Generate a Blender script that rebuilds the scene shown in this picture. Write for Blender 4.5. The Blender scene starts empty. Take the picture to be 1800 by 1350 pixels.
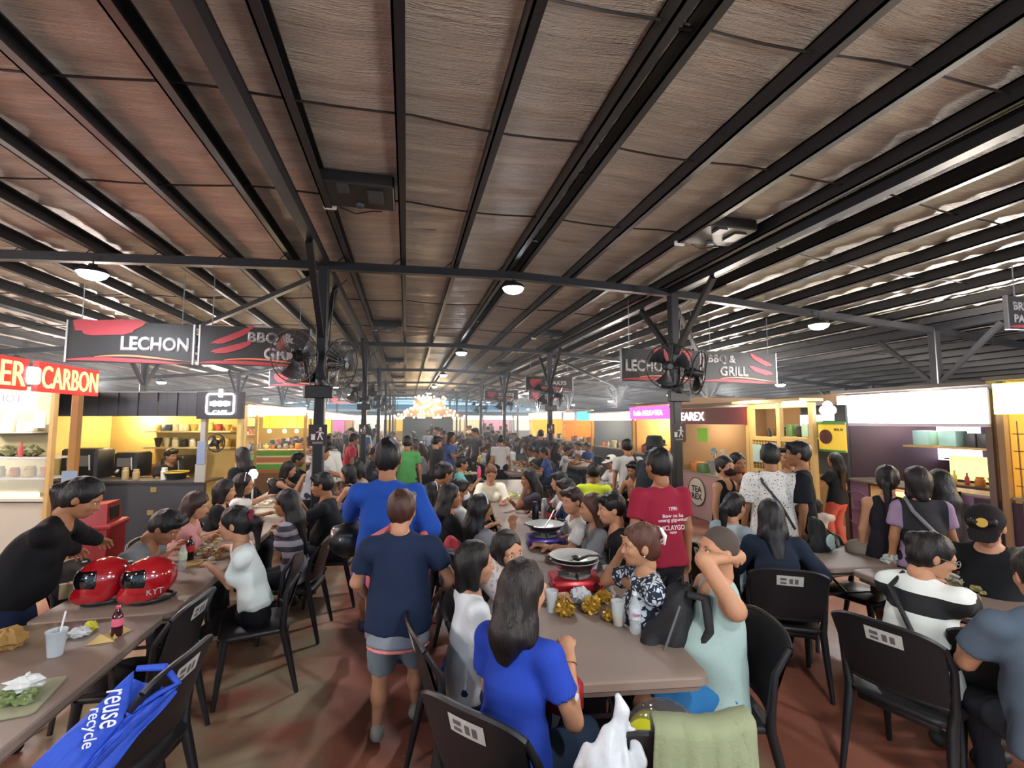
import bpy, bmesh, math, random
import numpy as np
from mathutils import Vector, Matrix
random.seed(7)
PI = math.pi
scene = bpy.context.scene
COL = scene.collection

# ------------------------------------------------------------------ camera
F_PX, CAM_H = 830.0, 1.9
PITCH = math.atan(65 / F_PX)
YAW = math.atan(.2229 * math.cos(PITCH))
cam_data = bpy.data.cameras.new('camera')
cam_data.sensor_width = 36.0
cam_data.lens = F_PX / 1800 * 36
cam_data.clip_start, cam_data.clip_end = .05, 500
cam = bpy.data.objects.new('camera', cam_data)
COL.objects.link(cam)
cam.location = (0, 0, CAM_H)
cam.rotation_euler = (PI / 2 + PITCH, 0, -YAW)
scene.camera = cam

# ------------------------------------------------------------------ world, exposure
world = bpy.data.worlds.new('evening_sky')
scene.world = world
world.use_nodes = True
_wn = world.node_tree.nodes; _wl = world.node_tree.links
_bg = _wn['Background']
_tc = _wn.new('ShaderNodeTexCoord'); _sp = _wn.new('ShaderNodeSeparateXYZ'); _cr = _wn.new('ShaderNodeValToRGB')
_wl.new(_tc.outputs['Generated'], _sp.inputs[0]); _wl.new(_sp.outputs['Z'], _cr.inputs[0]); _wl.new(_cr.outputs[0], _bg.inputs[0])
_cr.color_ramp.elements[0].position = 0.0; _cr.color_ramp.elements[0].color = (.36, .62, .78, 1)
_cr.color_ramp.elements[1].position = .5; _cr.color_ramp.elements[1].color = (.16, .33, .55, 1)
_bg.inputs[1].default_value = 1.0
scene.view_settings.view_transform = 'Standard'
scene.view_settings.look = 'None'
scene.view_settings.exposure = 0.78
scene.view_settings.gamma = 1.0
scene.view_settings.use_curve_mapping = False
try:
    scene.cycles.max_bounces = 6; scene.cycles.diffuse_bounces = 3; scene.cycles.glossy_bounces = 3
    scene.cycles.transmission_bounces = 5; scene.cycles.transparent_max_bounces = 8
    scene.cycles.sample_clamp_indirect = 3.0
    scene.cycles.adaptive_threshold = .02; scene.cycles.volume_bounces = 0; scene.cycles.volume_max_steps = 64
except Exception: pass

LAMP_SPOTS = []      # filled by the lamp builder
def light(kind, name, loc, power, color=(1, 1, 1), size=.3, rot=(0, 0, 0), size_y=None, spot=None, blend=.5):
    d = bpy.data.lights.new(name, kind)
    d.energy = power; d.color = color
    if kind == 'AREA':
        d.size = size
        if size_y: d.shape = 'RECTANGLE'; d.size_y = size_y
    else: d.shadow_soft_size = size
    if spot: d.spot_size = spot; d.spot_blend = blend
    o = bpy.data.objects.new(name, d); COL.objects.link(o)
    o.location = loc; o.rotation_euler = rot
    return o

# added fill lights, no fixture built, over the two rows of stalls (also beside and behind the camera): they wash the foil roof
for k_, yy in enumerate((-5, 0, 5, 11, 18, 26, 35)):
    light('POINT', 'fill_light', (8.3, yy, 2.75), 370 if yy < 20 else 360, ((1, .90, .92) if yy < 4 else (1, .90, .80)), .25)
    light('POINT', 'fill_light', (-7.2, yy + 2, 2.85), 340 if yy < 20 else 360, ((1, .86, .78) if yy > 3 else (1, .88, .83)), .25)
for yy in (-4.5, 1.6):
    light('POINT', 'fill_light', (1.2, yy - 2.2, 2.0), 85, (1, .93, .84), .3)  # unseen fill added in mid-hall behind the camera, no lamp hangs there
light('POINT', 'neon_light', (-4.6, .2, 2.5), 6, (1, .3, .35), .3)

# ------------------------------------------------------------------ picture maths (a pixel of the photograph to a point of the place)
_fw = Vector((math.sin(YAW) * math.cos(PITCH), math.cos(YAW) * math.cos(PITCH), math.sin(PITCH)))
_rt = Vector((math.cos(YAW), -math.sin(YAW), 0)); _up = _rt.cross(_fw)
def ray(px, py): return _fw + _rt * ((px - 900) / F_PX) - _up * ((py - 675) / F_PX)
def at(px, py, z):
    r = ray(px, py); t = (z - CAM_H) / r.z
    return Vector((r.x * t, r.y * t, z))
def atY(px, py, Y):
    r = ray(px, py); t = Y / r.y
    return Vector((r.x * t, Y, CAM_H + r.z * t))
def atX(px, py, X):
    r = ray(px, py); t = X / r.x
    return Vector((X, r.y * t, CAM_H + r.z * t))

# ------------------------------------------------------------------ materials
def lin(c):
    if isinstance(c, str):
        c = tuple(int(c[i:i + 2], 16) / 255 for i in (0, 2, 4))
    return tuple((x / 12.92 if x <= .04045 else ((x + .055) / 1.055) ** 2.4) for x in c)
_mats = {}
def mat(name, col='888888', rough=.6, metal=0., emit=0., emit_col=None, bump=0., bscale=40., var=0., alpha=1., trans=0., ior=1.45, coat=0., spec=.5):
    if name in _mats: return _mats[name]
    m = bpy.data.materials.new(name); _mats[name] = m
    m.use_nodes = True
    nt = m.node_tree; b = nt.nodes['Principled BSDF']
    c = lin(col) + (1,)
    b.inputs['Base Color'].default_value = c
    b.inputs['Roughness'].default_value = rough
    b.inputs['Metallic'].default_value = metal
    b.inputs['Specular IOR Level'].default_value = spec
    if coat: b.inputs['Coat Weight'].default_value = coat; b.inputs['Coat Roughness'].default_value = .05
    if emit:
        b.inputs['Emission Color'].default_value = (lin(emit_col) if emit_col else lin(col)) + (1,)
        b.inputs['Emission Strength'].default_value = emit
    if trans: b.inputs['Transmission Weight'].default_value = trans; b.inputs['IOR'].default_value = ior
    if alpha < 1: b.inputs['Alpha'].default_value = alpha
    if bump or var:
        tc = nt.nodes.new('ShaderNodeTexCoord'); n = nt.nodes.new('ShaderNodeTexNoise')
        n.inputs['Scale'].default_value = bscale; n.inputs['Detail'].default_value = 3
        nt.links.new(tc.outputs['Object'], n.inputs['Vector'])
        if bump:
            bp = nt.nodes.new('ShaderNodeBump'); bp.inputs['Strength'].default_value = bump; bp.inputs['Distance'].default_value = .01
            nt.links.new(n.outputs['Fac'], bp.inputs['Height']); nt.links.new(bp.outputs[0], b.inputs['Normal'])
        if var:
            mx = nt.nodes.new('ShaderNodeMix'); mx.data_type = 'RGBA'
            mx.inputs[6].default_value = tuple(x * (1 - var) for x in c[:3]) + (1,)
            mx.inputs[7].default_value = tuple(min(1, x * (1 + var)) for x in c[:3]) + (1,)
            nt.links.new(n.outputs['Fac'], mx.inputs[0]); nt.links.new(mx.outputs[2], b.inputs['Base Color'])
    return m
def cloth(col, rough=.85):
    return mat('cloth_' + col, col, rough, bump=.25, bscale=260, var=.06, spec=.2)
def objcol_mat(name, rough=.8):
    if name in _mats: return _mats[name]
    m = bpy.data.materials.new(name); _mats[name] = m; m.use_nodes = True
    nt = m.node_tree; oi = nt.nodes.new('ShaderNodeObjectInfo')
    nt.links.new(oi.outputs['Color'], nt.nodes['Principled BSDF'].inputs['Base Color'])
    nt.nodes['Principled BSDF'].inputs['Roughness'].default_value = rough
    return m

# ------------------------------------------------------------------ objects
def tag(o, label=None, cat=None, group=None, kind=None):
    if label: o['label'] = label
    if cat: o['category'] = cat
    if group: o['group'] = group
    if kind: o['kind'] = kind
    return o
def empty(name, loc=(0, 0, 0), rz=0, label=None, cat=None, group=None, parent=None):
    o = bpy.data.objects.new(name, None); COL.objects.link(o)
    o.location = loc; o.rotation_euler = (0, 0, rz); o.empty_display_size = .1
    if parent: o.parent = parent
    return tag(o, label, cat, group)
def copy_tree(o, parent=None, loc=None, rz=None, label=None, group=None):
    c = o.copy(); COL.objects.link(c)
    if parent: c.parent = parent
    for ch in o.children: copy_tree(ch, c)
    if loc is not None: c.location = loc
    if rz is not None: c.rotation_euler = (0, 0, rz)
    if label: c['label'] = label
    if group: c['group'] = group
    return c
def link_mesh(name, me, parent=None, loc=None, rz=None):
    o = bpy.data.objects.new(name, me); COL.objects.link(o)
    if parent: o.parent = parent
    if loc is not None: o.location = loc
    if rz is not None: o.rotation_euler = (0, 0, rz)
    return o
def T(x=0, y=0, z=0): return Matrix.Translation((x, y, z))
def RZ(a): return Matrix.Rotation(a, 4, 'Z')
def RX(a): return Matrix.Rotation(a, 4, 'X')
def RY(a): return Matrix.Rotation(a, 4, 'Y')

class MB:
    def __init__(s): s.v = []; s.f = []; s.m = []; s.mi = 0; s.M = None
    def add(s, vs, fs, M=None):
        o = len(s.v)
        if M is None: M = s.M
        elif s.M is not None: M = s.M @ M
        s.v += [tuple(M @ Vector(v)) for v in vs] if M is not None else [tuple(v) for v in vs]
        s.f += [tuple(i + o for i in f) for f in fs]; s.m += [s.mi] * len(fs); return s
    def box(s, c, d, M=None):
        x, y, z = c; a, b, e = d[0] / 2, d[1] / 2, d[2] / 2
        vs = [(x + i * a, y + j * b, z + k * e) for i in (-1, 1) for j in (-1, 1) for k in (-1, 1)]
        return s.add(vs, [(0, 1, 3, 2), (4, 6, 7, 5), (0, 4, 5, 1), (2, 3, 7, 6), (0, 2, 6, 4), (1, 5, 7, 3)], M)
    def bbox(s, c, d, r=.01, M=None):      # box with chamfered upright and level edges
        x, y, z = c; a, b, e = d[0] / 2, d[1] / 2, d[2] / 2
        r = min(r, a * .9, b * .9, e * .9)
        def ring(ins, zz):
            aa, bb = a - ins, b - ins
            return [(x + u, y + w, z + zz) for u, w in ((-aa + r, -bb), (aa - r, -bb), (aa, -bb + r), (aa, bb - r), (aa - r, bb), (-aa + r, bb), (-aa, bb - r), (-aa, -bb + r))]
        vs = ring(r * .7, -e) + ring(0, -e + r) + ring(0, e - r) + ring(r * .7, e)
        fs = [tuple(range(7, -1, -1)), tuple(range(24, 32))]
        for k in range(3):
            for i in range(8): j = (i + 1) % 8; fs.append((k * 8 + i, k * 8 + j, k * 8 + 8 + j, k * 8 + 8 + i))
        return s.add(vs, fs, M)
    def bar(s, p0, p1, w, h=None, upv=(0, 0, 1)):
        h = h or w; p0 = Vector(p0); p1 = Vector(p1); d = (p1 - p0).normalized(); u = Vector(upv)
        if abs(d.dot(u)) > .99: u = Vector((0, 1, 0))
        r = d.cross(u).normalized(); u = r.cross(d)
        vs = [p + r * (i * w / 2) + u * (j * h / 2) for p in (p0, p1) for i, j in ((-1, -1), (1, -1), (1, 1), (-1, 1))]
        return s.add(vs, [(3, 2, 1, 0), (4, 5, 6, 7), (0, 1, 5, 4), (1, 2, 6, 5), (2, 3, 7, 6), (3, 0, 4, 7)])
    def tube(s, pts, r, n=8, caps=True, M=None):
        pts = [Vector(p) for p in pts]; rs = r if hasattr(r, '__len__') else [r] * len(pts)
        vs = []; u = None
        for i, p in enumerate(pts):
            d = (pts[min(i + 1, len(pts) - 1)] - pts[max(i - 1, 0)]).normalized()
            if u is None: u = d.orthogonal().normalized()
            else:
                u = (u - d * u.dot(d))
                u = u.normalized() if u.length > 1e-5 else d.orthogonal().normalized()
            w = d.cross(u)
            vs += [p + (u * math.cos(2 * PI * k / n) + w * math.sin(2 * PI * k / n)) * rs[i] for k in range(n)]
        fs = []
        for i in range(len(pts) - 1):
            for k in range(n): j = (k + 1) % n; fs.append((i * n + k, i * n + j, i * n + n + j, i * n + n + k))
        if caps: fs += [tuple(range(n - 1, -1, -1)), tuple(range((len(pts) - 1) * n, len(pts) * n))]
        return s.add(vs, fs, M)
    def lathe(s, prof, n=20, M=None, wob=None, open_=False):
        vs = []; fs = []
        for i, (r, z) in enumerate(prof):
            for k in range(n):
                a = 2 * PI * k / n; q = r * (wob(a, i) if wob else 1)
                vs.append((q * math.cos(a), q * math.sin(a), z))
        for i in range(len(prof) - 1):
            for k in range(n): j = (k + 1) % n; fs.append((i * n + k, i * n + j, i * n + n + j, i * n + n + k))
        if open_: return s.add(vs, fs, M)
        if prof[0][0] > 1e-4: fs.append(tuple(range(n - 1, -1, -1)))
        if prof[-1][0] > 1e-4: fs.append(tuple(range((len(prof) - 1) * n, len(prof) * n)))
        return s.add(vs, fs, M)
    def prism(s, poly, z0, z1, M=None, ch=0):   # outline in xy, extruded in z; ch = chamfer
        n = len(poly)
        cx = sum(p[0] for p in poly) / n; cy = sum(p[1] for p in poly) / n
        def sc(q): return [(cx + (x - cx) * q[0], cy + (y - cy) * q[1]) for x, y in poly]
        w = max(p[0] for p in poly) - min(p[0] for p in poly); h = max(p[1] for p in poly) - min(p[1] for p in poly)
        if ch:
            i = sc((1 - 2 * ch / w, 1 - 2 * ch / h)); lv = [(i, z0), (poly, z0 + ch), (poly, z1 - ch), (i, z1)]
        else: lv = [(poly, z0), (poly, z1)]
        vs = [(x, y, z) for p, z in lv for x, y in p]; fs = [tuple(range(n - 1, -1, -1)), tuple(range((len(lv) - 1) * n, len(lv) * n))]
        for k in range(len(lv) - 1):
            for a in range(n): b = (a + 1) % n; fs.append((k * n + a, k * n + b, k * n + n + b, k * n + n + a))
        return s.add(vs, fs, M)
    def grid(s, fn, nu, nv, closed_u=False):
        vs = [fn(i / nu, j / nv) for j in range(nv + 1) for i in range(nu + (0 if closed_u else 1))]
        w = nu + (0 if closed_u else 1); fs = []
        for j in range(nv):
            for i in range(nu):
                a = i; b = (i + 1) % w if closed_u else i + 1
                fs.append((j * w + a, j * w + b, j * w + w + b, j * w + w + a))
        return s.add(vs, fs)
    def mesh(s, name, mats, smooth=None):
        me = bpy.data.meshes.new(name); me.from_pydata(s.v, [], s.f)
        if not isinstance(mats, (list, tuple)): mats = [mats]
        for m in mats: me.materials.append(m)
        if len(mats) > 1: me.polygons.foreach_set('material_index', s.m)
        if smooth:
            me.polygons.foreach_set('use_smooth', [True] * len(me.polygons))
            try: me.set_sharp_from_angle(angle=math.radians(smooth))
            except Exception: pass
        me.update(); return me
    def build(s, name, mats, parent=None, smooth=None, loc=None, rz=None):
        return link_mesh(name, s.mesh(name, mats, smooth), parent, loc, rz)
def rrect(w, h, r, n=4, cx=0, cy=0):
    out = []
    for sx, sy, a0 in ((1, 1, 0), (-1, 1, 90), (-1, -1, 180), (1, -1, 270)):
        for k in range(n + 1):
            a = math.radians(a0 + 90 * k / n); out.append((cx + sx * (w / 2 - r) + r * math.cos(a), cy + sy * (h / 2 - r) + r * math.sin(a)))
    return out
def text(name, s, m, parent, M, height, width=None, ext=.004, bold=0., align='CENTER', spacing=1.0):
    cu = bpy.data.curves.new(name, 'FONT'); cu.body = s; cu.size = 1; cu.extrude = 0; cu.offset = bold
    cu.align_x = align; cu.align_y = 'CENTER'; cu.space_character = spacing; cu.resolution_u = 3; cu.space_line = .85
    to = bpy.data.objects.new(name, cu)
    me = bpy.data.meshes.new_from_object(to)
    bpy.data.objects.remove(to); bpy.data.curves.remove(cu)
    co = np.empty(len(me.vertices) * 3); me.vertices.foreach_get('co', co); co = co.reshape(-1, 3)
    if len(co) == 0: return None
    lo, hi = co.min(0), co.max(0); c = (lo + hi) / 2
    sy = height / max(hi[1] - lo[1], 1e-6); sx = (width / max(hi[0] - lo[0], 1e-6)) if width else sy
    co = (co - c) * [sx, sy, 1]
    bm = bmesh.new(); me.vertices.foreach_set('co', co.ravel()); bm.from_mesh(me)
    r = bmesh.ops.extrude_face_region(bm, geom=bm.faces[:])
    for v in r['geom']:
        if isinstance(v, bmesh.types.BMVert): v.co.z += ext
    bmesh.ops.recalc_face_normals(bm, faces=bm.faces)
    bmesh.ops.transform(bm, matrix=M, verts=bm.verts); bm.to_mesh(me); bm.free()
    me.materials.clear(); me.materials.append(m); me.name = name
    return link_mesh(name, me, parent)
# text plane frames: facing -Y (towards camera), facing -X (right stalls), facing +X (left stalls)
def faceY(x, y, z): return T(x, y, z) @ RX(PI / 2)
def faceNX(x, y, z): return T(x, y, z) @ RZ(-PI / 2) @ RX(PI / 2)
def facePX(x, y, z): return T(x, y, z) @ RZ(PI / 2) @ RX(PI / 2)
# ------------------------------------------------------------------ floor
def floor_material():
    m = bpy.data.materials.new('painted_floor'); m.use_nodes = True; nt = m.node_tree; L = nt.links; N = nt.nodes
    b = N['Principled BSDF']; tc = N.new('ShaderNodeTexCoord')
    def noise(scale, det, mp=None, rough=.5):
        n = N.new('ShaderNodeTexNoise'); n.inputs['Scale'].default_value = scale; n.inputs['Detail'].default_value = det; n.inputs['Roughness'].default_value = rough
        if mp:
            q = N.new('ShaderNodeMapping'); q.inputs['Scale'].default_value = mp; L.new(tc.outputs['Object'], q.inputs[0]); L.new(q.outputs[0], n.inputs[0])
        else: L.new(tc.outputs['Object'], n.inputs[0])
        return n
    def ramp(src, p0, c0, p1, c1):
        r = N.new('ShaderNodeValToRGB'); e = r.color_ramp.elements
        e[0].position = p0; e[0].color = c0; e[1].position = p1; e[1].color = c1; L.new(src, r.inputs[0]); return r
    def mix(f, a, bb):
        x = N.new('ShaderNodeMix'); x.data_type = 'RGBA'
        L.new(f, x.inputs[0]) if not isinstance(f, float) else None
        for i, c in ((6, a), (7, bb)):
            if isinstance(c, tuple): x.inputs[i].default_value = c
            else: L.new(c, x.inputs[i])
        return x.outputs[2]
    W = (1, 1, 1, 1); K = (0, 0, 0, 1)
    red = ramp(noise(1.3, 5).outputs['Fac'], .3, lin('7c483b') + (1,), .7, lin('905844') + (1,))
    worn = lin('8d8068') + (1,)
    # long worn lanes that run along the aisles, broken up by cloudy wear
    lane = ramp(noise(.9, 3, (1.0, .14, 1), .45).outputs['Fac'], .48, K, .57, W)
    cloud = ramp(noise(2.2, 6).outputs['Fac'], .32, K, .58, W)
    mul = N.new('ShaderNodeMath'); mul.operation = 'MULTIPLY'; L.new(lane.outputs[0], mul.inputs[0]); L.new(cloud.outputs[0], mul.inputs[1])
    mu2 = N.new('ShaderNodeMath'); mu2.operation = 'MULTIPLY'; mu2.inputs[1].default_value = .85; L.new(mul.outputs[0], mu2.inputs[0])
    c1 = mix(mu2.outputs[0], red.outputs[0], worn)
    sp = ramp(noise(42, 2).outputs['Fac'], .70, K, .74, W)
    sm = N.new('ShaderNodeMath'); sm.operation = 'MULTIPLY'; L.new(sp.outputs[0], sm.inputs[0]); L.new(ramp(noise(2.7, 2).outputs['Fac'], .45, K, .6, W).outputs[0], sm.inputs[1])
    c2 = mix(sm.outputs[0], c1, lin('b9a58a') + (1,))
    L.new(c2, b.inputs['Base Color'])
    rr = ramp(noise(3, 4).outputs['Fac'], .3, (.33,) * 3 + (1,), .7, (.6,) * 3 + (1,)); L.new(rr.outputs[0], b.inputs['Roughness'])
    bp = N.new('ShaderNodeBump'); bp.inputs['Strength'].default_value = .25; bp.inputs['Distance'].default_value = .004
    L.new(noise(60, 4).outputs['Fac'], bp.inputs['Height']); L.new(bp.outputs[0], b.inputs['Normal'])
    return m
mb = MB(); mb.grid(lambda u, v: (-40 + 85 * u, -8 + 98 * v, 0), 10, 10)
tag(mb.build('floor', floor_material()), 'worn brick red painted concrete floor of the food court', kind='structure')

# ------------------------------------------------------------------ roof
PROF = [(-22, 2.55), (-12, 3.3), (-6.2, 3.78), (-4.4, 3.88), (-1.08, 4.0), (1.44, 4.04), (4, 3.93), (9.2, 3.56), (16, 2.95), (24, 2.3)]
def zb(x): return float(np.interp(x, [p[0] for p in PROF], [p[1] for p in PROF]))
ROWS = [6.5 * k for k in range(-1, 8)]                       # beam rows
PURX = [1.35, 1.53] + [.60 - .71 * k for k in range(30)] + [2.32 + .73 * k for k in range(29)]
PURX = sorted(x for x in PURX if -21.5 < x < 23.5)
M_STEEL = mat('black_steel', '1e1f23', .42, .25, bump=.05, bscale=20, spec=.5)
M_PURLIN = mat('purlin_steel', '1c1d21', .4, .2)
M_BLACK = mat('black_plastic', '18181a', .45)
def roof_sheet_material():
    m = bpy.data.materials.new('foil_insulation'); m.use_nodes = True; nt = m.node_tree; L = nt.links; N = nt.nodes; b = N['Principled BSDF']
    tc = N.new('ShaderNodeTexCoord')
    def noise(scale, det, mp):
        q = N.new('ShaderNodeMapping'); q.inputs['Scale'].default_value = mp; n = N.new('ShaderNodeTexNoise')
        n.inputs['Scale'].default_value = scale; n.inputs['Detail'].default_value = det
        L.new(tc.outputs['Object'], q.inputs[0]); L.new(q.outputs[0], n.inputs[0]); return n.outputs['Fac']
    a = noise(1.2, 3, (.35, 4.2, 1)); c = noise(7, 4, (.5, 9, 1)); d = noise(30, 2, (1, 5, 1))
    r = N.new('ShaderNodeValToRGB'); e = r.color_ramp.elements
    e[0].position = .3; e[0].color = lin('a19c94') + (1,); e[1].position = .7; e[1].color = lin('e0dace') + (1,)
    mx = N.new('ShaderNodeMath'); mx.operation = 'ADD'; mu = N.new('ShaderNodeMath'); mu.operation = 'MULTIPLY'; mu.inputs[1].default_value = .5
    mu2 = N.new('ShaderNodeMath'); mu2.operation = 'MULTIPLY'; mu2.inputs[1].default_value = .5
    L.new(a, mu.inputs[0]); L.new(c, mu2.inputs[0]); L.new(mu.outputs[0], mx.inputs[0]); L.new(mu2.outputs[0], mx.inputs[1]); L.new(mx.outputs[0], r.inputs[0])
    L.new(r.outputs[0], b.inputs['Base Color'])
    b.inputs['Roughness'].default_value = .42; b.inputs['Metallic'].default_value = .1
    s2 = N.new('ShaderNodeMath'); s2.operation = 'MULTIPLY_ADD'; s2.inputs[1].default_value = .35; L.new(d, s2.inputs[0]); L.new(mx.outputs[0], s2.inputs[2])
    bp = N.new('ShaderNodeBump'); bp.inputs['Strength'].default_value = 1.0; bp.inputs['Distance'].default_value = .05
    L.new(s2.outputs[0], bp.inputs['Height']); L.new(bp.outputs[0], b.inputs['Normal'])
    return m
M_FOIL = roof_sheet_material()
ceiling = tag(empty('ceiling'), 'steel framed shed roof lined with wrinkled foil insulation', kind='structure')
xs = []
for i in range(len(PURX) - 1):
    a, b_ = PURX[i], PURX[i + 1]
    xs += [a + (b_ - a) * t for t in (0, .25, .5, .75)]
xs.append(PURX[-1])
rng = random.Random(3)
SW = 1.2
ys0 = -4.0
for k in range(int((46.5 - ys0) / SW)):
    y0 = ys0 + k * SW; off = rng.uniform(0, .012); ph = rng.uniform(0, 6); ph2 = rng.uniform(0, 6)
    vs = []; fs = []; ny = 8 if y0 < 16 else 3
    for j in range(ny + 1):
        y = y0 + SW * 1.03 * j / ny
        for i, x in enumerate(xs):
            sag = .018 * math.sin(PI * (i % 4) / 4) * (1 + .5 * math.sin(ph + i))
            z = zb(x) + .135 + .06 - sag - off - .012 * math.sin(j * 2.4 + ph + .25 * x) - .008 * math.sin(j * 4.1 + ph2 - .4 * x) - .02 * (j / ny)
            vs.append((x, y, z))
    w = len(xs)
    for j in range(ny):
        for i in range(w - 1): fs.append((j * w + i, j * w + w + i, j * w + w + i + 1, j * w + i + 1))
    m_ = MB(); m_.add(vs, fs); m_.build('insulation_sheet', M_FOIL, ceiling, smooth=80)
mb = MB()        # roof skin above the insulation keeps the sky out
mb.add([(x, y, zb(x) + .28) for y in (-4.2, 47) for x in (-22.2, -12, -4.4, 1.44, 9.2, 16, 24.2)], [(i, i + 1, i + 8, i + 7) for i in range(6)])
mb.build('roof_deck', mat('roof_deck', '6a6a6c', .6), ceiling)
for x in PURX:
    z = zb(x); m_ = MB()
    for (cx, cz, w, h) in ((0, .07, .014, .15), (.028, .002, .07, .014), (.028, .138, .07, .014)):
        m_.box((x + cx, 21, z + cz), (w, 50, h))
    m_.box((x + .045, 21, z + .016), (.006, 50, .022))
    m_.build('purlin', M_PURLIN, ceiling)
# cross beams, one per row, following the roof
def beam_mesh(y):
    m_ = MB()
    for (x0, z0), (x1, z1) in zip(PROF[:-1], PROF[1:]):
        m_.bar((x0, y, z0 - .055), (x1, y, z1 - .055), .09, .11)
        m_.bar((x0, y - .05, z0 - .106), (x1, y - .05, z1 - .106), .02, .012)
    for x in PURX:                                   # small rod cleats beside each purlin
        m_.tube([(x - .12, y - .02, zb(x - .12)), (x - .02, y - .02, zb(x) + .09)], .006, 5)
    return m_
for y in ROWS: beam_mesh(y).build('beam', M_STEEL, ceiling)
POSTX = [-16.4, -11.3, -6.2, -1.1, 4.0, 9.15, 14.3]
for x in (-6.2, -1.1, 4.0, 9.15):                    # eave-to-eave longitudinal beams over the post lines
    m_ = MB(); m_.box((x, 21, zb(x) - .01), (.11, 50, .13)); m_.build('beam', M_STEEL, ceiling)
m_ = MB()                                            # diagonal wind braces in the roof plane, bay by bay
for y in ROWS[2:6]:
    for xa, xb_ in ((-1.1, -6.2), (4.0, 9.15)):
        m_ = MB(); m_.bar((xa, y, zb(xa) - .16), (xb_, y + 6.5, zb(xb_) - .16), .07, .07); m_.build('wind_brace', M_STEEL, ceiling)
# X bridging of the ridge pair
m_ = MB()
for k in range(28):
    y = .6 + 1.6 * k
    m_.tube([(1.36, y, 4.08), (1.54, y + .1, 4.16)], .007, 4); m_.tube([(1.54, y, 4.08), (1.36, y + .1, 4.16)], .007, 4)
m_.build('ridge_bridging', M_PURLIN, ceiling)
# cables that sag under the sheets
for y0, dy in ((2.15, .06), (3.35, .05), (4.75, .07), (8.8, .05), (11.2, .04)):
    pts = [(x, y0 + dy * math.sin(x * 1.3) + .012 * x, zb(x) + .10 - .03 * abs(math.sin(x * 2.2))) for x in np.arange(-9, 14, .25)]
    m_ = MB(); m_.tube(pts, .009, 5); m_.build('cable', M_BLACK, ceiling)

# ------------------------------------------------------------------ steel posts with braces
def post(x, y, label, far=False):
    root = empty('steel_post', (x, y, 0), 0, label, 'post', 'steel posts carrying the shed roof')
    h = zb(x); s = MB()
    s.bbox((0, 0, h / 2 - .03), (.13, .13, h), .012); s.build('shaft', M_STEEL, root)
    if not far:
        s = MB(); s.bbox((0, 0, .01), (.26, .26, .02), .004)
        for a in (-.1, .1):
            for b_ in (-.1, .1): s.lathe([(.012, .02), (.012, .04), (0, .04)], 6, T(a, b_, 0))
        s.build('base_plate', M_STEEL, root)
    for dx, dy in ((0, 1), (0, -1)):
        L_ = 1.0; zz = zb(x + dx * L_) - .1
        s = MB(); s.bar((dx * .05, dy * .05, h - 1.0), (dx * L_, dy * L_, zz), .07, .07); s.build('knee_brace', M_STEEL, root)
    return root
for iy, y in enumerate(ROWS):
    if y < 5: continue
    for x in POSTX:
        if x in (-16.4, 14.3) and y < 12: continue
        side = {-16.4: 'far left', -11.3: 'second from left', -6.2: 'left stall', -1.1: 'left aisle', 4.0: 'right aisle', 9.15: 'right stall', 14.3: 'far right'}[x]
        nth = ['', '', 'nearest', 'second', 'third', 'fourth', 'fifth', 'sixth', 'farthest'][iy]
        post(x, y, 'black steel post, %s of the %s line' % (nth, side), far=y > 20)

# ------------------------------------------------------------------ high-bay lamps
M_LAMP = mat('lamp_glow', 'ffffff', .5, emit=40, emit_col='eaf4ff')
def lamp_proto():
    r = empty('high_bay_lamp')
    m_ = MB(); m_.tube([(0, 0, 0), (0, 0, -.12)], .008, 6); m_.build('rod', M_BLACK, r)
    m_ = MB(); m_.lathe([(.0, -.10), (.04, -.10), (.05, -.13), (.12, -.15), (.155, -.18), (.16, -.21), (.15, -.21)], 24); m_.build('housing', M_BLACK, r, 40)
    m_ = MB(); m_.lathe([(0, -.285), (.07, -.278), (.125, -.25), (.150, -.21), (.148, -.2), (0, -.2)], 24); m_.build('diffuser', M_LAMP, r, 60)
    return r
LAMPX = [-13.8, -8.7, -3.65, 1.44, 6.6, 11.7]
lp = lamp_proto(); first = True
for iy, y in enumerate(ROWS[2:]):
    for ix, x in enumerate(LAMPX):
        if x < -9 and y < 12: continue
        lab = 'round white high-bay lamp under the %s roof beam, %s' % (['nearest', 'second', 'third', 'fourth', 'fifth', 'sixth', 'farthest'][iy], ['at the far left', 'above the left stalls', 'left of the left posts', 'under the ridge', 'right of the right posts', 'above the right stalls'][ix])
        o = lp if first else copy_tree(lp)
        first = False
        o.location = (x, y - .1, zb(x) - .06); tag(o, lab, 'lamp', 'high-bay lamps under the roof beams')
        if y < 33:
            light('SPOT', 'high_bay_light', (x, y - .1, zb(x) - .40), 165 if y < 20 else 300, (.92, .96, 1), .12, (0, 0, 0), spot=math.radians(165), blend=.6)
light('SPOT', 'high_bay_light', (1.44, -.3, 3.75), 170, (.95, .97, 1), .12, (0, 0, 0), spot=math.radians(165), blend=.6)
light('SPOT', 'high_bay_light', (-3.65, -.3, 3.6), 140, (.95, .97, 1), .12, (0, 0, 0), spot=math.radians(165), blend=.6)
light('SPOT', 'high_bay_light', (6.6, -.3, 3.4), 160, (.95, .97, 1), .12, (0, 0, 0), spot=math.radians(165), blend=.6)

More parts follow.
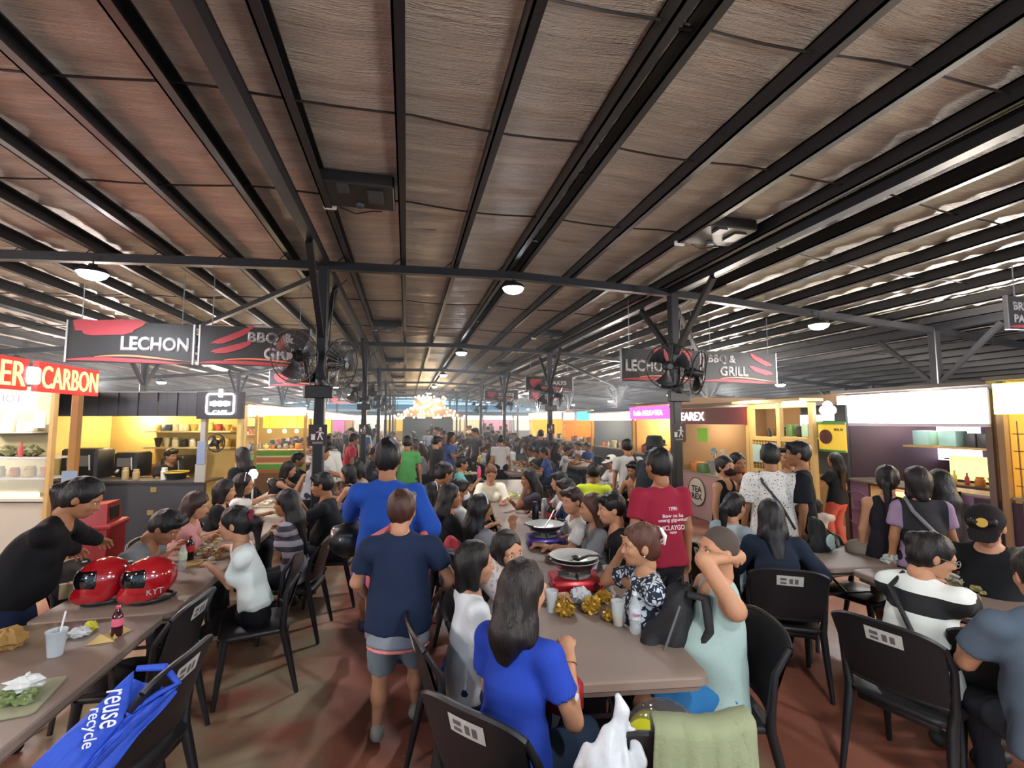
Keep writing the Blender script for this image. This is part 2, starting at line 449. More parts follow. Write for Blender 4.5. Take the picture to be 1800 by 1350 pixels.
# ------------------------------------------------------------------ grill smoke hanging under the roof
HAZE = True
if HAZE:
    hm = bpy.data.materials.new('grill_smoke'); hm.use_nodes = True; nt = hm.node_tree; nt.nodes.clear()
    vs_ = nt.nodes.new('ShaderNodeVolumeScatter'); vs_.inputs['Color'].default_value = (.78, .88, 1, 1); vs_.inputs['Density'].default_value = .0085; vs_.inputs['Anisotropy'].default_value = .25
    ou = nt.nodes.new('ShaderNodeOutputMaterial'); nt.links.new(vs_.outputs[0], ou.inputs['Volume'])
    m_ = MB(); m_.box((0, 26.5, 2.05), (27, 39, 4.9)); hz = m_.build('haze', hm); tag(hz, 'thin bluish grill smoke filling the hall', 'smoke', kind='stuff')
# ------------------------------------------------------------------ smooth bodies: blended round cones turned into one surface
V3 = lambda *a: np.array(a, float)
def nrm(v):
    v = np.asarray(v, float); return v / max(np.linalg.norm(v), 1e-9)
def cap(a, b, ra, rb=None, k=.03, fl=None, cs=False, ce=False, sub=False):
    return dict(t='c', a=V3(*a), b=V3(*b), ra=ra, rb=ra if rb is None else rb, k=k, fl=fl, cs=cs, ce=ce, sub=sub)
def ell(c, r, R=None, k=.02, sub=False):
    return dict(t='e', c=V3(*c), r=V3(*r), R=R, k=k, sub=sub)
def surf(prims, h, disp=None, cuts=()):
    los = []; his = []
    for p in prims:
        if p['sub']: continue
        if p['t'] == 'c':
            r = max(p['ra'], p['rb']) + .015
            los.append(np.minimum(p['a'], p['b']) - r); his.append(np.maximum(p['a'], p['b']) + r)
        else:
            r = p['r'].max() + .01; los.append(p['c'] - r); his.append(p['c'] + r)
    lo = np.min(los, 0) - 2.5 * h; hi = np.max(his, 0) + 2.5 * h
    n = np.ceil((hi - lo) / h).astype(int) + 1
    F = np.full(n, .3, np.float32)
    ax = [(lo[i] + h * np.arange(n[i])).astype(np.float32) for i in range(3)]
    for p in prims:
        if p['t'] == 'c':
            m = max(p['ra'], p['rb']) + p['k'] + 2.5 * h
            l = np.minimum(p['a'], p['b']) - m; u = np.maximum(p['a'], p['b']) + m
        else:
            m = p['r'].max() + p['k'] + 2.5 * h; l = p['c'] - m; u = p['c'] + m
        i0 = np.maximum(((l - lo) / h).astype(int), 0); i1 = np.minimum(((u - lo) / h).astype(int) + 2, n)
        if (i1 <= i0).any(): continue
        sl = tuple(slice(i0[i], i1[i]) for i in range(3))
        X = ax[0][sl[0]][:, None, None]; Y = ax[1][sl[1]][None, :, None]; Z = ax[2][sl[2]][None, None, :]
        if p['t'] == 'c':
            x, y, z = X - p['a'][0], Y - p['a'][1], Z - p['a'][2]; ba = p['b'] - p['a']
            if p['fl'] is not None:
                fn, ff = p['fl']; q = x * fn[0] + y * fn[1] + z * fn[2]; g = ff - 1
                x = x + q * (g * fn[0]); y = y + q * (g * fn[1]); z = z + q * (g * fn[2])
                ba = ba + np.dot(ba, fn) * g * np.asarray(fn)
            L2 = max(float(ba @ ba), 1e-9)
            tt = (x * ba[0] + y * ba[1] + z * ba[2]) / L2; tc = np.clip(tt, 0, 1)
            d = np.sqrt((x - tc * ba[0]) ** 2 + (y - tc * ba[1]) ** 2 + (z - tc * ba[2]) ** 2) - (p['ra'] + (p['rb'] - p['ra']) * tc)
            if p['fl'] is not None: d = d / (1 + (p['fl'][1] - 1) * .5)
            L = math.sqrt(L2)
            if p['ce']: d = np.maximum(d, (tt - 1) * L)
            if p['cs']: d = np.maximum(d, -tt * L)
        else:
            x, y, z = X - p['c'][0], Y - p['c'][1], Z - p['c'][2]
            if p['R'] is not None:
                R = p['R']; x, y, z = (x * R[0, 0] + y * R[1, 0] + z * R[2, 0]), (x * R[0, 1] + y * R[1, 1] + z * R[2, 1]), (x * R[0, 2] + y * R[1, 2] + z * R[2, 2])
            r = p['r']; k0 = np.sqrt((x / r[0]) ** 2 + (y / r[1]) ** 2 + (z / r[2]) ** 2)
            k1 = np.sqrt((x / r[0] ** 2) ** 2 + (y / r[1] ** 2) ** 2 + (z / r[2] ** 2) ** 2) + 1e-6
            d = k0 * (k0 - 1) / k1
        k = p['k']; A = F[sl]
        if p['sub']:
            hh = np.maximum(k - np.abs(A + d), 0) / k; F[sl] = np.maximum(A, -d) + hh * hh * k * .25
        else:
            hh = np.maximum(k - np.abs(A - d), 0) / k; F[sl] = np.minimum(A, d) - hh * hh * k * .25
    X = ax[0][:, None, None]; Y = ax[1][None, :, None]; Z = ax[2][None, None, :]
    if disp is not None: F = F + disp(X, Y, Z)
    for pt, nn in cuts: F = np.maximum(F, (X - pt[0]) * nn[0] + (Y - pt[1]) * nn[1] + (Z - pt[2]) * nn[2])
    F[0] = F[-1] = .3; F[:, 0] = F[:, -1] = .3; F[:, :, 0] = F[:, :, -1] = .3
    # surface nets
    S = F < 0
    acc = np.zeros(tuple(n - 1) + (3,), np.float32); cnt = np.zeros(tuple(n - 1), np.float32)
    cross = []
    for a in range(3):
        s0 = [slice(None)] * 3; s1 = [slice(None)] * 3; s0[a] = slice(0, -1); s1[a] = slice(1, None)
        f0, f1 = F[tuple(s0)], F[tuple(s1)]; c = S[tuple(s0)] != S[tuple(s1)]
        t = np.where(c, f0 / np.where(c, f0 - f1, 1), 0); cross.append((c, S[tuple(s0)]))
        b, e = [q for q in range(3) if q != a]
        for db in (0, 1):
            for de in (0, 1):
                ss = [slice(None)] * 3; ss[b] = slice(db, n[b] - 1 + db); ss[e] = slice(de, n[e] - 1 + de)
                cc = c[tuple(ss)]; cnt += cc
                acc[..., a] += t[tuple(ss)]
                acc[..., b] += cc * db; acc[..., e] += cc * de
    act = cnt > 0; idx = -np.ones(act.shape, np.int64); idx[act] = np.arange(act.sum())
    pos = acc[act] / cnt[act][:, None] + np.argwhere(act); pos = pos * h + lo
    quads = []
    for a in range(3):
        c, s0 = cross[a]; b, e = (a + 1) % 3, (a + 2) % 3
        q = np.argwhere(c); ok = (q[:, b] > 0) & (q[:, e] > 0) & (q[:, b] < n[b] - 1) & (q[:, e] < n[e] - 1); q = q[ok]
        ins = s0[tuple(q.T)]
        def cell(db, de):
            r = q.copy(); r[:, b] -= db; r[:, e] -= de; return idx[tuple(r.T)]
        Q = np.stack([cell(1, 1), cell(0, 1), cell(0, 0), cell(1, 0)], 1)
        Q[~ins] = Q[~ins][:, ::-1]
        quads.append(Q)
    return pos, np.concatenate(quads)
def np_mesh(name, chunks, mats):
    """chunks: list of (pos, quads, material index)"""
    me = bpy.data.meshes.new(name)
    V = []; Q = []; M = []; o = 0
    for p, q, mi in chunks:
        V.append(p); Q.append(q + o); M.append(np.full(len(q), mi)); o += len(p)
    V = np.concatenate(V).astype(np.float32); Q = np.concatenate(Q).astype(np.int32); M = np.concatenate(M).astype(np.int32)
    me.vertices.add(len(V)); me.vertices.foreach_set('co', V.ravel())
    me.loops.add(Q.size); me.loops.foreach_set('vertex_index', Q.ravel())
    me.polygons.add(len(Q)); me.polygons.foreach_set('loop_start', np.arange(0, Q.size, 4, dtype=np.int32))
    me.polygons.foreach_set('loop_total', np.full(len(Q), 4, np.int32))
    for m in mats: me.materials.append(m)
    me.polygons.foreach_set('material_index', M); me.polygons.foreach_set('use_smooth', np.ones(len(Q), bool))
    me.update(calc_edges=True); return me
def folds(amp, seed, f=1.0, anis=(1, 1, 1)):
    r = np.random.RandomState(seed); K = [(r.normal(size=3) * (28, 28, 16) * f * anis, r.uniform(0, 6.3)) for _ in range(4)]
    def fn(X, Y, Z):
        s = 0
        for k, ph in K: s = s + np.sin(X * k[0] + Y * k[1] + Z * k[2] + ph)
        return (amp * .5) * s
    return fn
def ik(a, t, l1, l2, pole):
    a = V3(*a); t = V3(*t); d = t - a; L = np.linalg.norm(d); mx = (l1 + l2) * .998
    if L > mx: t = a + d / L * mx; L = mx; d = t - a
    u = d / max(L, 1e-6); x = (l1 * l1 - l2 * l2 + L * L) / (2 * L); hgt = math.sqrt(max(l1 * l1 - x * x, 0))
    p = V3(*pole); p = p - u * (p @ u); p = nrm(p)
    return a + u * x + p * hgt, t
def rotm(yaw, pitch, roll=0):
    cy, sy = math.cos(yaw), math.sin(yaw); cp, sp = math.cos(pitch), math.sin(pitch); cr, sr = math.cos(roll), math.sin(roll)
    Rz = np.array([[cy, -sy, 0], [sy, cy, 0], [0, 0, 1]]); Rx = np.array([[1, 0, 0], [0, cp, -sp], [0, sp, cp]]); Ry = np.array([[cr, 0, sr], [0, 1, 0], [-sr, 0, cr]])
    return Rz @ Rx @ Ry
SKIN = dict(a=mat('skin_light', 'b08062', .55, bump=.08, bscale=90, var=.05, spec=.35), b=mat('skin_tan', '946547', .55, bump=.08, bscale=90, var=.05, spec=.35),
            c=mat('skin_brown', '7c5138', .55, bump=.08, bscale=90, var=.05, spec=.35))
def hair_mat(col):
    nm = 'hair_' + col
    if nm in _mats: return _mats[nm]
    m = mat(nm, col, .46, spec=.35); nt = m.node_tree; b = nt.nodes['Principled BSDF']
    tc = nt.nodes.new('ShaderNodeTexCoord'); mp = nt.nodes.new('ShaderNodeMapping'); mp.inputs['Scale'].default_value = (90, 90, 5)
    n = nt.nodes.new('ShaderNodeTexNoise'); n.inputs['Scale'].default_value = 1.5; n.inputs['Detail'].default_value = 2
    bp = nt.nodes.new('ShaderNodeBump'); bp.inputs['Strength'].default_value = .55; bp.inputs['Distance'].default_value = .01
    nt.links.new(tc.outputs['Object'], mp.inputs[0]); nt.links.new(mp.outputs[0], n.inputs[0]); nt.links.new(n.outputs['Fac'], bp.inputs['Height']); nt.links.new(bp.outputs[0], b.inputs['Normal'])
    return m
M_EYE = mat('eye_white', 'd9d2ca', .3); M_IRIS = mat('iris_dark', '17100c', .2); M_LIP = mat('lip', '8e4a43', .5); M_BROW = mat('brow', '1c1512', .8)

def skeleton(P):
    s = P['H'] / 1.65; sit = P['pose'] == 'sit'; J = dict(s=s)
    male = P['male']
    seat = P.get('seat', .45)
    pel = V3(0, 0, seat + .095 * s) if sit else V3(0, 0, P.get('pelz', .885 * s))
    le = math.radians(P['lean']); si = math.radians(P['side']); tw = math.radians(P['twist'])
    def up(l, q): return nrm(V3(math.sin(q), math.sin(l), math.cos(l) * math.cos(q)))
    u1 = up(le * .75, si); u2 = up(le * 1.15, si)
    J['pel'] = pel; J['chest'] = pel + u1 * .26 * s; J['neck'] = J['chest'] + u2 * .215 * s; J['u1'] = u1; J['u2'] = u2
    rt = V3(math.cos(tw), math.sin(tw), -math.sin(si) * .6); rt = nrm(rt - u2 * (rt @ u2)); fw = np.cross(u2, rt); J['rt'] = rt; J['fw'] = fw
    sw = (.178 if male else .158) * s * P['build'] ** .5
    J['sh'] = {q: J['neck'] - u2 * .045 * s + rt * (q * sw) + (V3(0, 0, .035) if P.get('shrug', {}).get(q) else 0) for q in (-1, 1)}
    hy, hp = math.radians(P['hyaw']), math.radians(P['hpitch'])
    R = rotm(tw + hy, hp - le * .55, math.radians(P['hroll'])); J['R'] = R
    J['head'] = J['neck'] + nrm(u2 * .7 + V3(0, 0, .5)) * .085 * s + R @ V3(0, .02, .10) * s
    J['hip'] = {q: pel + V3(q * .085 * s, 0, -.02 * s) for q in (-1, 1)}
    for q in (-1, 1):
        tgt = P['hand'][q]
        if isinstance(tgt, str):
            tgt = {'side': V3(q * (sw + .07), .04, J['sh'][q][2] - .50 * s), 'lap': V3(q * .09, .30 * s, seat + .19), 'table': V3(q * .16, .40 * s + .1 * math.sin(le), .80),
                   'eat': V3(q * .07, .33 * s + .3 * math.sin(le), J['head'][2] - .16), 'chin': J['head'] + R @ V3(q * .045, .075, -.115) * s,
                   'phone': V3(q * .08, .36 * s, J['neck'][2] - .12)}[tgt]
        pole = P.get('pole', {}).get(q, V3(q * .55, -.45, -.8))
        J['el', q], J['wr', q] = ik(J['sh'][q], tgt, .265 * s, .235 * s, pole)
        J['ank', q] = V3(*P['foot'][q]) if P['foot'].get(q) is not None else (V3(q * .10, .36 * s + P.get('footfwd', .02), .085) if sit else V3(q * .09, 0, .085))
        J['kn', q], J['ank', q] = ik(J['hip'][q], J['ank', q], .40 * s, .40 * s, V3(q * P.get('splay', .15), 1, .35 if sit else 0))
    return J
def hand_prims(w, d, pn, side, s, curl, hi):
    """palm, four fingers of different length, thumb from the side of the palm"""
    d = nrm(d); pn = nrm(pn - d * (pn @ d)); lat = np.cross(d, pn) * side
    pe = w + d * .078 * s; o = [cap(w, pe, .026 * s, .031 * s, .02, (pn, 1.9))]
    Ls = (.068, .078, .072, .056)
    for i in range(4):
        off = (i - 1.5) * .0195 * s
        b = pe + lat * -off + d * (-.008 * s)
        spread = lat * -(i - 1.5) * .10
        d1 = nrm(d * math.cos(curl) + pn * math.sin(curl) + spread); d2 = nrm(d * math.cos(2.1 * curl) + pn * math.sin(2.1 * curl) + spread * .5)
        m = b + d1 * Ls[i] * .55 * s; e = m + d2 * Ls[i] * .5 * s
        if hi: o += [cap(b, m, .0098 * s, .0088 * s, .006), cap(m, e, .0086 * s, .0072 * s, .003)]
        else: o += [cap(b, e, .012 * s, .009 * s, .008)]
    tb = w + d * .022 * s + lat * .020 * s; td = nrm(d * .72 + lat * .62 + pn * (.2 + .4 * math.sin(curl))); tm = tb + td * .036 * s; td2 = nrm(td + d * .55 - lat * .2)
    o += [cap(tb, tm, .014 * s, .0105 * s, .01), cap(tm, tm + td2 * .03 * s, .0105 * s, .0085 * s, .003)]
    return o
def head_prims(c, R, s, male, hi):
    s = s * 1.05
    g = lambda *a: c + R @ (V3(*a) * s)
    o = [ell(g(0, -.008, .022), V3(.074, .092, .092) * s, R, .02), ell(g(0, .030, -.040), V3(.058, .060, .072) * s, R, .035), ell(g(0, .052, -.082), V3(.030, .030, .026) * s, R, .03),
         cap(g(0, -.02, -.04), g(0, -.035, -.12), .052 * s, .052 * s, .03)]
    if hi:
        o += [cap(g(-.045, .072, .018), g(.045, .072, .018), .013 * s, .013 * s, .02), ell(g(-.031, .091, -.002), V3(.018, .013, .011) * s, R, .012, True), ell(g(.031, .091, -.002), V3(.018, .013, .011) * s, R, .012, True),
              cap(g(0, .084, .004), g(0, .101, -.032), .0075 * s, .0125 * s, .010), cap(g(-.012, .088, -.037), g(.012, .088, -.037), .009 * s, .009 * s, .006),
              cap(g(-.036, .060, -.030), g(.036, .060, -.030), .022 * s, .022 * s, .02), ell(g(0, .083, -.062), V3(.024, .010, .013) * s, R, .01)]
    for q in (-1, 1): o.append(ell(g(q * .077, -.004, -.012), V3(.010, .020, .031) * s, R @ rotm(q * .35, 0), .006))
    return o
def hair_prims(J, P, hi):
    c, R, s = J['head'], J['R'], J['s'] * 1.05; g = lambda *a: c + R @ (V3(*a) * s)
    st = P['hair']; th = P.get('hairth', 1.0); o = []; u2, fw, rt = J['u2'], J['fw'], J['rt']
    if st == 'buzz':
        o = [ell(g(0, -.012, .030), V3(.0765, .0935, .0925) * s, R, .01)]
        return o + [ell(g(0, .082, -.03), V3(.085, .060, .088) * s, R, .006, True), ell(g(0, .0, -.09), V3(.11, .14, .07) * s, R, .005, True)]
    o = [ell(g(0, -.014, .032), V3(.086, .102, .096) * s * (1, 1, th), R, .03), ell(g(0, -.040, -.020), V3(.078, .076, .085) * s, R, .03)]
    face = [ell(g(0, .095, -.030), V3(.064, .070, .088) * s, R, .012, True)]
    if st == 'short':
        o[1] = ell(g(0, -.042, -.010), V3(.072, .064, .070) * s, R, .03)
        o.append(cap(g(-.04, .07, .085), g(.045, .075, .08), .024 * s, .024 * s, .03))
        face = [ell(g(0, .105, -.030), V3(.072, .078, .084) * s, R, .012, True), ell(g(0, .055, -.07), V3(.10, .075, .062) * s, R, .01, True)]
        return o + face
    tail = []
    def flow(x, y0, L, r0, r1, lat):
        a = g(x, y0, .0); nb = J['neck'] - fw * (.085 * s) + rt * lat
        b = nb + u2 * .02; e = b - u2 * L - V3(0, 0, .02)
        return [cap(a, b, r0, r0, .04, (fw, 1.3)), cap(b, e, r0, r1, .04, (fw, 1.5))]
    L = P.get('hairlen', .28) * s
    if st == 'long':
        tail = flow(0, -.05, L, .074 * s, .048 * s, 0) + [cap(g(.062, -.02, .0), J['neck'] + rt * .075 * s - fw * .03 * s, .030 * s, .038 * s, .03), cap(g(-.062, -.02, .0), J['neck'] - rt * .075 * s - fw * .03 * s, .030 * s, .038 * s, .03)]
        if P.get('front'): tail += [cap(g(q * .070, .02, -.03), J['neck'] + rt * q * .085 * s + fw * .06 * s - u2 * .10 * s, .022 * s, .026 * s, .03) for q in (-1, 1)]
    elif st == 'bob':
        tail = [cap(g(q * .055, -.02, .02), g(q * .060, -.01, -.115), .036 * s, .032 * s, .03) for q in (-1, 1)] + [cap(g(0, -.06, 0), g(0, -.065, -.12), .058 * s, .05 * s, .03)]
    elif st == 'pony':
        a = g(0, -.105, .03); b = a - fw * .05 * s - V3(0, 0, .06) * s
        tail = [cap(a, b, .028 * s, .034 * s, .02), cap(b, b - fw * .015 * s - V3(0, 0, L * .9), .036 * s, .014 * s, .03)]
    elif st == 'bun': tail = [ell(g(0, -.10, .055), V3(.042, .042, .042) * s, R, .02)]
    if st in ('pony', 'bun'): face.append(ell(g(0, .04, -.095), V3(.09, .09, .058) * s, R, .015, True))
    return o + tail[:0] + face + tail
def person(label, px=None, py=None, face=0., pose='sit', H=1.6, male=False, lean=8, side=0, twist=0, hyaw=0, hpitch=0, hroll=0, hand=None, pole=None, foot=None, footfwd=.02,
           top=('222226', 'tee'), bottom=('20222b', 'long'), hair='short', haircol='14100f', hairlen=.28, skin='b', shoes='2a2626', lod=1, build=1.0, pos=None, name='person',
           group=None, extra=None, front=False, curl=.5, splay=.15, chair=None, seat=.45, flip=None, hz=None, hairth=1.0, palm=None, pelz=None, cat='person'):
    """a clothed figure; px,py = picture position of the middle of the head, face = heading in degrees (0 = +X, 90 = +Y)"""
    hand = hand or {-1: 'table' if pose == 'sit' else 'side', 1: 'table' if pose == 'sit' else 'side'}
    if isinstance(hand, str): hand = {-1: hand, 1: hand}
    P = dict(pose=pose, H=H, male=male, lean=lean, side=side, twist=twist, hyaw=hyaw, hpitch=hpitch, hroll=hroll, hand=hand, pole=pole or {}, foot=foot or {}, footfwd=footfwd, hair=hair, hairlen=hairlen, build=build, front=front, splay=splay, seat=seat, hairth=hairth)
    if pelz: P['pelz'] = pelz
    rz = math.radians(face) - PI / 2; hd = lod == 2; c_, s_ = math.cos(rz), math.sin(rz)
    want = {}
    for nm_, dct in (('hand', P['hand']), ('foot', P['foot'])):
        for q in (-1, 1):
            if isinstance(dct.get(q), tuple) and len(dct[q]) == 4: want[nm_, q] = dct[q][1:]
    P['hand'] = {q: ('lap' if ('hand', q) in want else P['hand'][q]) for q in (-1, 1)}
    P['foot'] = {q: v for q, v in P['foot'].items() if ('foot', q) not in want}
    J = skeleton(P)
    if pos is None:
        w = at(px, py, float(J['head'][2])); hx, hy = J['head'][0], J['head'][1]
        pos = (w.x - (c_ * hx - s_ * hy), w.y - (s_ * hx + c_ * hy))
    for (nm_, q), (qx, qy, qz) in want.items():     # a hand or foot asked for where the photograph shows it
        w = at(qx, qy, qz); dx, dy = w.x - pos[0], w.y - pos[1]
        P[nm_][q] = V3(c_ * dx + s_ * dy, -s_ * dx + c_ * dy, qz)
    hand = P['hand']
    if want: J = skeleton(P)
    s = J['s']
    hb = .0135 if hd else .021; hh = .0062 if hd else .0105; hf = .0052 if hd else .0095
    bw = build; fm = 1.0 if male else .92
    FL = (J['fw'], 1.45 / bw ** .3)
    sk = SKIN[skin]
    torso = [cap(J['hip'][-1], J['hip'][1], .086 * s * bw, None, .05, ((0, 1, 0), 1.1)), cap(J['pel'], J['chest'], .125 * s * fm * bw, .118 * s * fm * bw, .05, FL), cap(J['chest'], J['neck'] - J['u2'] * .08 * s, .135 * s * fm * bw ** .8, .115 * s * fm * bw ** .7, .05, FL),
             cap(J['sh'][-1], J['sh'][1], .045 * s, .045 * s, .06)]
    if bw > 1.12: torso.append(ell(J['chest'] + J['fw'] * .06 * s - J['u1'] * .12 * s, V3(.13, .12, .13) * s * bw, None, .06))
    if not male:
        for q in (-1, 1): torso.append(ell(J['chest'] + J['u2'] * .045 * s + J['fw'] * .085 * s + J['rt'] * q * .065 * s, V3(.056, .05, .056) * s, None, .04))
    body = torso + [cap(J['neck'] - J['u2'] * .03 * s, J['head'] + J['R'] @ V3(0, -.025, -.05) * s, .055 * s, .050 * s, .035)]
    for q in (-1, 1):
        body += [cap(J['sh'][q], J['el', q], .043 * s * bw ** .5, .037 * s * bw ** .4, .035), cap(J['el', q], J['wr', q], .037 * s, .0255 * s, .02),
                 cap(J['hip'][q], J['kn', q], .083 * s * bw ** .7, .056 * s, .04), cap(J['kn', q], J['kn', q] * .55 + J['ank', q] * .45, .054 * s, .052 * s, .03), cap(J['kn', q] * .6 + J['ank', q] * .4, J['ank', q], .050 * s, .034 * s, .03)]
        fd = V3(0, 1, 0); fd = nrm(V3(q * .18, 1, 0)); heel = J['ank', q] - fd * .03 * s + V3(0, 0, -.045); toe = J['ank', q] + fd * .15 * s; toe[2] = heel[2] - .012
        if heel[2] < .03: heel[2] = .03; toe[2] = .022
        J['heel', q], J['toe', q] = heel, toe
        body.append(cap(heel, toe, .031 * s, .024 * s, .03))
    ch = [surf(body, hb) + (0,)]
    if lod: ch.append(surf(head_prims(J['head'], J['R'], s, male, True), hh) + (0,))
    for q in (-1, 1):
        d = J['wr', q] - J['el', q]; pn = (palm or {}).get(q, V3(-q * .3, .35, -1) if not (isinstance(hand[q], str) and hand[q] == 'side') else V3(-q, .2, 0))
        cu = curl[q] if isinstance(curl, dict) else curl
        dd = nrm(d) if not (isinstance(hand[q], str) and hand[q] == 'table') else nrm(nrm(d) + V3(0, .25, -.1))
        ch.append(surf([cap(J['wr', q] - nrm(d) * .03, J['wr', q], .026 * s, .0255 * s, .01)] + hand_prims(J['wr', q], dd, V3(*pn), q, s, cu, hd), hf) + (0,))
    root = empty(name, (pos[0], pos[1], 0), rz, label, cat, group)
    link_mesh('body', np_mesh('body', ch, [sk]), root)
    # ---- clothing
    tc, ts = top[0], top[1]; cm = top[2] if len(top) > 2 else cloth(tc)
    if ts != 'bare':
        e = .013 if hd else .017; hem = P['pel'] if 'pel' in P else None
        sh = []
        lo = J['pel'] - J['u1'] * ({'crop': -.03, 'long': .16, 'jacket': .12}.get(ts, .07)) * s
        inf = e + {'jacket': .016, 'loose': .018}.get(ts, .004)
        hemr = (.160 if ts != 'jacket' else .165) * s * bw + inf
        sh.append(cap(lo, J['chest'], hemr, .122 * s * fm * bw + inf, .04, (J['fw'], FL[1] * 1.03), cs=True))
        sh.append(cap(J['chest'], J['neck'] - J['u2'] * .08 * s, .135 * s * fm * bw ** .8 + inf, .115 * s * fm * bw ** .7 + inf * .8, .04, FL))
        for q in (-1, 1): sh.append(cap(lo + J['rt'] * q * .083 * s, J['pel'] + J['u1'] * .10 * s + J['rt'] * q * .06 * s, .088 * s * bw + inf + .006, .085 * s * bw + inf, .03, cs=True))
        if bw > 1.12: sh.append(ell(J['chest'] + J['fw'] * .06 * s - J['u1'] * .12 * s, (V3(.13, .12, .13) * s * bw + inf), None, .06))
        if not male:
            for q in (-1, 1): sh.append(ell(J['chest'] + J['u2'] * .045 * s + J['fw'] * .085 * s + J['rt'] * q * .065 * s, V3(.056, .05, .056) * s + e, None, .04))
        if ts in ('tank',):
            sh.append(cap(J['sh'][-1] * .45 + J['sh'][1] * .55, J['sh'][1] * .60 + J['sh'][-1] * .40, .02, .02, .02))
            for q in (-1, 1): sh.append(cap(J['chest'] + J['rt'] * q * .09 * s, J['neck'] + J['rt'] * q * .085 * s - J['u2'] * .035 * s, .068 * s, .060 * s, .03))
        else:
            sh.append(cap(J['sh'][-1], J['sh'][1], .045 * s + e * .8, None, .05))
            for q in (-1, 1):
                S, E, W = J['sh'][q], J['el', q], J['wr', q]
                r0, r1 = .042 * s * bw ** .5 + inf * .85, .037 * s * bw ** .4 + inf
                if ts in ('long_sleeve', 'jacket', 'coat'):
                    sh += [cap(S, E, r0, r1 + .004, .03), cap(E, E + (W - E) * .93, r1 + .004, .030 * s + inf, .02, ce=True)]
                else:
                    t = {'cap': .35, 'loose': .80}.get(ts, .62)
                    sh.append(cap(S, S + (E - S) * t, r0 + .004, r0 + .010, .03, ce=True))
        nk = J['neck'] + J['u2'] * (.012 if ts != 'tank' else -.012) * s
        cut = [ell(J['neck'] + J['u2'] * .045 * s + J['fw'] * .03 * s, V3(.066, .075, .052) * s if ts not in ('jacket',) else V3(.05, .05, .03) * s, None, .01, True)]
        if ts == 'tank': cut.append(ell(J['neck'] + J['fw'] * .07 * s + J['u2'] * -.02, V3(.06, .07, .075) * s, None, .01, True))
        if ts == 'jacket': cut.append(cap(J['neck'] - J['u2'] * .01, J['neck'] + J['u2'] * .045 * s, .063 * s, .066 * s, .01, ce=True))
        me = np_mesh('top', [surf(sh + cut, hb, folds(.0045 if hd else .004, int(abs(pos[0] * 37 + pos[1] * 11)) % 999)) + (0,)], [cm])
        link_mesh({'jacket': 'jacket', 'tank': 'tank_top'}.get(ts, 'shirt'), me, root)
    bc, bs = bottom[0], bottom[1]; bmm = bottom[2] if len(bottom) > 2 else cloth(bc)
    e = .010 if hd else .015; pp = [cap(J['hip'][-1], J['hip'][1], .086 * s * bw + e, None, .05, ((0, 1, 0), 1.1)), cap(J['pel'] - J['u1'] * .02, J['pel'] + J['u1'] * .07 * s, .125 * s * fm * bw + e, .118 * s * fm * bw + e, .05, FL, ce=True)]
    if bs == 'skirt': pp.append(cap(J['pel'], (J['kn', -1] + J['kn', 1]) / 2 * .8 + J['pel'] * .2, .15 * s, .17 * s, .04, ((1, 0, 0), .8), ce=True))
    else:
        for q in (-1, 1):
            t = {'long': 1.0, 'shorts': .93, 'short_shorts': .45, 'capri': 1.0}[bs]
            h0, k0 = .083 * s * bw ** .7 + e, .056 * s + e + (.022 if bs in ('shorts', 'short_shorts') else .006)
            pp.append(cap(J['hip'][q], J['hip'][q] + (J['kn', q] - J['hip'][q]) * t, h0, h0 + (k0 - h0) * t, .04, ce=bs in ('shorts', 'short_shorts')))
            if bs in ('long', 'capri'):
                t2 = .92 if bs == 'long' else .45
                pp.append(cap(J['kn', q], J['kn', q] + (J['ank', q] - J['kn', q]) * t2, .060 * s + e, (.044 if bs == 'long' else .055) * s + e, .03, ce=True))
    link_mesh({'shorts': 'shorts', 'short_shorts': 'shorts', 'skirt': 'skirt'}.get(bs, 'trousers'), np_mesh('trousers', [surf(pp, hb, folds(.004, 5)) + (0,)], [bmm]), root)
    if shoes:
        for q in (-1, 1):
            hl, to = J['heel', q], J['toe', q]
            m_ = mat('shoe_' + shoes, shoes, .6)
            so = surf([cap(hl + V3(0, 0, .004), to + V3(0, .01, .006), .039 * s, .034 * s, .02), cap(J['ank', q], hl + V3(0, 0, .02), .040 * s, .040 * s, .03, cs=True)], .011 if hd else .016, None, [((0, 0, max(.004, min(hl[2], to[2]) - .028)), (0, 0, -1))])
            link_mesh('shoe', np_mesh('shoe', [so + (0,)], [m_]), root)
    # ---- hair, face
    s = s * 1.05; R = J['R']; g = lambda *a: Vector(J['head'] + R @ (V3(*a) * s))
    if hair:
        if hair == 'buzz': hm = mat('hair_buzz', '463a33', .8, bump=.5, bscale=300)
        else: hm = hair_mat(haircol)
        amp = .0022 if hair == 'buzz' else .004
        if hair == 'buzz': dsp = None
        else:
            rr = np.random.RandomState(int(abs(pos[0] * 91 + pos[1] * 53)) % 997); ph = rr.uniform(0, 6, 3)
            dsp = lambda X, Y, Z: .0018 * np.sin(X * 130 + 3 * np.sin(Z * 14) + ph[0]) + .0018 * np.sin(Y * 110 + X * 60 + 2 * np.sin(Z * 11) + ph[1]) + .002 * np.sin(Z * 30 + ph[2] + X * 20)
        link_mesh('hair', np_mesh('hair', [surf(hair_prims(J, P, hd), .0085 if hd else .013, dsp) + (0,)], [hm]), root)
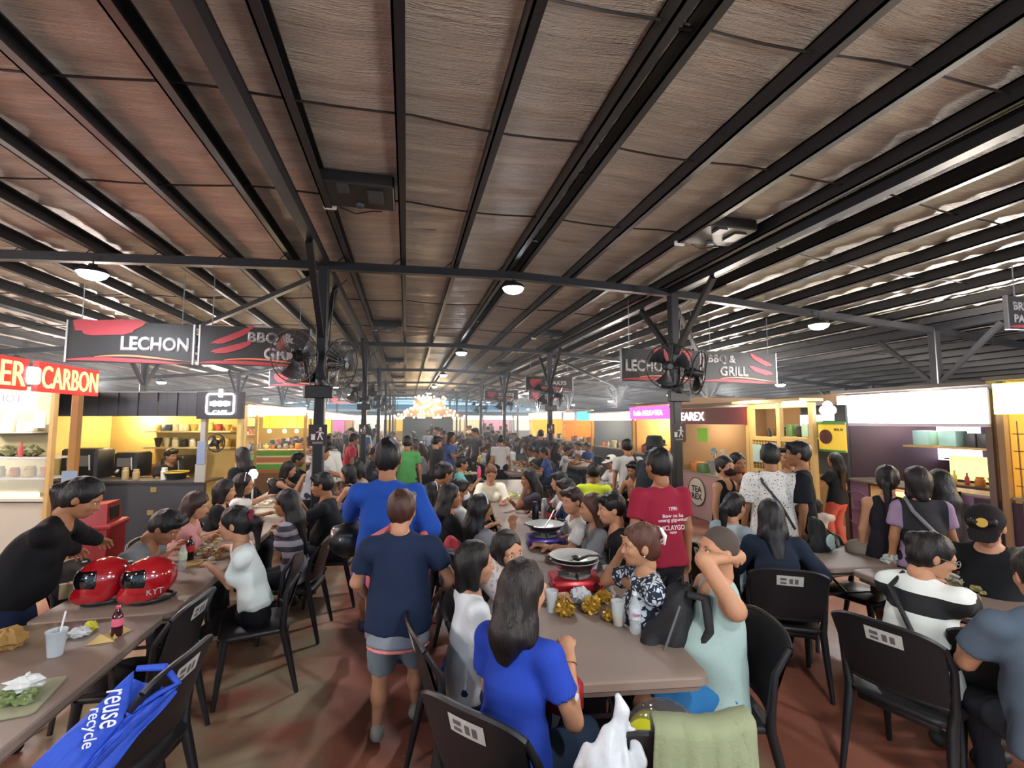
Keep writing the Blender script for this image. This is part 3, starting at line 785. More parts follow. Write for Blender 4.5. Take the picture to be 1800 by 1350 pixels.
    if lod:
        Rm = Matrix([list(R[0]) + [0], list(R[1]) + [0], list(R[2]) + [0], [0, 0, 0, 1]])
        for q in (-1, 1):
            m_ = MB(); c = g(q * .031, .0795, -.002)
            prof = [(0, -1), (.5, -.87), (.87, -.5), (1, 0), (.87, .5), (.5, .87), (0, 1)]
            m_.lathe(prof, 10, T(*c) @ Rm @ Matrix.Diagonal((.0125 * s, .008 * s, .0050 * s, 1)) @ RX(PI / 2)); m_.mi = 1
            c2 = g(q * .031, .0852, -.002); m_.lathe([(0, -1), (.7, -.7), (1, 0), (.7, .7), (0, 1)], 10, T(*c2) @ Rm @ Matrix.Diagonal((.0068 * s, .0035 * s, .0056 * s, 1)) @ RX(PI / 2))
            m_.build('eye', [M_EYE, M_IRIS], root, 60)
            m_ = MB(); m_.tube([g(q * .014, .0865, .016), g(q * .030, .0875, .021), g(q * .050, .076, .016)], [.0026 * s, .0034 * s, .0015 * s], 6); m_.build('eyebrow', M_BROW, root, 60)
        if hd:
            m_ = MB(); m_.tube([g(-.023, .085, -.063), g(-.008, .0935, -.0615), g(0, .0945, -.0625), g(.008, .0935, -.0615), g(.023, .085, -.063)], [.002 * s, .0042 * s, .0042 * s, .0042 * s, .002 * s], 6)
            m_.tube([g(-.020, .085, -.068), g(0, .0935, -.0705), g(.020, .085, -.068)], [.002 * s, .0048 * s, .002 * s], 6)
            m_.build('lips', M_LIP, root, 60)
    root['_hx'] = 0; del root['_hx']
    info = dict(J=J, root=root, g=g, s=s, pos=pos, rz=rz, R=R)
    if extra: extra(info)
    if pose == 'sit' and chair is not False: SEATS.append((pos[0], pos[1], rz, chair or label))
    return info
SEATS = []
# accessories worn on a figure
def on_glasses(col='888888'):
    def f(i):
        m_ = MB(); g, s = i['g'], i['s']
        for q in (-1, 1):
            pts = [g(q * .034 + .024 * math.cos(a), .103, -.004 + .019 * math.sin(a)) for a in np.linspace(0, 2 * PI, 13)]
            m_.tube(pts, .0018, 5, False); m_.tube([g(q * .058, .102, 0), g(q * .078, .06, .004), g(q * .080, -.01, 0)], .0018, 5)
        m_.tube([g(-.011, .103, 0), g(.011, .103, 0)], .0018, 5); m_.build('glasses', mat('frame_' + col, col, .3, .8), i['root'], 60)
    return f
def on_cap(col='17171a', back=False, badge=None):
    def f(i):
        c = i['J']['head']; R = i['R']; s = i['s']; q = -1 if back else 1
        gg = lambda *a: c + R @ (V3(*a) * s)
        pr = [ell(gg(0, -.012, .045), V3(.094, .108, .088) * s, R, .01)]
        P_ = surf(pr + [ell(gg(0, 0, -.06), V3(.2, .2, .085) * s, R, .005, True), cap(gg(-.035, q * .09, .022), gg(.035, q * .09, .022), .04 * s, .04 * s, .01, (R @ V3(0, 0, 1), 5)), cap(gg(-.02, q * .135, .010), gg(.02, q * .135, .010), .045 * s, None, .02, (R @ V3(0, 0, 1), 6))], .0075)
        o = link_mesh('cap', np_mesh('cap', [P_ + (0,)], [cloth(col)]), i['root'])
        if badge:
            m_ = MB(); Rm = Matrix([list(R[0]) + [0], list(R[1]) + [0], list(R[2]) + [0], [0, 0, 0, 1]])
            m_.lathe([(.028 * s, 0), (.028 * s, .008), (0, .010)], 16, T(*gg(0, .088, .088)) @ Rm @ RX(-PI / 2 + .55)); m_.build('badge', mat('badge_' + badge, badge, .5), o, 40)
    return f
def on_mask(col='2b1c20'):
    def f(i):
        c = i['J']['head']; R = i['R']; s = i['s']; gg = lambda *a: c + R @ (V3(*a) * s)
        P_ = surf([ell(gg(0, .046, -.052), V3(.064, .072, .056) * s, R, .01), ell(gg(0, -.03, -.05), V3(.12, .07, .12) * s, R, .01, True)], .008)
        link_mesh('face_mask', np_mesh('face_mask', [P_ + (0,)], [cloth(col)]), i['root'])
    return f
def on_headband(col='d8d8dc'):
    def f(i):
        g = i['g']; m_ = MB(); m_.tube([g(.094 * math.cos(a), .012, .030 + .100 * math.sin(a)) for a in np.linspace(.15, PI - .15, 14)], .0045, 6); m_.build('hairband', mat('band_' + col, col, .3), i['root'], 60)
    return f
def on_scrunchie(col='7a2438'):
    def f(i):
        g = i['g']; m_ = MB(); n = 16
        m_.tube([g(.036 * math.cos(a), -.115 + .006 * math.sin(5 * a), .028 + .036 * math.sin(a)) for a in np.linspace(0, 2 * PI, n + 1)], [.013 + .004 * (k % 2) for k in range(n + 1)], 6, False); m_.build('scrunchie', cloth(col), i['root'], 60)
    return f
def on_claw(col='dfe2de'):
    def f(i):
        g = i['g']; m_ = MB()
        for q in (-1, 1):
            m_.tube([g(q * .012, -.125, .085), g(q * .040, -.140, .045), g(q * .030, -.135, -.005)], [.010, .013, .006], 8)
            for z in (.06, .03, .01): m_.tube([g(q * .036, -.140, z), g(q * .020, -.118, z - .012)], [.006, .003], 6)
        m_.build('claw_clip', mat('clip_' + col, col, .3), i['root'], 60)
    return f
def on_strap(col='1a1a1c', q=1, r=.012):
    def f(i):
        J = i['J']; s = i['s']; m_ = MB()
        a = J['neck'] + J['rt'] * q * .10 * s; b = J['pel'] - J['rt'] * q * .14 * s
        pts = [a - J['fw'] * .11 * s - J['u2'] * .06, (a + b) / 2 - J['fw'] * .150 * s, b - J['fw'] * .125 * s]
        ft = [a + J['fw'] * .08 * s - J['u2'] * .06, (a + b) / 2 + J['fw'] * .19 * s, b + J['fw'] * .13 * s]
        m_.tube([Vector(p) for p in (ft[::-1] + [a + J['u2'] * .035] + pts)], r, 6); m_.build('bag_strap', mat('strap_' + col, col, .6), i['root'], 60)
    return f
def both(*fs):
    def f(i):
        for q in fs: q(i)
    return f

def crowd_mesh(kind, hair, sleeve, bottomlen, arms, seedv):
    P = dict(pose=kind, H=1.6, male=hair == 'short', lean=12 if kind == 'sit' else 2, side=0, twist=0, hyaw=(seedv * 37) % 50 - 25, hpitch=-8, hroll=0, hand={-1: arms[0], 1: arms[1]}, hair=hair, hairlen=.22, build=1.0, foot={}, footfwd=.0, splay=.15)
    J = skeleton(P); s = J['s']; q_ = (-1, 1); h = .027
    skin = [cap(J['neck'], J['head'], .05, .05, .03)]
    for q in q_: skin += [cap(J['sh'][q], J['el', q], .04, .035, .02), cap(J['el', q], J['wr', q], .035, .027, .02), ell(J['wr', q] + nrm(J['wr', q] - J['el', q]) * .06, (.034, .05, .034)), cap(J['kn', q], J['ank', q], .05, .034)]
    FL = (J['fw'], 1.4)
    sh = [cap(J['pel'] - J['u1'] * .06, J['chest'], .155, .13, .04, FL, cs=True), cap(J['chest'], J['neck'] - J['u2'] * .08, .14, .12, .04, FL), cap(J['sh'][-1], J['sh'][1], .06)]
    for q in q_:
        t = .62 if sleeve == 'tee' else 1
        sh.append(cap(J['sh'][q], J['sh'][q] + (J['el', q] - J['sh'][q]) * t, .058, .056, .03, ce=True))
        if sleeve != 'tee': sh.append(cap(J['el', q], J['wr', q], .05, .042))
    pp = [cap(J['hip'][-1], J['hip'][1], .105, None, .04)]
    for q in q_:
        pp.append(cap(J['hip'][q], J['kn', q], .1, .072, .04, ce=bottomlen == 'shorts'))
        if bottomlen != 'shorts': pp.append(cap(J['kn', q], J['ank', q], .072, .052))
    sho = [cap(J['heel0', q] if ('heel0', q) in J else J['ank', q] + V3(0, -.03, -.04), J['ank', q] + V3(0, .14, -.05), .04, .035) for q in q_]
    ch = [surf(skin, h) + (0,), surf(head_prims(J['head'], J['R'], s, True, False), .017) + (0,), surf(sh, h) + (1,), surf(pp, h) + (2,), surf(hair_prims(J, P, False), .019) + (3,), surf(sho, .025) + (4,)]
    return np_mesh('person', ch, [SKIN['b' if seedv % 3 else 'a'], objcol_mat('crowd_shirt'), cloth(['20242e', '2c3440', '1b1b1f', '4a5260'][seedv % 4]), hair_mat('14100f' if seedv % 5 else '3a2218'), mat('shoe_dark', '26242a', .6)])
# ------------------------------------------------------------------ chairs: one-piece black plastic, curved back with a slot, splayed legs
M_CHAIR = mat('chair_plastic', '1b1a1d', .42, bump=.08, bscale=300, spec=.45)
M_STICK = mat('sticker_paper', 'b9b6b0', .6, var=.25, bscale=45)
M_STICK_INK = mat('sticker_ink', '5b5a58', .7)
def chair_proto():
    r = empty('plastic_chair')      # faces +Y, origin on the floor under the seat
    m_ = MB(); m_.prism(rrect(.45, .44, .07, 5, 0, .01), .415, .452, ch=.01)
    m_.bbox((0, .215, .405), (.40, .03, .04), .01); m_.bbox((0, -.18, .405), (.36, .03, .05), .01)
    m_.build('seat', M_CHAIR, r, 50)
    def back(u, v, off=0):          # u across, v up
        a = (u - .5) * 1.9; w = .245 - .02 * (1 - v)
        x = w * math.sin(a) / math.sin(.95); y = -.155 - .10 * (math.cos(a) - math.cos(.95)) - .10 * v
        top = .865 - .045 * abs(2 * u - 1) ** 3
        return (x, y - off, .505 + v * (top - .505))
    m_ = MB(); m_.grid(lambda u, v: back(u, v, 0), 14, 8); m_.grid(lambda u, v: back(1 - u, v, .014), 14, 8)
    m_.tube([back(k / 14, 1, .007) for k in range(15)], .013, 6); m_.tube([back(k / 14, 0, .007) for k in range(15)], .012, 6)
    m_.build('backrest', M_CHAIR, r, 50)
    m_ = MB(); m_.tube([Vector(back(k / 14, 0, .007)) + Vector((0, .012, -.075)) for k in range(15)], .011, 6); m_.build('lower_rail', M_CHAIR, r, 50)
    for q in (-1, 1):
        m_ = MB(); e = back(0 if q < 0 else 1, 1, .007)
        m_.tube([e, (q * .247, -.185, .70), (q * .236, -.165, .50), (q * .222, -.17, .43), (q * .225, -.20, .30), (q * .236, -.265, .005)], [.013, .018, .022, .026, .024, .015], 8); m_.build('leg', M_CHAIR, r, 50)
        m_ = MB(); m_.tube([(q * .205, .185, .43), (q * .212, .20, .30), (q * .222, .235, .005)], [.026, .023, .015], 8); m_.build('leg', M_CHAIR, r, 50)
    m_ = MB(); m_.grid(lambda u, v: back(.66 - .30 * u, .70 + .20 * v, .0165), 5, 2); me = m_.mesh('sticker', M_STICK)
    st = link_mesh('sticker', me, r)
    m_ = MB()
    for (a, b, c, d) in ((.60, .56, .74, .84), (.54, .50, .74, .84), (.47, .40, .73, .77), (.47, .40, .80, .85)): m_.grid(lambda u, v: back(a + (b - a) * u, c + (d - c) * v, .0175), 2, 1)
    m_.build('print', M_STICK_INK, st)
    return r
CHAIR0 = chair_proto(); chair_n = [0]
def chair(x, y, rz, label, group='black plastic chairs at the tables'):
    if chair_n[0] == 0: o = CHAIR0; o.location = (x, y, 0); o.rotation_euler = (0, 0, rz); tag(o, label, 'chair', group)
    else: o = copy_tree(CHAIR0, None, (x, y, 0), rz, label, group)
    chair_n[0] += 1; return o

# ------------------------------------------------------------------ folding tables
M_TABLE = mat('table_plastic', '8a786d', .40, bump=.35, bscale=420, var=.06, spec=.4)
M_TLEG = mat('table_leg_metal', '4a4340', .4, .5)
def table_proto(w=.76, l=1.80):
    r = empty('folding_table')      # long side along Y, origin at the centre of the floor footprint
    m_ = MB(); m_.prism(rrect(w, l, .06, 5), .705, .75, ch=.007)
    m_.build('tabletop', M_TABLE, r, 40)
    m_ = MB(); m_.prism(rrect(w - .06, l - .06, .04, 3), .675, .706); m_.build('underframe', M_TABLE, r, 40)
    for q in (-1, 1):
        m_ = MB(); y = q * (l / 2 - .27)
        for p in (-1, 1): m_.tube([(p * .24, y, .68), (p * .25, y, .45), (p * .30, y + q * .03, .36), (p * .33, y + q * .05, .012)], .0155, 8)
        m_.tube([(-.25, y, .45), (.25, y, .45)], .012, 6); m_.tube([(-.24, y, .66), (.24, y, .66)], .014, 6)
        m_.tube([(0, y, .46), (0, q * .2, .67)], .009, 6)
        m_.build('leg_frame', M_TLEG, r, 50)
    return r
TABLE0 = table_proto(); table_n = [0]
def table(x, y, deg, label, group='brown folding tables in long rows'):
    rz = math.radians(deg)
    if table_n[0] == 0: o = TABLE0; o.location = (x, y, 0); o.rotation_euler = (0, 0, rz); tag(o, label, 'table', group)
    else: o = copy_tree(TABLE0, None, (x, y, 0), rz, label, group)
    table_n[0] += 1; return o
# centre row: near table's front edge seen between (930,1225) and (1252,1195)
fr = at(1253, 1190, .75); fl = at(930, 1226, .75); a1 = at(1063, 993, .75)
dirc = Vector((a1.x - fr.x, a1.y - fr.y)); CDEG = math.degrees(math.atan2(dirc.y, dirc.x)) - 90; CD = dirc.normalized()
CR = Vector((CD.y, -CD.x))           # to the right of the row
base = Vector((fr.x, fr.y)) - CR * .38
def cpt(s, t): p = base + CD * s + CR * t; return p.x, p.y     # along the row, across the row
nthw = ['nearest', 'second', 'third', 'fourth', 'fifth', 'sixth', 'seventh', 'eighth', 'ninth', 'tenth']
for k in range(4):
    x, y = cpt(.9 + 1.815 * k, 0); table(x, y, CDEG, '%s brown folding table of the centre row, running away from the camera' % nthw[k])
# left row: right edge through (0,1320) and (293,1078)
l0 = at(0, 1320, .75); l1 = at(293, 1078, .75)
LD = Vector((l1.x - l0.x, l1.y - l0.y)).normalized(); LDEG = math.degrees(math.atan2(LD.y, LD.x)) - 90; LR = Vector((LD.y, -LD.x))
lbase = Vector((l1.x, l1.y)) - LR * .38 - LD * 1.80
def lpt(s, t): p = lbase + LD * s + LR * t; return p.x, p.y
for k in range(6):
    x, y = lpt(.9 + 1.815 * k - (0 if k == 0 else 0), 0 if k == 0 else .03); table(x, y, LDEG, '%s brown folding table of the left row beside the aisle' % nthw[k])
# right row: left edge through (1493,1000) and (1700,1077)
r0 = at(1700, 1077, .75); r1 = at(1493, 1000, .75)
RD = Vector((r1.x - r0.x, r1.y - r0.y)).normalized(); RDEG = math.degrees(math.atan2(RD.y, RD.x)) - 90; RR = Vector((RD.y, -RD.x))
rbase = Vector((r1.x, r1.y)) + RR * .38
def rpt(s, t): p = rbase + RD * s + RR * t; return p.x, p.y
x, y = rpt(-.9, 0); table(x, y, RDEG, 'nearest brown folding table of the right row, under the wide shallow pan')
x, y = rpt(.93, -.15); table(x, y, RDEG, 'brown folding table of the right row with a beige cap on it')
print('rows', CDEG, LDEG, RDEG, 'base', base, lbase, rbase)
# ------------------------------------------------------------------ people the photograph shows near the camera
def blue_label(i): pass
def px(x, y, z): return ('px', x, y, z)
G_C, G_L, G_R = 'diners at the centre row of tables', 'diners at the left row of tables', 'diners at the right row of tables'
G_W, G_S = 'people walking the aisle', 'people standing near the stalls'
CASTINFO = {}
def navy_print_mat():
    m = mat('navy_white_print', '1c2333', .85); nt = m.node_tree; b = nt.nodes['Principled BSDF']; N = nt.nodes; L = nt.links
    tc = N.new('ShaderNodeTexCoord'); w = N.new('ShaderNodeTexVoronoi'); w.feature = 'DISTANCE_TO_EDGE'; w.inputs['Scale'].default_value = 34
    ns = N.new('ShaderNodeTexNoise'); ns.inputs['Scale'].default_value = 30; ad = N.new('ShaderNodeMath'); ad.operation = 'ADD'
    r = N.new('ShaderNodeValToRGB'); r.color_ramp.interpolation = 'CONSTANT'; e = r.color_ramp.elements
    e[0].position = 0; e[0].color = lin('1c2436') + (1,); e[1].position = .66; e[1].color = lin('c9d4de') + (1,)
    L.new(tc.outputs['Object'], w.inputs[0]); L.new(tc.outputs['Object'], ns.inputs[0]); L.new(w.outputs[0], ad.inputs[0]); L.new(ns.outputs['Fac'], ad.inputs[1]); L.new(ad.outputs[0], r.inputs[0]); L.new(r.outputs[0], b.inputs['Base Color'])
    return m
def speckle_mat(nm, base, dot, scale=60, th=.62):
    m = mat(nm, base, .85); nt = m.node_tree; N = nt.nodes; L = nt.links
    tc = N.new('ShaderNodeTexCoord'); ns = N.new('ShaderNodeTexNoise'); ns.inputs['Scale'].default_value = scale; ns.inputs['Detail'].default_value = 1
    r = N.new('ShaderNodeValToRGB'); r.color_ramp.interpolation = 'CONSTANT'; e = r.color_ramp.elements
    e[0].position = 0; e[0].color = lin(base) + (1,); e[1].position = th; e[1].color = lin(dot) + (1,)
    L.new(tc.outputs['Object'], ns.inputs[0]); L.new(ns.outputs['Fac'], r.inputs[0]); L.new(r.outputs[0], N['Principled BSDF'].inputs['Base Color']); return m
def stripe_mat(nm, stops, axis='Z', lo=0., hi=1.):
    """horizontal bands woven into the cloth, by height on the garment"""
    m = mat(nm, 'ffffff', .85); nt = m.node_tree; N = nt.nodes; L = nt.links
    tc = N.new('ShaderNodeTexCoord'); sp = N.new('ShaderNodeSeparateXYZ'); mr = N.new('ShaderNodeMapRange'); mr.inputs[1].default_value = lo; mr.inputs[2].default_value = hi
    r = N.new('ShaderNodeValToRGB'); r.color_ramp.interpolation = 'CONSTANT'; e = r.color_ramp.elements
    e[0].position, e[0].color = stops[0][0], lin(stops[0][1]) + (1,); e[1].position, e[1].color = stops[1][0], lin(stops[1][1]) + (1,)
    for p, c in stops[2:]: q = e.new(p); q.color = lin(c) + (1,)
    L.new(tc.outputs['Object'], sp.inputs[0]); L.new(sp.outputs[axis], mr.inputs[0]); L.new(mr.outputs[0], r.inputs[0]); L.new(r.outputs[0], N['Principled BSDF'].inputs['Base Color']); return m

# --- centre table, near end
def blue_extra(i):
    J = i['J']; s = i['s']; S, E = J['sh'][1], J['el', 1]; p = S + (E - S) * .55 + J['rt'] * .062
    m_ = MB(); m_.lathe([(.014, 0), (.014, .004), (0, .005)], 12, T(*p) @ RY(PI / 2)); m_.build('sleeve_patch', mat('patch_white', 'cfd6dc', .6), i['root'], 40)
    W = J['wr', 1]; d = nrm(W - E); m_ = MB(); u = nrm(np.cross(d, V3(0, 0, 1))); v = np.cross(d, u)
    m_.tube([Vector(W - d * .02 + (u * math.cos(a) + v * math.sin(a)) * .031) for a in np.linspace(0, 2 * PI, 15)], .0018, 5, False); m_.build('bracelet', mat('gold', 'd9b45a', .25, 1), i['root'])
CASTINFO['blue'] = person('person in a royal blue tee with long dark hair, back turned, table corner', 921, 1036, 42, H=1.60, lean=6, hyaw=-12, hpitch=-4, hand={-1: 'lap', 1: px(1000, 1160, .87)}, pole={1: V3(.5, -.3, -1)},
    top=('2540a2', 'tee'), bottom=('27364a', 'long'), hair='long', haircol='191211', hairlen=.05, skin='a', lod=2, group=G_C, extra=blue_extra, hairth=1.05, curl=.7)
person('person in a white tee with a black bob, in profile at the near table', 836, 988, 8, H=1.50, lean=4, hyaw=-8, hand='lap', top=('dcdfe2', 'tee'), bottom=('2b3350', 'long'), hair='bob', haircol='141110', skin='a', lod=2, group=G_C)
person('person in a pale grey tee resting a cheek on one hand', 893, 967, -8, H=1.52, lean=10, hyaw=-60, hroll=8, hand={-1: 'table', 1: 'chin'}, top=('b4aaa4', 'loose', speckle_mat('grey_floral', 'b4aaa6', '8b8488', 40, .6)), bottom=('8fa0ad', 'long'), hair='long', haircol='17120f', skin='a', lod=2, group=G_C, front=False)
CASTINFO['bagirl'] = person('person with very long straight black hair and a hair clip, back half turned', 845, 893, 20, H=1.55, lean=3, hyaw=5, hand={-1: 'table', 1: 'eat'}, top=('7d7f85', 'tee'), bottom=('7d8388', 'long'), hair='long', hairlen=.34, haircol='0f0d0e', lod=1, group=G_C, extra=on_headband())
person('person in a dark jacket with long black hair looking right', 792, 872, 10, H=1.58, lean=3, hyaw=-12, hand='table', top=('17181b', 'long_sleeve'), bottom=('1b1b20', 'long'), hair='long', hairlen=.30, haircol='0f0d0e', lod=1, group=G_C)
person('person in a red top behind the dark jacket, black hair', 762, 868, 15, H=1.52, lean=3, hand='table', top=('a0283c', 'tee'), bottom=('1b1b20', 'long'), hair='long', hairlen=.2, haircol='0f0d0e', lod=1, group=G_C, extra=on_headband())
person('person in a white shirt and white face mask at the centre row', 808, 862, 10, H=1.55, lean=6, male=True, hand='table', top=('d8d8d6', 'tee'), bottom=('24242a', 'long'), hair='short', lod=1, group=G_C, extra=on_mask('d9dce0'))
person('person in an orange top with tied black hair, leaning in', 782, 832, 20, pose='stand', H=1.52, lean=38, hand={-1: px(820, 880, .8), 1: px(835, 885, .8)}, top=('e07a3a', 'tee'), bottom=('4b525c', 'long'), hair='bun', haircol='14100f', lod=1, group=G_C)
person('person in a cream cardigan with tied brown hair, facing the camera', 863, 832, -95, H=1.60, lean=14, hpitch=-14, hand='table', top=('e2ddc6', 'long_sleeve'), bottom=('2a2a30', 'long'), hair='bun', haircol='5d3826', skin='a', lod=1, group=G_C)
person('person in a dark tee with hands at the face, across from the cardigan', 930, 842, 178, H=1.58, lean=12, hand={-1: 'chin', 1: 'phone'}, top=('433a42', 'tee'), bottom=('26262c', 'long'), hair='long', haircol='15110f', lod=1, group=G_C)
person('person in a striped tee holding a white drink', 812, 815, 0, H=1.6, lean=8, hand={-1: 'table', 1: 'phone'}, top=('5f9d93', 'tee'), bottom=('26262c', 'long'), hair='short', male=True, lod=1, group=G_C)
# right side of the centre row
person('person in a white tee with brown hair smiling towards the left', 1006, 880, 172, H=1.58, lean=10, male=True, hyaw=25, hand='table', top=('d9d9d6', 'tee'), bottom=('2b2b33', 'long'), hair='short', haircol='2b1a13', skin='a', lod=1, group=G_C)
person('person in glasses and a denim top beside the white tee', 994, 861, 172, H=1.58, lean=12, male=True, hand='table', top=('2e4263', 'tee'), bottom=('2b2b33', 'long'), hair='short', haircol='201512', skin='a', lod=1, group=G_C, extra=on_glasses('303236'))
person('person with black hair and a white collar beyond the denim top', 983, 846, 172, H=1.56, lean=10, hand='table', top=('c9c4c2', 'tee'), bottom=('2b2b33', 'long'), hair='short', male=True, haircol='14100f', skin='a', lod=1, group=G_C)
person('person in a grey tee with long brown hair at the centre row', 1040, 892, 170, H=1.57, lean=8, hand='table', top=('75777b', 'tee'), bottom=('2b2b33', 'long'), hair='long', haircol='4a2e22', skin='a', lod=1, group=G_C)
person('person in a black tee reaching across the table', 1074, 893, 172, H=1.66, lean=12, male=True, hand={1: px(990, 945, .82), -1: px(1000, 948, .80)}, top=('1b1c20', 'tee'), bottom=('20222a', 'long'), hair='short', haircol='120f10', skin='a', lod=2, group=G_C)
person('person in a navy patterned blouse with a white claw clip', 1124, 957, 168, H=1.60, lean=7, hyaw=4, hand={1: px(1092, 972, 1.06), -1: px(1084, 1012, .90)}, pole={1: V3(.2, .2, -1), -1: V3(-.6, -.2, -.9)}, palm={-1: V3(.6, .4, -.2), 1: V3(-.3, .8, 0)},
    top=('25304a', 'tee', navy_print_mat()), bottom=('2e2a30', 'long'), hair='bun', haircol='4c2c20', skin='a', lod=2, build=1.15, group=G_C, extra=both(on_claw(), lambda i: (lambda m: (m.lathe([(0, -.006), (.006, 0), (0, .006)], 8, T(*i['g'](-.082, .004, -.045))), m.build('earring', mat('pearl', 'e8e4da', .2), i['root'], 80)))(MB())))
CASTINFO['tank'] = person('person in a mint sleeveless shirt, shaved head, hand behind the neck', 1262, 968, 166, H=1.66, male=True, lean=-5, hyaw=12, hpitch=4, hand={-1: V3(-.03, -.10, 1.18), 1: px(1150, 1066, .84)}, pole={-1: V3(-.5, 1.0, .35), 1: V3(.5, -.4, -.8)}, palm={-1: V3(.2, 1, 0)},
    top=('97aeaa', 'tank', speckle_mat('mint_tee', '97aeaa', '93aaa6')), bottom=('2f6fa5', 'shorts'), hair='buzz', skin='a', lod=2, build=1.2, group=G_C, curl=.9)
# --- walkers in the aisle
CASTINFO['jacket'] = person('person in a blue sports jacket walking away carrying a black helmet bag', 683, 806, 86, pose='stand', H=1.74, male=True, lean=1, hyaw=-6, hand={-1: px(612, 925, 1.02), 1: px(738, 930, 1.08)}, pole={-1: V3(-.8, -.5, -.5), 1: V3(.6, -.8, -.5)},
    foot={-1: px(636, 1112, .14), 1: V3(.10, .38, .085)}, top=('1f479c', 'jacket'), bottom=('5d5e68', 'shorts', speckle_mat('grey_camo', '585a64', '474852', 9, .5)), hair='short', haircol='0f0e10', hairth=1.12, skin='b', lod=2, group=G_W, shoes='232848', build=1.12)
def boy_extra(i):
    J = i['J']; s = i['s']
    for nm, z0, z1, r, c in (('undershirt_hem', .06, .145, .168, '7d8590'), ('pink_trim', .145, .165, .171, 'c97a78')):
        a = J['pel'] - J['u1'] * z0 * s; b = J['pel'] - J['u1'] * z1 * s
        link_mesh(nm, np_mesh(nm, [surf([cap(b, a, r * s * 1.12, r * s * 1.08, .02, (J['fw'], 1.35), cs=True, ce=True)], .011) + (0,)], [cloth(c)]), i['root'])
CASTINFO['boy'] = person('person in a navy tee and grey shorts walking away, brown hair', 707, 896, 84, pose='stand', H=1.475, male=True, lean=2, hyaw=-14, hand={-1: V3(-.20, .22, .82), 1: V3(.24, .20, .84)}, pole={-1: V3(-.9, -.5, -.5), 1: V3(.9, -.6, -.4)},
    foot={-1: px(663, 1276, .085), 1: V3(.08, .34, .085)}, top=('1c2740', 'tee'), bottom=('6b757e', 'shorts'), hair='short', haircol='3c2119', hairth=1.08, skin='a', lod=2, group=G_W, shoes='8a8378', build=1.18, extra=boy_extra)
person('person in a green backpack shirt walking far down the aisle', 716, 778, 88, pose='stand', H=1.62, male=True, top=('4c8a4a', 'tee'), bottom=('25302c', 'shorts'), hair='short', lod=1, group=G_W)
# --- standing right of the centre row
CASTINFO['maroon'] = person('person in a maroon tee with white lettering, standing with back turned', 1157, 818, 92, pose='stand', H=1.66, male=True, lean=0, hyaw=8, top=('8c2136', 'tee'), bottom=('23252b', 'long'), hair='short', haircol='100f11', hairth=1.1, skin='b', lod=2, group=G_S, build=1.08)
person('person in a black shirt and dark bucket hat behind the maroon tee', 1152, 787, 10, pose='stand', H=1.70, male=True, lean=16, top=('1d2024', 'tee'), bottom=('23252b', 'long'), hair='short', skin='b', lod=1, group=G_S,
    extra=lambda i: (lambda m, g: (m.lathe([(.15, .0), (.108, .03), (.098, .09), (.08, .12), (0, .125)], 20, T(*i['J']['head']) @ T(0, -.01, .03)), m.build('bucket_hat', cloth('2b2c28'), i['root'], 60)))(MB(), None))
person('person in a bright yellow tee seated with back turned', 1044, 830, 60, H=1.66, male=True, lean=14, top=('c9d437', 'tee'), bottom=('2b2b33', 'long'), hair='short', lod=1, group='diners beyond the right aisle')
person('person in a white baseball cap and pale top, facing left', 1074, 812, 190, H=1.6, male=True, lean=14, top=('c9c4bd', 'tee'), bottom=('2b2b33', 'long'), hair='short', lod=1, group='diners beyond the right aisle', extra=on_cap('d8d2c8'))
person('person with bare shoulders and cropped hair leaning over a table', 1113, 826, 215, H=1.66, male=True, lean=20, top=('a06e55', 'tank'), bottom=('2b2b33', 'long'), hair='short', lod=1, group='diners beyond the right aisle')
person('person in a grey tee with a sling bag, back turned by the stalls', 1102, 785, 80, pose='stand', H=1.60, male=True, top=('a9a69f', 'tee'), bottom=('2b2b33', 'long'), hair='short', lod=1, group=G_S, extra=on_strap('1c1c20', 1, .02))
# --- left row
person('person in a black top leaning over the left row, ponytail', 146, 874, 12, pose='stand', H=1.62, lean=34, hpitch=-10, hand={-1: px(205, 965, .88), 1: px(170, 985, .86)}, top=('101013', 'long_sleeve'), bottom=('17203a', 'long'), hair='pony', haircol='0e0c0d', hairlen=.26, skin='b', lod=2, build=1.15, group=G_L)
person('person in a grey polo shirt bending over food at the left row', 291, 926, 0, H=1.66, male=True, lean=34, hpitch=-16, hand={-1: px(300, 965, .84), 1: px(290, 975, .84)}, top=('6f7479', 'tee'), bottom=('2a2c33', 'long'), hair='short', haircol='131011', skin='b', lod=2, build=1.15, group=G_L)
person('person in a pink blouse with brown hair at the left row', 346, 888, 8, H=1.56, lean=14, hpitch=-8, hand={-1: px(385, 935, .8), 1: px(365, 945, .8)}, top=('c48c8c', 'tee'), bottom=('2a2c33', 'long'), hair='long', haircol='2f1e1a', hairlen=.12, skin='a', lod=2, group=G_L, build=1.1)
person('person in a black tee with short black hair at the left row', 396, 862, 10, H=1.56, lean=12, hand='table', top=('17171a', 'tee'), bottom=('2a2c33', 'long'), hair='bob', haircol='121011', skin='a', lod=1, group=G_L)
person('person in a white top and hairband pointing across the left row', 428, 851, 12, H=1.60, lean=10, hand={-1: 'table', 1: px(474, 872, .98)}, pole={1: V3(.5, -.2, -.5)}, curl={-1: .5, 1: .1}, top=('d5cfca', 'tee'), bottom=('2a2c33', 'long'), hair='bob', haircol='171212', skin='a', lod=1, group=G_L, extra=both(on_headband('b8b4b8'), on_glasses('3a3a3e')))
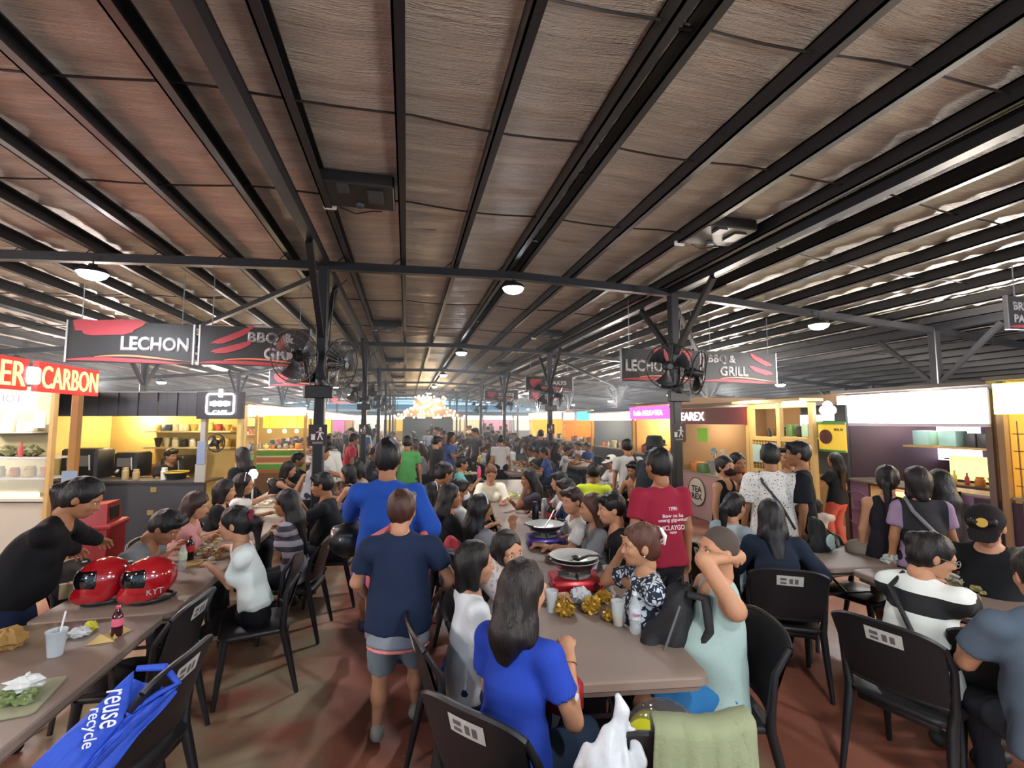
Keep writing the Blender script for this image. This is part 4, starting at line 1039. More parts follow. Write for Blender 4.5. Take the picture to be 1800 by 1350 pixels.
CASTINFO['pony'] = person('person in a white tee and black trousers, ponytail with dark red scrunchie', 412, 920, 196, H=1.58, lean=16, hyaw=-14, hand={-1: px(375, 1000, .82), 1: px(385, 960, .80)}, foot={-1: px(345, 1120, .08), 1: px(322, 1135, .08)}, splay=.3, top=('d3dbd8', 'crop'), bottom=('141417', 'long'), hair='pony', haircol='110e0e', hairlen=.22, skin='a', lod=2, group=G_L, shoes='c9c9c2', extra=on_scrunchie(), seat=.46)
person('person with long black hair and striped sleeves at the left row', 503, 884, 175, H=1.56, lean=10, hand={-1: px(478, 935, .8), 1: px(480, 925, .8)}, top=('2a2a30', 'tee', stripe_mat('striped_sleeves', [(0, '8d8894'), (.08, '33313a'), (.16, '8d8894'), (.24, '33313a'), (.32, '8d8894'), (.40, '33313a'), (.48, '8d8894'), (.56, '33313a'), (.64, '8d8894'), (.72, '33313a'), (.80, '8d8894'), (.88, '33313a')], 'Z', .6, 1.2)), bottom=('1b1b20', 'long'), hair='long', haircol='100e0f', hairlen=.28, skin='b', lod=2, group=G_L)
person('person in a black tee with cropped hair eating at the left row', 566, 852, 176, H=1.70, male=True, lean=12, hand={-1: 'eat', 1: 'eat'}, top=('1c1f22', 'tee'), bottom=('20222a', 'long'), hair='short', haircol='121011', skin='b', lod=2, group=G_L, build=1.15)
person('person in a black tank top facing away at the left row', 611, 832, 165, H=1.58, lean=12, hand='table', top=('1f2023', 'tank'), bottom=('3b4654', 'long'), hair='bob', haircol='121011', skin='a', lod=1, group=G_L)
person('person in a beige top beside the black tank top', 628, 826, 190, H=1.60, lean=22, hand='table', top=('9a8a78', 'tee'), bottom=('3b4654', 'long'), hair='bob', haircol='121011', skin='a', lod=1, group=G_L)
person('person in a black sleeveless top bending to eat, facing right', 508, 825, 0, H=1.62, lean=26, hand='eat', top=('1b1b1e', 'tank'), bottom=('2b2b33', 'long'), hair='bob', skin='a', lod=1, group=G_L)
person('person in a dark tee beyond the sleeveless top, green chair', 524, 808, 0, H=1.68, male=True, lean=14, hand='eat', top=('24262b', 'tee'), bottom=('2b2b33', 'long'), hair='short', lod=1, group=G_L)
person('person in a black tee with long dark hair standing by the coffee kiosk', 424, 801, 150, pose='stand', H=1.52, lean=6, hand={-1: 'side', 1: 'lap'}, top=('1d1d21', 'tee'), bottom=('23232a', 'long'), hair='long', haircol='171112', hairlen=.24, lod=1, group=G_S)
person('person in a patterned grey tee reaching out near the left post', 567, 795, 10, pose='stand', H=1.56, male=True, lean=16, hand={-1: 'side', 1: V3(.1, .55, 1.05)}, top=('8d9096', 'tee'), bottom=('2b2b33', 'long'), hair='short', lod=1, group=G_S)
person('person in a long white shirt near the yellow stall', 575, 778, 100, pose='stand', H=1.62, male=True, top=('cfcfc6', 'long_sleeve'), bottom=('6a655a', 'long'), hair='short', lod=1, group=G_S)
person('person in a red shirt near the yellow stall', 622, 772, 20, pose='stand', H=1.62, male=True, lean=12, top=('b8354a', 'tee'), bottom=('2b2b33', 'long'), hair='short', lod=1, group=G_S)
# --- right side, standing
person('person in a black camisole and dark face mask facing the camera', 1275, 820, -70, pose='stand', H=1.50, lean=0, hyaw=-10, top=('16171b', 'tank'), bottom=('22242c', 'long'), hair='bun', haircol='1a1414', skin='a', lod=1, group=G_S, extra=on_mask())
person('person in a brown top beside the masked camisole', 1297, 814, -100, pose='stand', H=1.52, lean=2, hyaw=8, top=('7b5546', 'tee'), bottom=('6a4a40', 'long'), hair='bob', haircol='1a1414', skin='b', lod=1, group=G_S)
person('person in a white speckled shirt with a sling bag, back turned', 1354, 802, 62, pose='stand', H=1.66, male=True, lean=2, hyaw=-8, top=('cfccc6', 'loose', speckle_mat('white_speckled', 'd6d3cd', '4d4d52', 75, .64)), bottom=('39404a', 'long'), hair='short', haircol='141213', skin='b', lod=2, group=G_S, build=1.12, extra=on_strap('26282a', -1, .011))
person('person in a dusty pink shirt between the speckled and black shirts', 1385, 803, 200, pose='stand', H=1.60, male=False, lean=2, top=('b98078', 'tee'), bottom=('9a7468', 'long'), hair='short', haircol='141213', skin='a', lod=1, group=G_S)
person('person in a plain black tee and grey trousers standing in profile', 1402, 798, 140, pose='stand', H=1.68, male=True, lean=0, top=('181b22', 'loose'), bottom=('40444c', 'long'), hair='short', haircol='121112', skin='b', lod=2, group=G_S)
person('person in coral trousers and a black top with long hair', 1467, 808, 100, pose='stand', H=1.42, lean=0, hand={-1: V3(-.16, .22, 1.08), 1: 'side'}, top=('1f242a', 'tee'), bottom=('c9655c', 'long'), hair='long', haircol='18161a', hairlen=.26, skin='a', lod=1, group=G_S)
person('small child in a pale shirt stretching one arm out', 1438, 888, 25, pose='stand', H=.92, lean=6, hand={-1: 'side', 1: V3(.05, .42, .66)}, top=('c4b8ac', 'long_sleeve'), bottom=('b98a90', 'skirt'), hair='bob', haircol='2a2020', skin='a', lod=1, group=G_S)
person('person with a high ponytail, black tank top and navy shorts', 1560, 842, 38, pose='stand', H=1.50, lean=3, top=('1b1a22', 'tank'), bottom=('191a2a', 'short_shorts'), hair='pony', haircol='1a1418', hairlen=.34, skin='a', lod=2, group=G_S)
person('person in a black pinafore over a lilac tee with a bag strap', 1612, 845, 60, pose='stand', H=1.52, lean=4, top=('17161c', 'tee', stripe_mat('pinafore', [(0, '857088'), (.20, '17161c'), (.80, '857088')], 'X', -.25, .25)), bottom=('17161c', 'skirt'), hair='bob', haircol='1c1516', skin='b', lod=1, group=G_S, extra=on_strap('6a6a6e', -1, .014))
person('person with long loose hair raising an arm at the cake stall', 1650, 850, 70, pose='stand', H=1.48, lean=6, hand={-1: 'side', 1: 'phone'}, pole={1: V3(1, .1, -.1)}, top=('1b1416', 'tee'), bottom=('17161c', 'long'), hair='long', haircol='161013', hairlen=.26, skin='b', lod=1, group=G_S)
# --- right row, seated
person('person in a light blue tee with a black ponytail, looking right', 1292, 890, 15, H=1.55, lean=14, hand='table', top=('a3b4b8', 'tee'), bottom=('c4b45a', 'long'), hair='pony', haircol='151213', skin='a', lod=2, group=G_R)
person('person in a charcoal tee and backward cap, facing left', 1322, 862, 172, H=1.64, male=True, lean=16, hand='table', top=('2c3038', 'tee'), bottom=('2b2b33', 'long'), hair='short', haircol='151213', skin='b', lod=1, group=G_R, extra=on_cap('26282c', True))
person('person in a dark denim jacket with loose black hair, back turned', 1354, 905, 60, H=1.62, lean=24, hand={-1: 'table', 1: V3(.30, .34, .80)}, top=('1f2837', 'long_sleeve'), bottom=('17181c', 'long'), hair='long', haircol='121013', hairlen=.16, skin='a', lod=2, group=G_R, build=1.1)
person('person in a black and white striped tee and glasses', 1640, 975, 10, H=1.58, lean=14, hyaw=-48, hpitch=-10, hand={-1: px(1730, 1010, .80), 1: px(1725, 1042, .78)}, top=('ffffff', 'loose', stripe_mat('black_white_bands', [(0, 'd8ded9'), (.18, '15161a'), (.36, 'd8ded9'), (.62, '15161a'), (.80, 'd8ded9'), (.94, '15161a')], 'Z', .52, 1.06)), bottom=('3f5f80', 'long'), hair='bun', haircol='140f10', skin='a', lod=2, group=G_R, build=1.1, chair=False, extra=both(lambda i: chair(i['pos'][0] - .07, i['pos'][1] - .02, i['rz'] + .12, 'black plastic chair under the person in a black and white striped tee'), on_glasses('b9bcc0'), on_strap('161618', -1, .014)))
person('person in a black cap and black tee looking down at a pan', 1733, 925, 205, H=1.70, male=True, lean=10, hpitch=-22, hand={-1: px(1700, 990, .84), 1: px(1745, 1000, .84)}, top=('17181b', 'tee'), bottom=('20222a', 'long'), hair='short', haircol='141213', skin='a', lod=2, group=G_R, build=1.15, extra=on_cap('1d1718', False, 'b8922e'))
person('person in a slate grey tee with back turned, lower right', 1828, 1012, 60, H=1.66, male=True, lean=12, hand='table', top=('4b5765', 'tee'), bottom=('2a2c33', 'long'), hair='short', haircol='141213', skin='a', lod=2, group=G_R, build=1.3, chair=False)
# kiosk and stall keepers
person('person in a black tee behind the kiosk counter', 301, 801, -30, pose='stand', H=1.46, male=True, lean=14, hand={-1: V3(-.2, .4, .98), 1: V3(.2, .4, .98)}, top=('26211f', 'tee'), bottom=('20222a', 'long'), hair='short', lod=1, group='stall keepers')

# everyone seated gets the chair beneath them
for (x, y, rz, lab) in SEATS:
    chair(x, y, rz, ('black plastic chair under the ' + lab)[:110] if len(lab.split()) <= 11 else 'black plastic chair under the ' + ' '.join(lab.split()[:11]))
# empty chairs
def ch_at(qx, qy, z, head, label):
    w = at(qx, qy, z); chair(w.x, w.y, math.radians(head) - PI / 2, label)
ch_at(1790, 1235, .45, 35, 'black plastic chair at the lower right corner of the picture')
ch_at(1160, 1352, .55, 76, 'black plastic chair draped with a green jacket, front of the near table')
ch_at(900, 1450, .5, 80, 'black plastic chair at the bottom edge left of the near table')
ch_at(200, 1303, .5, 172, 'black plastic chair holding the blue tote bag, lower left')
ch_at(250, 1168, .5, 176, 'black plastic chair tucked at the left row above the blue tote bag')
ch_at(1508, 1038, .45, -75, 'empty black plastic chair behind the beige cap on the right row')
ch_at(1370, 1035, .45, 40, 'empty black plastic chair beside the denim jacket')
# ------------------------------------------------------------------ things on and around the tables
TZ = .751
M_CLEAR = mat('clear_plastic', 'e6eef0', .08, alpha=.32, spec=.6)
M_GLASS = mat('display_glass', 'dfeaea', .03, alpha=.14, spec=.7)
M_STEELP = mat('pan_steel', 'cfcfcb', .34, .4, bump=.05, bscale=50)
M_PANOUT = mat('pan_outside', '4b4846', .35, .7)
M_WHITEP = mat('white_paper', 'd8d8d4', .7)
def crumple(mb, c, r, seed, sq=(1, 1, .8), n=10, rough=.35):
    rr = np.random.RandomState(seed); vs = []; fs = []; K = [(rr.normal(size=3) * 3.2, rr.uniform(0, 6)) for _ in range(5)]
    for j in range(n + 1):
        th = PI * j / n
        for i in range(2 * n):
            ph = PI * i / n; d = V3(math.sin(th) * math.cos(ph), math.sin(th) * math.sin(ph), math.cos(th))
            q = 1 + rough * sum(abs(math.sin(d @ k + p)) - .6 for k, p in K) * .35 + rr.uniform(-rough, rough) * .25
            vs.append(tuple(V3(*c) + d * r * q * V3(*sq)))
    w = 2 * n
    for j in range(n):
        for i in range(w): fs.append((j * w + i, (j + 1) * w + i, (j + 1) * w + (i + 1) % w, j * w + (i + 1) % w))
    return mb.add(vs, fs)
def thing(name, x, y, z, rz, label, cat, group=None):
    return empty(name, (x, y, z), rz, label, cat, group)
def cup(qx, qy, label, r=.04, h=.11, liquid=None, lh=.03, straw=None, z=TZ, col=None, group=None):
    w = at(qx, qy, z); t = thing('plastic_cup', w.x, w.y, z, 0, label, 'cup', group)
    m_ = MB(); m_.lathe([(r * .72, 0), (r * .74, .004), (r, h), (r * 1.06, h + .002), (r * 1.06, h + .006), (r * .97, h + .006), (r * .70, .006)], 20); m_.build('cup_wall', col or M_CLEAR, t, 60)
    if liquid:
        m_ = MB(); m_.lathe([(r * .68, .006), (r * (.7 + .28 * lh / h), lh), (0, lh)], 18); m_.build('drink', mat('drink_' + liquid, liquid, .15), t, 60)
    if straw:
        m_ = MB(); m_.tube([(0, 0, .02), (.02, .02, h * 1.75)], .004, 7); m_.build('straw', mat('straw_' + straw, straw, .4), t, 60)
    return t
def bottle(qx, qy, label, body, capc, lab=None, r=.032, h=.21, liquid=None, z=TZ, txt=None):
    w = at(qx, qy, z); t = thing('bottle', w.x, w.y, z, -YAW, label, 'bottle')
    prof = [(r * .85, 0), (r, .012), (r * .96, h * .3), (r, h * .36), (r, h * .62), (r * .93, h * .68), (r * .42, h * .88), (r * .36, h * .90), (r * .36, h * .95)]
    m_ = MB(); m_.lathe(prof, 20); m_.build('bottle_body', body, t, 50)
    m_ = MB(); m_.lathe([(r * .42, h * .93), (r * .42, h), (0, h)], 16); m_.build('bottle_cap', mat('cap_' + capc, capc, .4), t, 50)
    if lab:
        m_ = MB(); m_.lathe([(r * 1.015, h * .36), (r * 1.02, h * .62)], 20)
        lo_ = m_.build('bottle_label', mat('lab_' + lab, lab, .5), t, 60)
        if txt: text('lettering', txt[0], mat('ink_' + txt[1], txt[1], .5), lo_, T(0, -r * 1.03, h * .49) @ RX(PI / 2), txt[2], r * 1.3, .0015)
    return t
# --- near table of the centre row
def wok(parent, z, r=.155, handles=2):
    m_ = MB(); m_.lathe([(0, z), (r * .35, z + .004), (r * .75, z + .03), (r, z + .075), (r * 1.04, z + .077), (r * 1.0, z + .080), (r * .73, z + .035), (r * .3, z + .010), (0, z + .008)], 32); w_ = m_.build('wok', M_STEELP, parent, 50)
    m_ = MB(); m_.lathe([(0, z - .003), (r * .36, z), (r * .77, z + .027), (r * 1.015, z + .072)], 32, open_=True); m_.build('wok_underside', M_PANOUT, w_, 60)
    for k in range(handles):
        a = PI * k; m_ = MB(); m_.tube([(math.cos(a + d) * r * f, math.sin(a + d) * r * f, z + .077 + e) for d, f, e in ((-.25, 1.0, 0), (-.2, 1.22, .012), (.2, 1.22, .012), (.25, 1.0, 0))], .006, 8); m_.build('handle', M_BLACK, w_, 60)
    return w_
def stove(qx, qy, col, label, rz):
    w = at(qx, qy, TZ); t = thing('portable_stove', w.x, w.y, TZ, rz, label, 'stove', None); M = mat('stove_' + col, col, .32, .3, coat=.4)
    m_ = MB(); m_.bbox((0, 0, .045), (.34, .26, .07), .012); m_.build('housing', M, t, 40)
    m_ = MB(); m_.lathe([(.105, .081), (.11, .085), (.03, .083), (0, .083)], 24); m_.build('drip_tray', M_STEELP, t, 40)
    m_ = MB()
    for k in range(4): m_.bar((.04 * math.cos(k * PI / 2), .04 * math.sin(k * PI / 2), .098), (.115 * math.cos(k * PI / 2), .115 * math.sin(k * PI / 2), .098), .006, .03)
    m_.build('pan_support', M_BLACK, t)
    m_ = MB(); m_.lathe([(.018, 0), (.018, .02), (.0, .02)], 14, T(.12, -.13, .05) @ RX(PI / 2)); m_.build('knob', M_BLACK, t, 40)
    for sx in (-1, 1):
        m_ = MB(); m_.lathe([(.012, 0), (.014, .012), (0, .012)], 8, T(sx * .14, -.1, 0)); m_.lathe([(.012, 0), (.014, .012), (0, .012)], 8, T(sx * .14, .1, 0)); m_.build('foot', M_BLACK, t)
    return t, w
rr_ = math.radians(CDEG)
st, w = stove(1010, 1032, 'b3202c', 'red portable gas stove with two stacked woks on near table', rr_)
k = thing('wok_pair', w.x, w.y, TZ + .115, rr_, 'two nested steel woks with a ladle on the red stove', 'wok'); wok(k, 0, .165); wok(k, .028, .165, 0)
m_ = MB(); m_.tube([(.03, 0, .07), (.09, -.05, .11), (.15, -.13, .13)], [.012, .008, .009], 8); m_.lathe([(0, .03), (.03, .04), (.04, .06), (.036, .06), (0, .035)], 14, T(.02, .0, .03)); m_.build('ladle', M_PANOUT, k, 50)
m_ = MB()
for i in range(9): crumple(m_, (.03 * math.cos(i * 2.1), .04 * math.sin(i * 1.7), .048), .014, i, n=4)
tag(m_.build('food_scraps', mat('food_brown', '6e4a2a', .6), k), kind='stuff')
st, w = stove(958, 957, '44308c', 'purple portable gas stove with a wok on the second centre table', rr_)
k = thing('wok', w.x, w.y, TZ + .115, rr_ + .5, 'steel wok with a ladle on the purple stove', 'wok'); wok(k, 0, .175)
m_ = MB(); m_.tube([(0, 0, .04), (.10, .05, .10), (.20, .11, .16)], [.010, .006, .007], 8); m_.build('ladle', M_STEELP, k, 50)
w = at(1018, 1000, TZ); t = thing('tray', w.x, w.y, TZ, rr_, 'small magenta tray holding shot glasses on near table', 'tray')
m_ = MB(); m_.prism(rrect(.24, .17, .03), 0, .008); m_.build('tray_base', mat('tray_magenta', '8f3f86', .4), t)
m_ = MB(); m_.tube([(x, y, .016) for x, y in rrect(.25, .18, .03)] + [(.125, .06, .016)], .009, 6); m_.build('tray_rim', mat('tray_magenta', '8f3f86', .4), t, 50)
for i, (dx, dy) in enumerate(((-.06, 0), (.06, .01))):
    g_ = thing('shot_glass', w.x + dx, w.y + dy, TZ + .01, 0, ['left', 'right'][i] + ' shot glass standing on the magenta tray', 'glass'); m_ = MB(); m_.lathe([(.018, 0), (.026, .06), (.024, .06), (.016, .006), (0, .006)], 16); m_.build('glass_wall', M_CLEAR, g_, 60)
GOLD = mat('gold_wrapper', 'a5802e', .38, .45, bump=.5, bscale=30); GOLD2 = mat('gold_wrapper_dark', '7d6224', .42, .4, bump=.5, bscale=30)
for i, (qx, qy, r, lab) in enumerate(((993, 1070, .050, 'crumpled gold leaf wrapper left of the white plastic ball'), (1040, 1066, .052, 'crumpled gold wrapper right of the white plastic ball'), (1062, 1050, .046, 'crumpled gold wrapper behind the clear cup'), (1072, 1083, .036, 'small crumpled gold wrapper touching the clear cup'), (1046, 1022, .034, 'crumpled gold wrapper beside the red stove'))):
    w = at(qx, qy, TZ + r * .7); t = thing('food_wrapper', w.x, w.y, TZ, i, lab, 'wrapper', 'crumpled gold wrappers on the near table')
    m_ = MB(); crumple(m_, (0, 0, r * .78), r, 11 + i, n=9, rough=.9); m_.build('crumpled_leaf', GOLD, t); m_ = MB(); crumple(m_, (r * .3, -r * .2, r * .6), r * .75, 31 + i, n=8, rough=1.0); m_.build('inner_fold', GOLD2, t)
w = at(1020, 1050, TZ + .04); m_ = MB(); crumple(m_, (0, 0, .05), .055, 77, n=11, rough=.8)
tag(m_.build('plastic_film', mat('film_white', 'ced2d6', .3, alpha=.8), None, None, (w.x, w.y, TZ)), 'crumpled ball of whitish plastic film among gold wrappers', 'plastic film')
w = at(1075, 1050, TZ); m_ = MB(); crumple(m_, (0, 0, .022), .026, 78, n=7, rough=.8); tag(m_.build('tissue', M_WHITEP, None, None, (w.x, w.y, TZ)), 'crumpled white tissue right of the gold wrappers', 'tissue')
cup(1087, 1098, 'clear plastic cup with a little amber drink on near table', .040, .125, 'b98f3a', .03)
cup(970, 1075, 'clear plastic cup beside the long-haired head in blue', .038, .12)
cup(1043, 1004, 'clear plastic cup lying near the tray on the centre row', .036, .06)
cup(1070, 1040, 'plastic cup of iced brown drink with straw held by the patterned blouse', .040, .16, '8a5426', .12, '1a1a1a')
bottle(1117, 1112, 'clear water bottle with white cap on the near table edge', M_CLEAR, 'e4e6e8', 'cfd6de', .032, .215, txt=('Nature', 'c04a5a', .02))
bottle(968, 926, 'cola bottle with red label beside the silver tumbler', mat('cola', '1c0d0a', .1), 'c3202c', 'b81f2e', .044, .26, txt=('Coca', 'f0e8e6', .03))
for qx, qy, c, lab in ((941, 925, '161a2b', 'tall black tumbler on the second centre table'), (957, 918, '9a9c9e', 'grey steel tumbler beside the cola bottle'), (842, 845, 'd94b74', 'bright pink tumbler further up the centre row')):
    w = at(qx, qy, TZ); t = thing('tumbler', w.x, w.y, TZ, 0, lab, 'tumbler'); m_ = MB(); m_.lathe([(.036, 0), (.038, .01), (.038, .20), (.030, .225), (.030, .23)], 20); m_.build('tumbler_body', mat('tumbler_' + c, c, .35, .4), t, 40)
    m_ = MB(); m_.lathe([(.030, .228), (.030, .262), (.012, .27), (0, .27)], 16); m_.build('lid', mat('tumbler_lid_' + c, c, .5), t, 40)
def heap(qx, qy, n, cols, label, spread=.16, name='food_heap', z=TZ, cat='food'):
    w = at(qx, qy, z); rg = random.Random(int(qx * 7 + qy)); t = thing(name, w.x, w.y, z, 0, label, cat)
    for ci, c in enumerate(cols):
        m_ = MB()
        for i in range(n): crumple(m_, (rg.gauss(0, spread * .5), rg.gauss(0, spread * .6), rg.uniform(.012, .045)), rg.uniform(.014, .034), rg.randint(0, 999), (1, 1, .6), 5, .8)
        tag(m_.build(['food', 'leaves', 'wrapping', 'bread'][ci % 4], mat('food_' + c, c, .6), t), kind='stuff')
    m_ = MB(); m_.prism(rrect(spread * 2.2, spread * 2.4, .04), 0, .006); m_.build('serving_paper', mat('brown_paper', 'a89274', .8), t)
    return t
heap(893, 873, 9, ('b9b04a', '6f9a3c', 'd8d8cc', 'c79a4a'), 'heap of salad and fried food on the centre row', .17)
heap(822, 832, 7, ('b9b04a', 'd8d8cc'), 'food in wrappings further up the centre row', .2)
heap(345, 955, 9, ('8a6a4a', 'c8c0b0', 'b08a5a'), 'foil and paper food wrappings beside the grey polo', .18)
heap(410, 905, 8, ('8a6a4a', 'c8c0b0', 'a8744a'), 'opened brown paper food packs by the pink blouse', .18)
heap(460, 888, 8, ('c9b48a', 'e0dcd0'), 'paper food boxes on the left row beyond the white tee', .18)
heap(370, 975, 8, ('8a6a4a', 'c8c0b0', 'b08a5a'), 'greasy paper packs between the bottles and the white tee', .15)
heap(385, 928, 7, ('c8c0b0', 'd8d8cc'), 'white noodle boxes in front of the pink blouse', .14)
heap(440, 882, 7, ('c9b48a', 'e8e4da'), 'stack of white food boxes in front of the pointing person', .14)
heap(505, 858, 7, ('c9b48a', 'd0a050'), 'food packs between the sleeveless top and the black tee', .16)
heap(1085, 848, 6, ('c9b48a', '9aa04a'), 'food on the table beside the yellow tee', .16)
for qx, qy, c, lab in ((440, 868, 'd9b23c', 'glass of yellow juice on the left row'), (520, 852, 'd9a83c', 'tall glass of orange juice on the left row')):
    cup(qx, qy, lab, .035, .14, c, .12)
bottle(320, 1000, 'clear soda bottle with red cap amid food wrappings', M_CLEAR, 'b03030', 'c7d0b0', .03, .2)
bottle(333, 985, 'dark cola bottle beside the food wrappings, left row', mat('cola', '1c0d0a', .1), 'c3202c', 'b81f2e', .03, .2)
# --- near left table
def helmet(qx, qy, label, rz):
    w = at(qx, qy, TZ); t = thing('helmet', w.x, w.y, TZ, rz, label, 'helmet', None); RED = mat('helmet_red', 'a5121c', .12, coat=1.0, spec=.7)
    I = None
    sh = [ell((0, 0, .15), (.115, .145, .128), None, .02), cap((0, .02, .06), (0, .04, .075), .105, .10, .04), cap((0, .10, .05), (0, .13, .055), .045, .035, .04), ell((0, .16, .165), (.105, .075, .052), None, .008, True), ell((0, 0, .02), (.085, .11, .08), None, .01, True)]
    link_mesh('shell', np_mesh('shell', [surf(sh, .008, None, [((0, 0, .012), (0, 0, -1))]) + (0,)], [RED]), t)
    vi = [ell((0, .004, .15), (.119, .149, .131), None, .01), ell((0, .16, .300), (.3, .3, .085), None, .01, True), ell((0, .16, .02), (.3, .3, .09), None, .01, True), ell((0, -.12, .15), (.3, .16, .3), None, .01, True)]
    link_mesh('visor', np_mesh('visor', [surf(vi, .008) + (0,)], [mat('visor_black', '0a0a0f', .06, coat=1.0)]), t)
    m_ = MB(); m_.lathe([(.022, 0), (.022, .008), (0, .012)], 14, T(.112, .055, .155) @ RY(PI / 2)); m_.lathe([(.022, 0), (.022, .008), (0, .012)], 14, T(-.112, .055, .155) @ RY(-PI / 2)); m_.build('visor_hinge', M_BLACK, t, 50)
    m_ = MB(); m_.bbox((0, .105, .262), (.05, .03, .012), .004); m_.build('top_vent', M_BLACK, t)
    m_ = MB(); m_.tube([(.10 * math.cos(a), -.01 + .125 * math.sin(a), .022) for a in np.linspace(0, 2 * PI, 25)], .012, 6, False); m_.build('neck_trim', M_BLACK, t, 60)
    return t
h1 = helmet(182, 1058, 'glossy red full-face helmet on the left table, nearer the leaning person', math.radians(112))
h2 = helmet(262, 1056, 'glossy red full-face helmet with grey lettering, right of the pair', math.radians(118))
text('lettering', 'KYT', mat('ink_grey', '9a8d90', .4), h2, T(-.112, -.02, .085) @ RZ(-PI / 2) @ RX(PI / 2 - .30), .035, .085, .003)
cup(97, 1152, 'white plastic cup with a straw on the near left table', .042, .115, 'b8c4cc', .09, 'dcdcdc', col=mat('cup_frosted', 'c5ccd2', .2, alpha=.75))
w = at(140, 1118, TZ); m_ = MB(); crumple(m_, (0, 0, .02), .045, 5, (1, .7, .5), 9, .7); crumple(m_, (-.06, -.05, .012), .03, 6, (1, .6, .4), 7, .7); tag(m_.build('plastic_film', mat('film_clear', 'c9ccd0', .25, alpha=.7), None, None, (w.x, w.y, TZ)), 'crumpled clear plastic on the near left table', 'plastic film')
w = at(160, 1108, TZ); m_ = MB(); crumple(m_, (0, 0, .02), .030, 9, (1, .8, .9), 7, .6); tag(m_.build('sauce_pouch', mat('pouch_yellow', 'b9b42c', .5), None, None, (w.x, w.y, TZ)), 'small yellow sauce pouch beside the clear plastic', 'pouch')
bottle(205, 1118, 'small dark soda bottle with pink label and cap, near left table', mat('cola_pink', '3a1018', .1), 'c43a55', 'd8607a', .026, .155)
for i, (qx, qy, rz) in enumerate(((178, 1128, .3), (207, 1116, 1.4))):
    w = at(qx, qy, TZ); m_ = MB(); m_.add([(-.06, -.02, 0), (.06, -.03, 0), (.02, .06, .012), (-.005, 0, .04 + .02 * i)], [(0, 1, 3), (1, 2, 3), (2, 0, 3), (2, 1, 0)]); tag(m_.build('paper_cone', mat('paper_yellow', 'c2a566', .6), None, None, (w.x, w.y, TZ), rz), ['flat triangular yellow paper wrapper', 'upright triangular yellow paper wrapper'][i] + ' near the pink-capped bottle', 'wrapper')
w = at(12, 1140, TZ); t = thing('paper_bag', w.x, w.y, TZ, .4, 'crumpled brown paper bag at the left picture edge', 'bag'); m_ = MB(); crumple(m_, (0, 0, .045), .07, 21, (1, .8, .7), 9, .5); m_.build('bag', mat('kraft', '94713a', .8), t)
w = at(25, 1232, TZ); t = thing('food_tray', w.x, w.y, TZ, .2, 'paper food tray with green scraps, bottom left corner', 'food tray')
m_ = MB(); m_.prism(rrect(.24, .3, .02), 0, .006); m_.build('tray_sheet', mat('tray_paper', '8f8f72', .8), t)
m_ = MB(); [crumple(m_, (.05 * math.cos(i * 2), .06 * math.sin(i * 1.4), .02), .03, i + 50, (1, 1, .5), 6, .8) for i in range(6)]; tag(m_.build('scraps', mat('scraps_green', '6f7d4c', .6), t), kind='stuff')
m_ = MB(); crumple(m_, (.02, .04, .045), .045, 57, (1.2, .8, .6), 8, .9); m_.build('napkin', M_WHITEP, t)
w = at(112, 1052, TZ); m_ = MB(); m_.box((0, 0, .05), (.05, .02, .1), RX(.2)); m_.box((.03, .01, .045), (.02, .07, .09)); tag(m_.build('menu_card', mat('card_cream', 'b5a57c', .7), None, None, (w.x, w.y, TZ), .5), 'cream folded card standing behind the red helmets', 'card')
w = at(338, 995, TZ); t = thing('bread_ring', w.x, w.y, TZ, .6, 'curled golden snack behind the red helmets', 'snack'); m_ = MB(); m_.tube([(.07 * math.cos(a), .035 * math.sin(a), .016) for a in np.linspace(0, 2 * PI, 21)], .013, 8, False); m_.build('ring', mat('snack_gold', 'a9874c', .6), t, 60)
# blue tote bag slumped over the chair at the lower left: front panel, folded-over side and open mouth
BL = mat('tote_blue', '2a4fc0', .7, bump=.3, bscale=30)
A_, A2, B_, B2 = at(236, 1180, .86), at(222, 1262, .74), at(50, 1352, .70), at(105, 1400, .58)
C_, D_ = at(313, 1206, .80), at(170, 1345, .62)
t = thing('tote_bag', A_.x, A_.y, 0, 0, 'royal blue tote bag with white lettering slumped over a chair', 'bag'); O_ = Vector((A_.x, A_.y, 0))
def quad(a, b, c, d, bulge=0., seed=0):      # a-b across, a-d along
    n = (b - a).cross(d - a).normalized()
    if n.z < 0: n = -n
    return lambda u, v: (a * (1 - u) * (1 - v) + b * u * (1 - v) + c * u * v + d * (1 - u) * v) - O_ + n * (bulge * math.sin(PI * u) * math.sin(PI * min(1, v * .9 + .08)) + .006 * math.sin(11 * v + 5 * u + seed) + .004 * math.sin(23 * u + 7 * v))
for nm_, q_ in (('front_panel', quad(A_, A2, B2, B_, .035)), ('folded_side', quad(A2, C_, D_, B2, .03, 2)), ('back_panel', quad(A_ - Vector((0, 0, .03)), C_ - Vector((0, 0, .02)), D_ - Vector((0, 0, .08)), B_ - Vector((0, 0, .06)), -.02, 4))):
    m_ = MB(); m_.grid(q_, 14, 20); m_.build(nm_, BL, t, 70).modifiers.new('s', 'SOLIDIFY').thickness = .004
m_ = MB(); m_.tube([p - O_ for p in (A_ + Vector((.01, 0, .01)), (A_ + C_) / 2 + Vector((.02, .02, .035)), C_ + Vector((0, 0, .01)), C_ * .6 + A2 * .4 + Vector((0, 0, .02)), A2 + Vector((0, 0, .012)))], [.012, .016, .014, .012, .01], 8); m_.build('bag_handle', BL, t, 60)
ww_ = (A2 - A_).normalized(); dd_ = (B_ - A_).normalized(); nn_ = ww_.cross(-dd_).normalized()
if nn_.z < 0: nn_ = -nn_
uu_ = nn_.cross(ww_)
MW = mat('print_white', 'e0e4ea', .7)
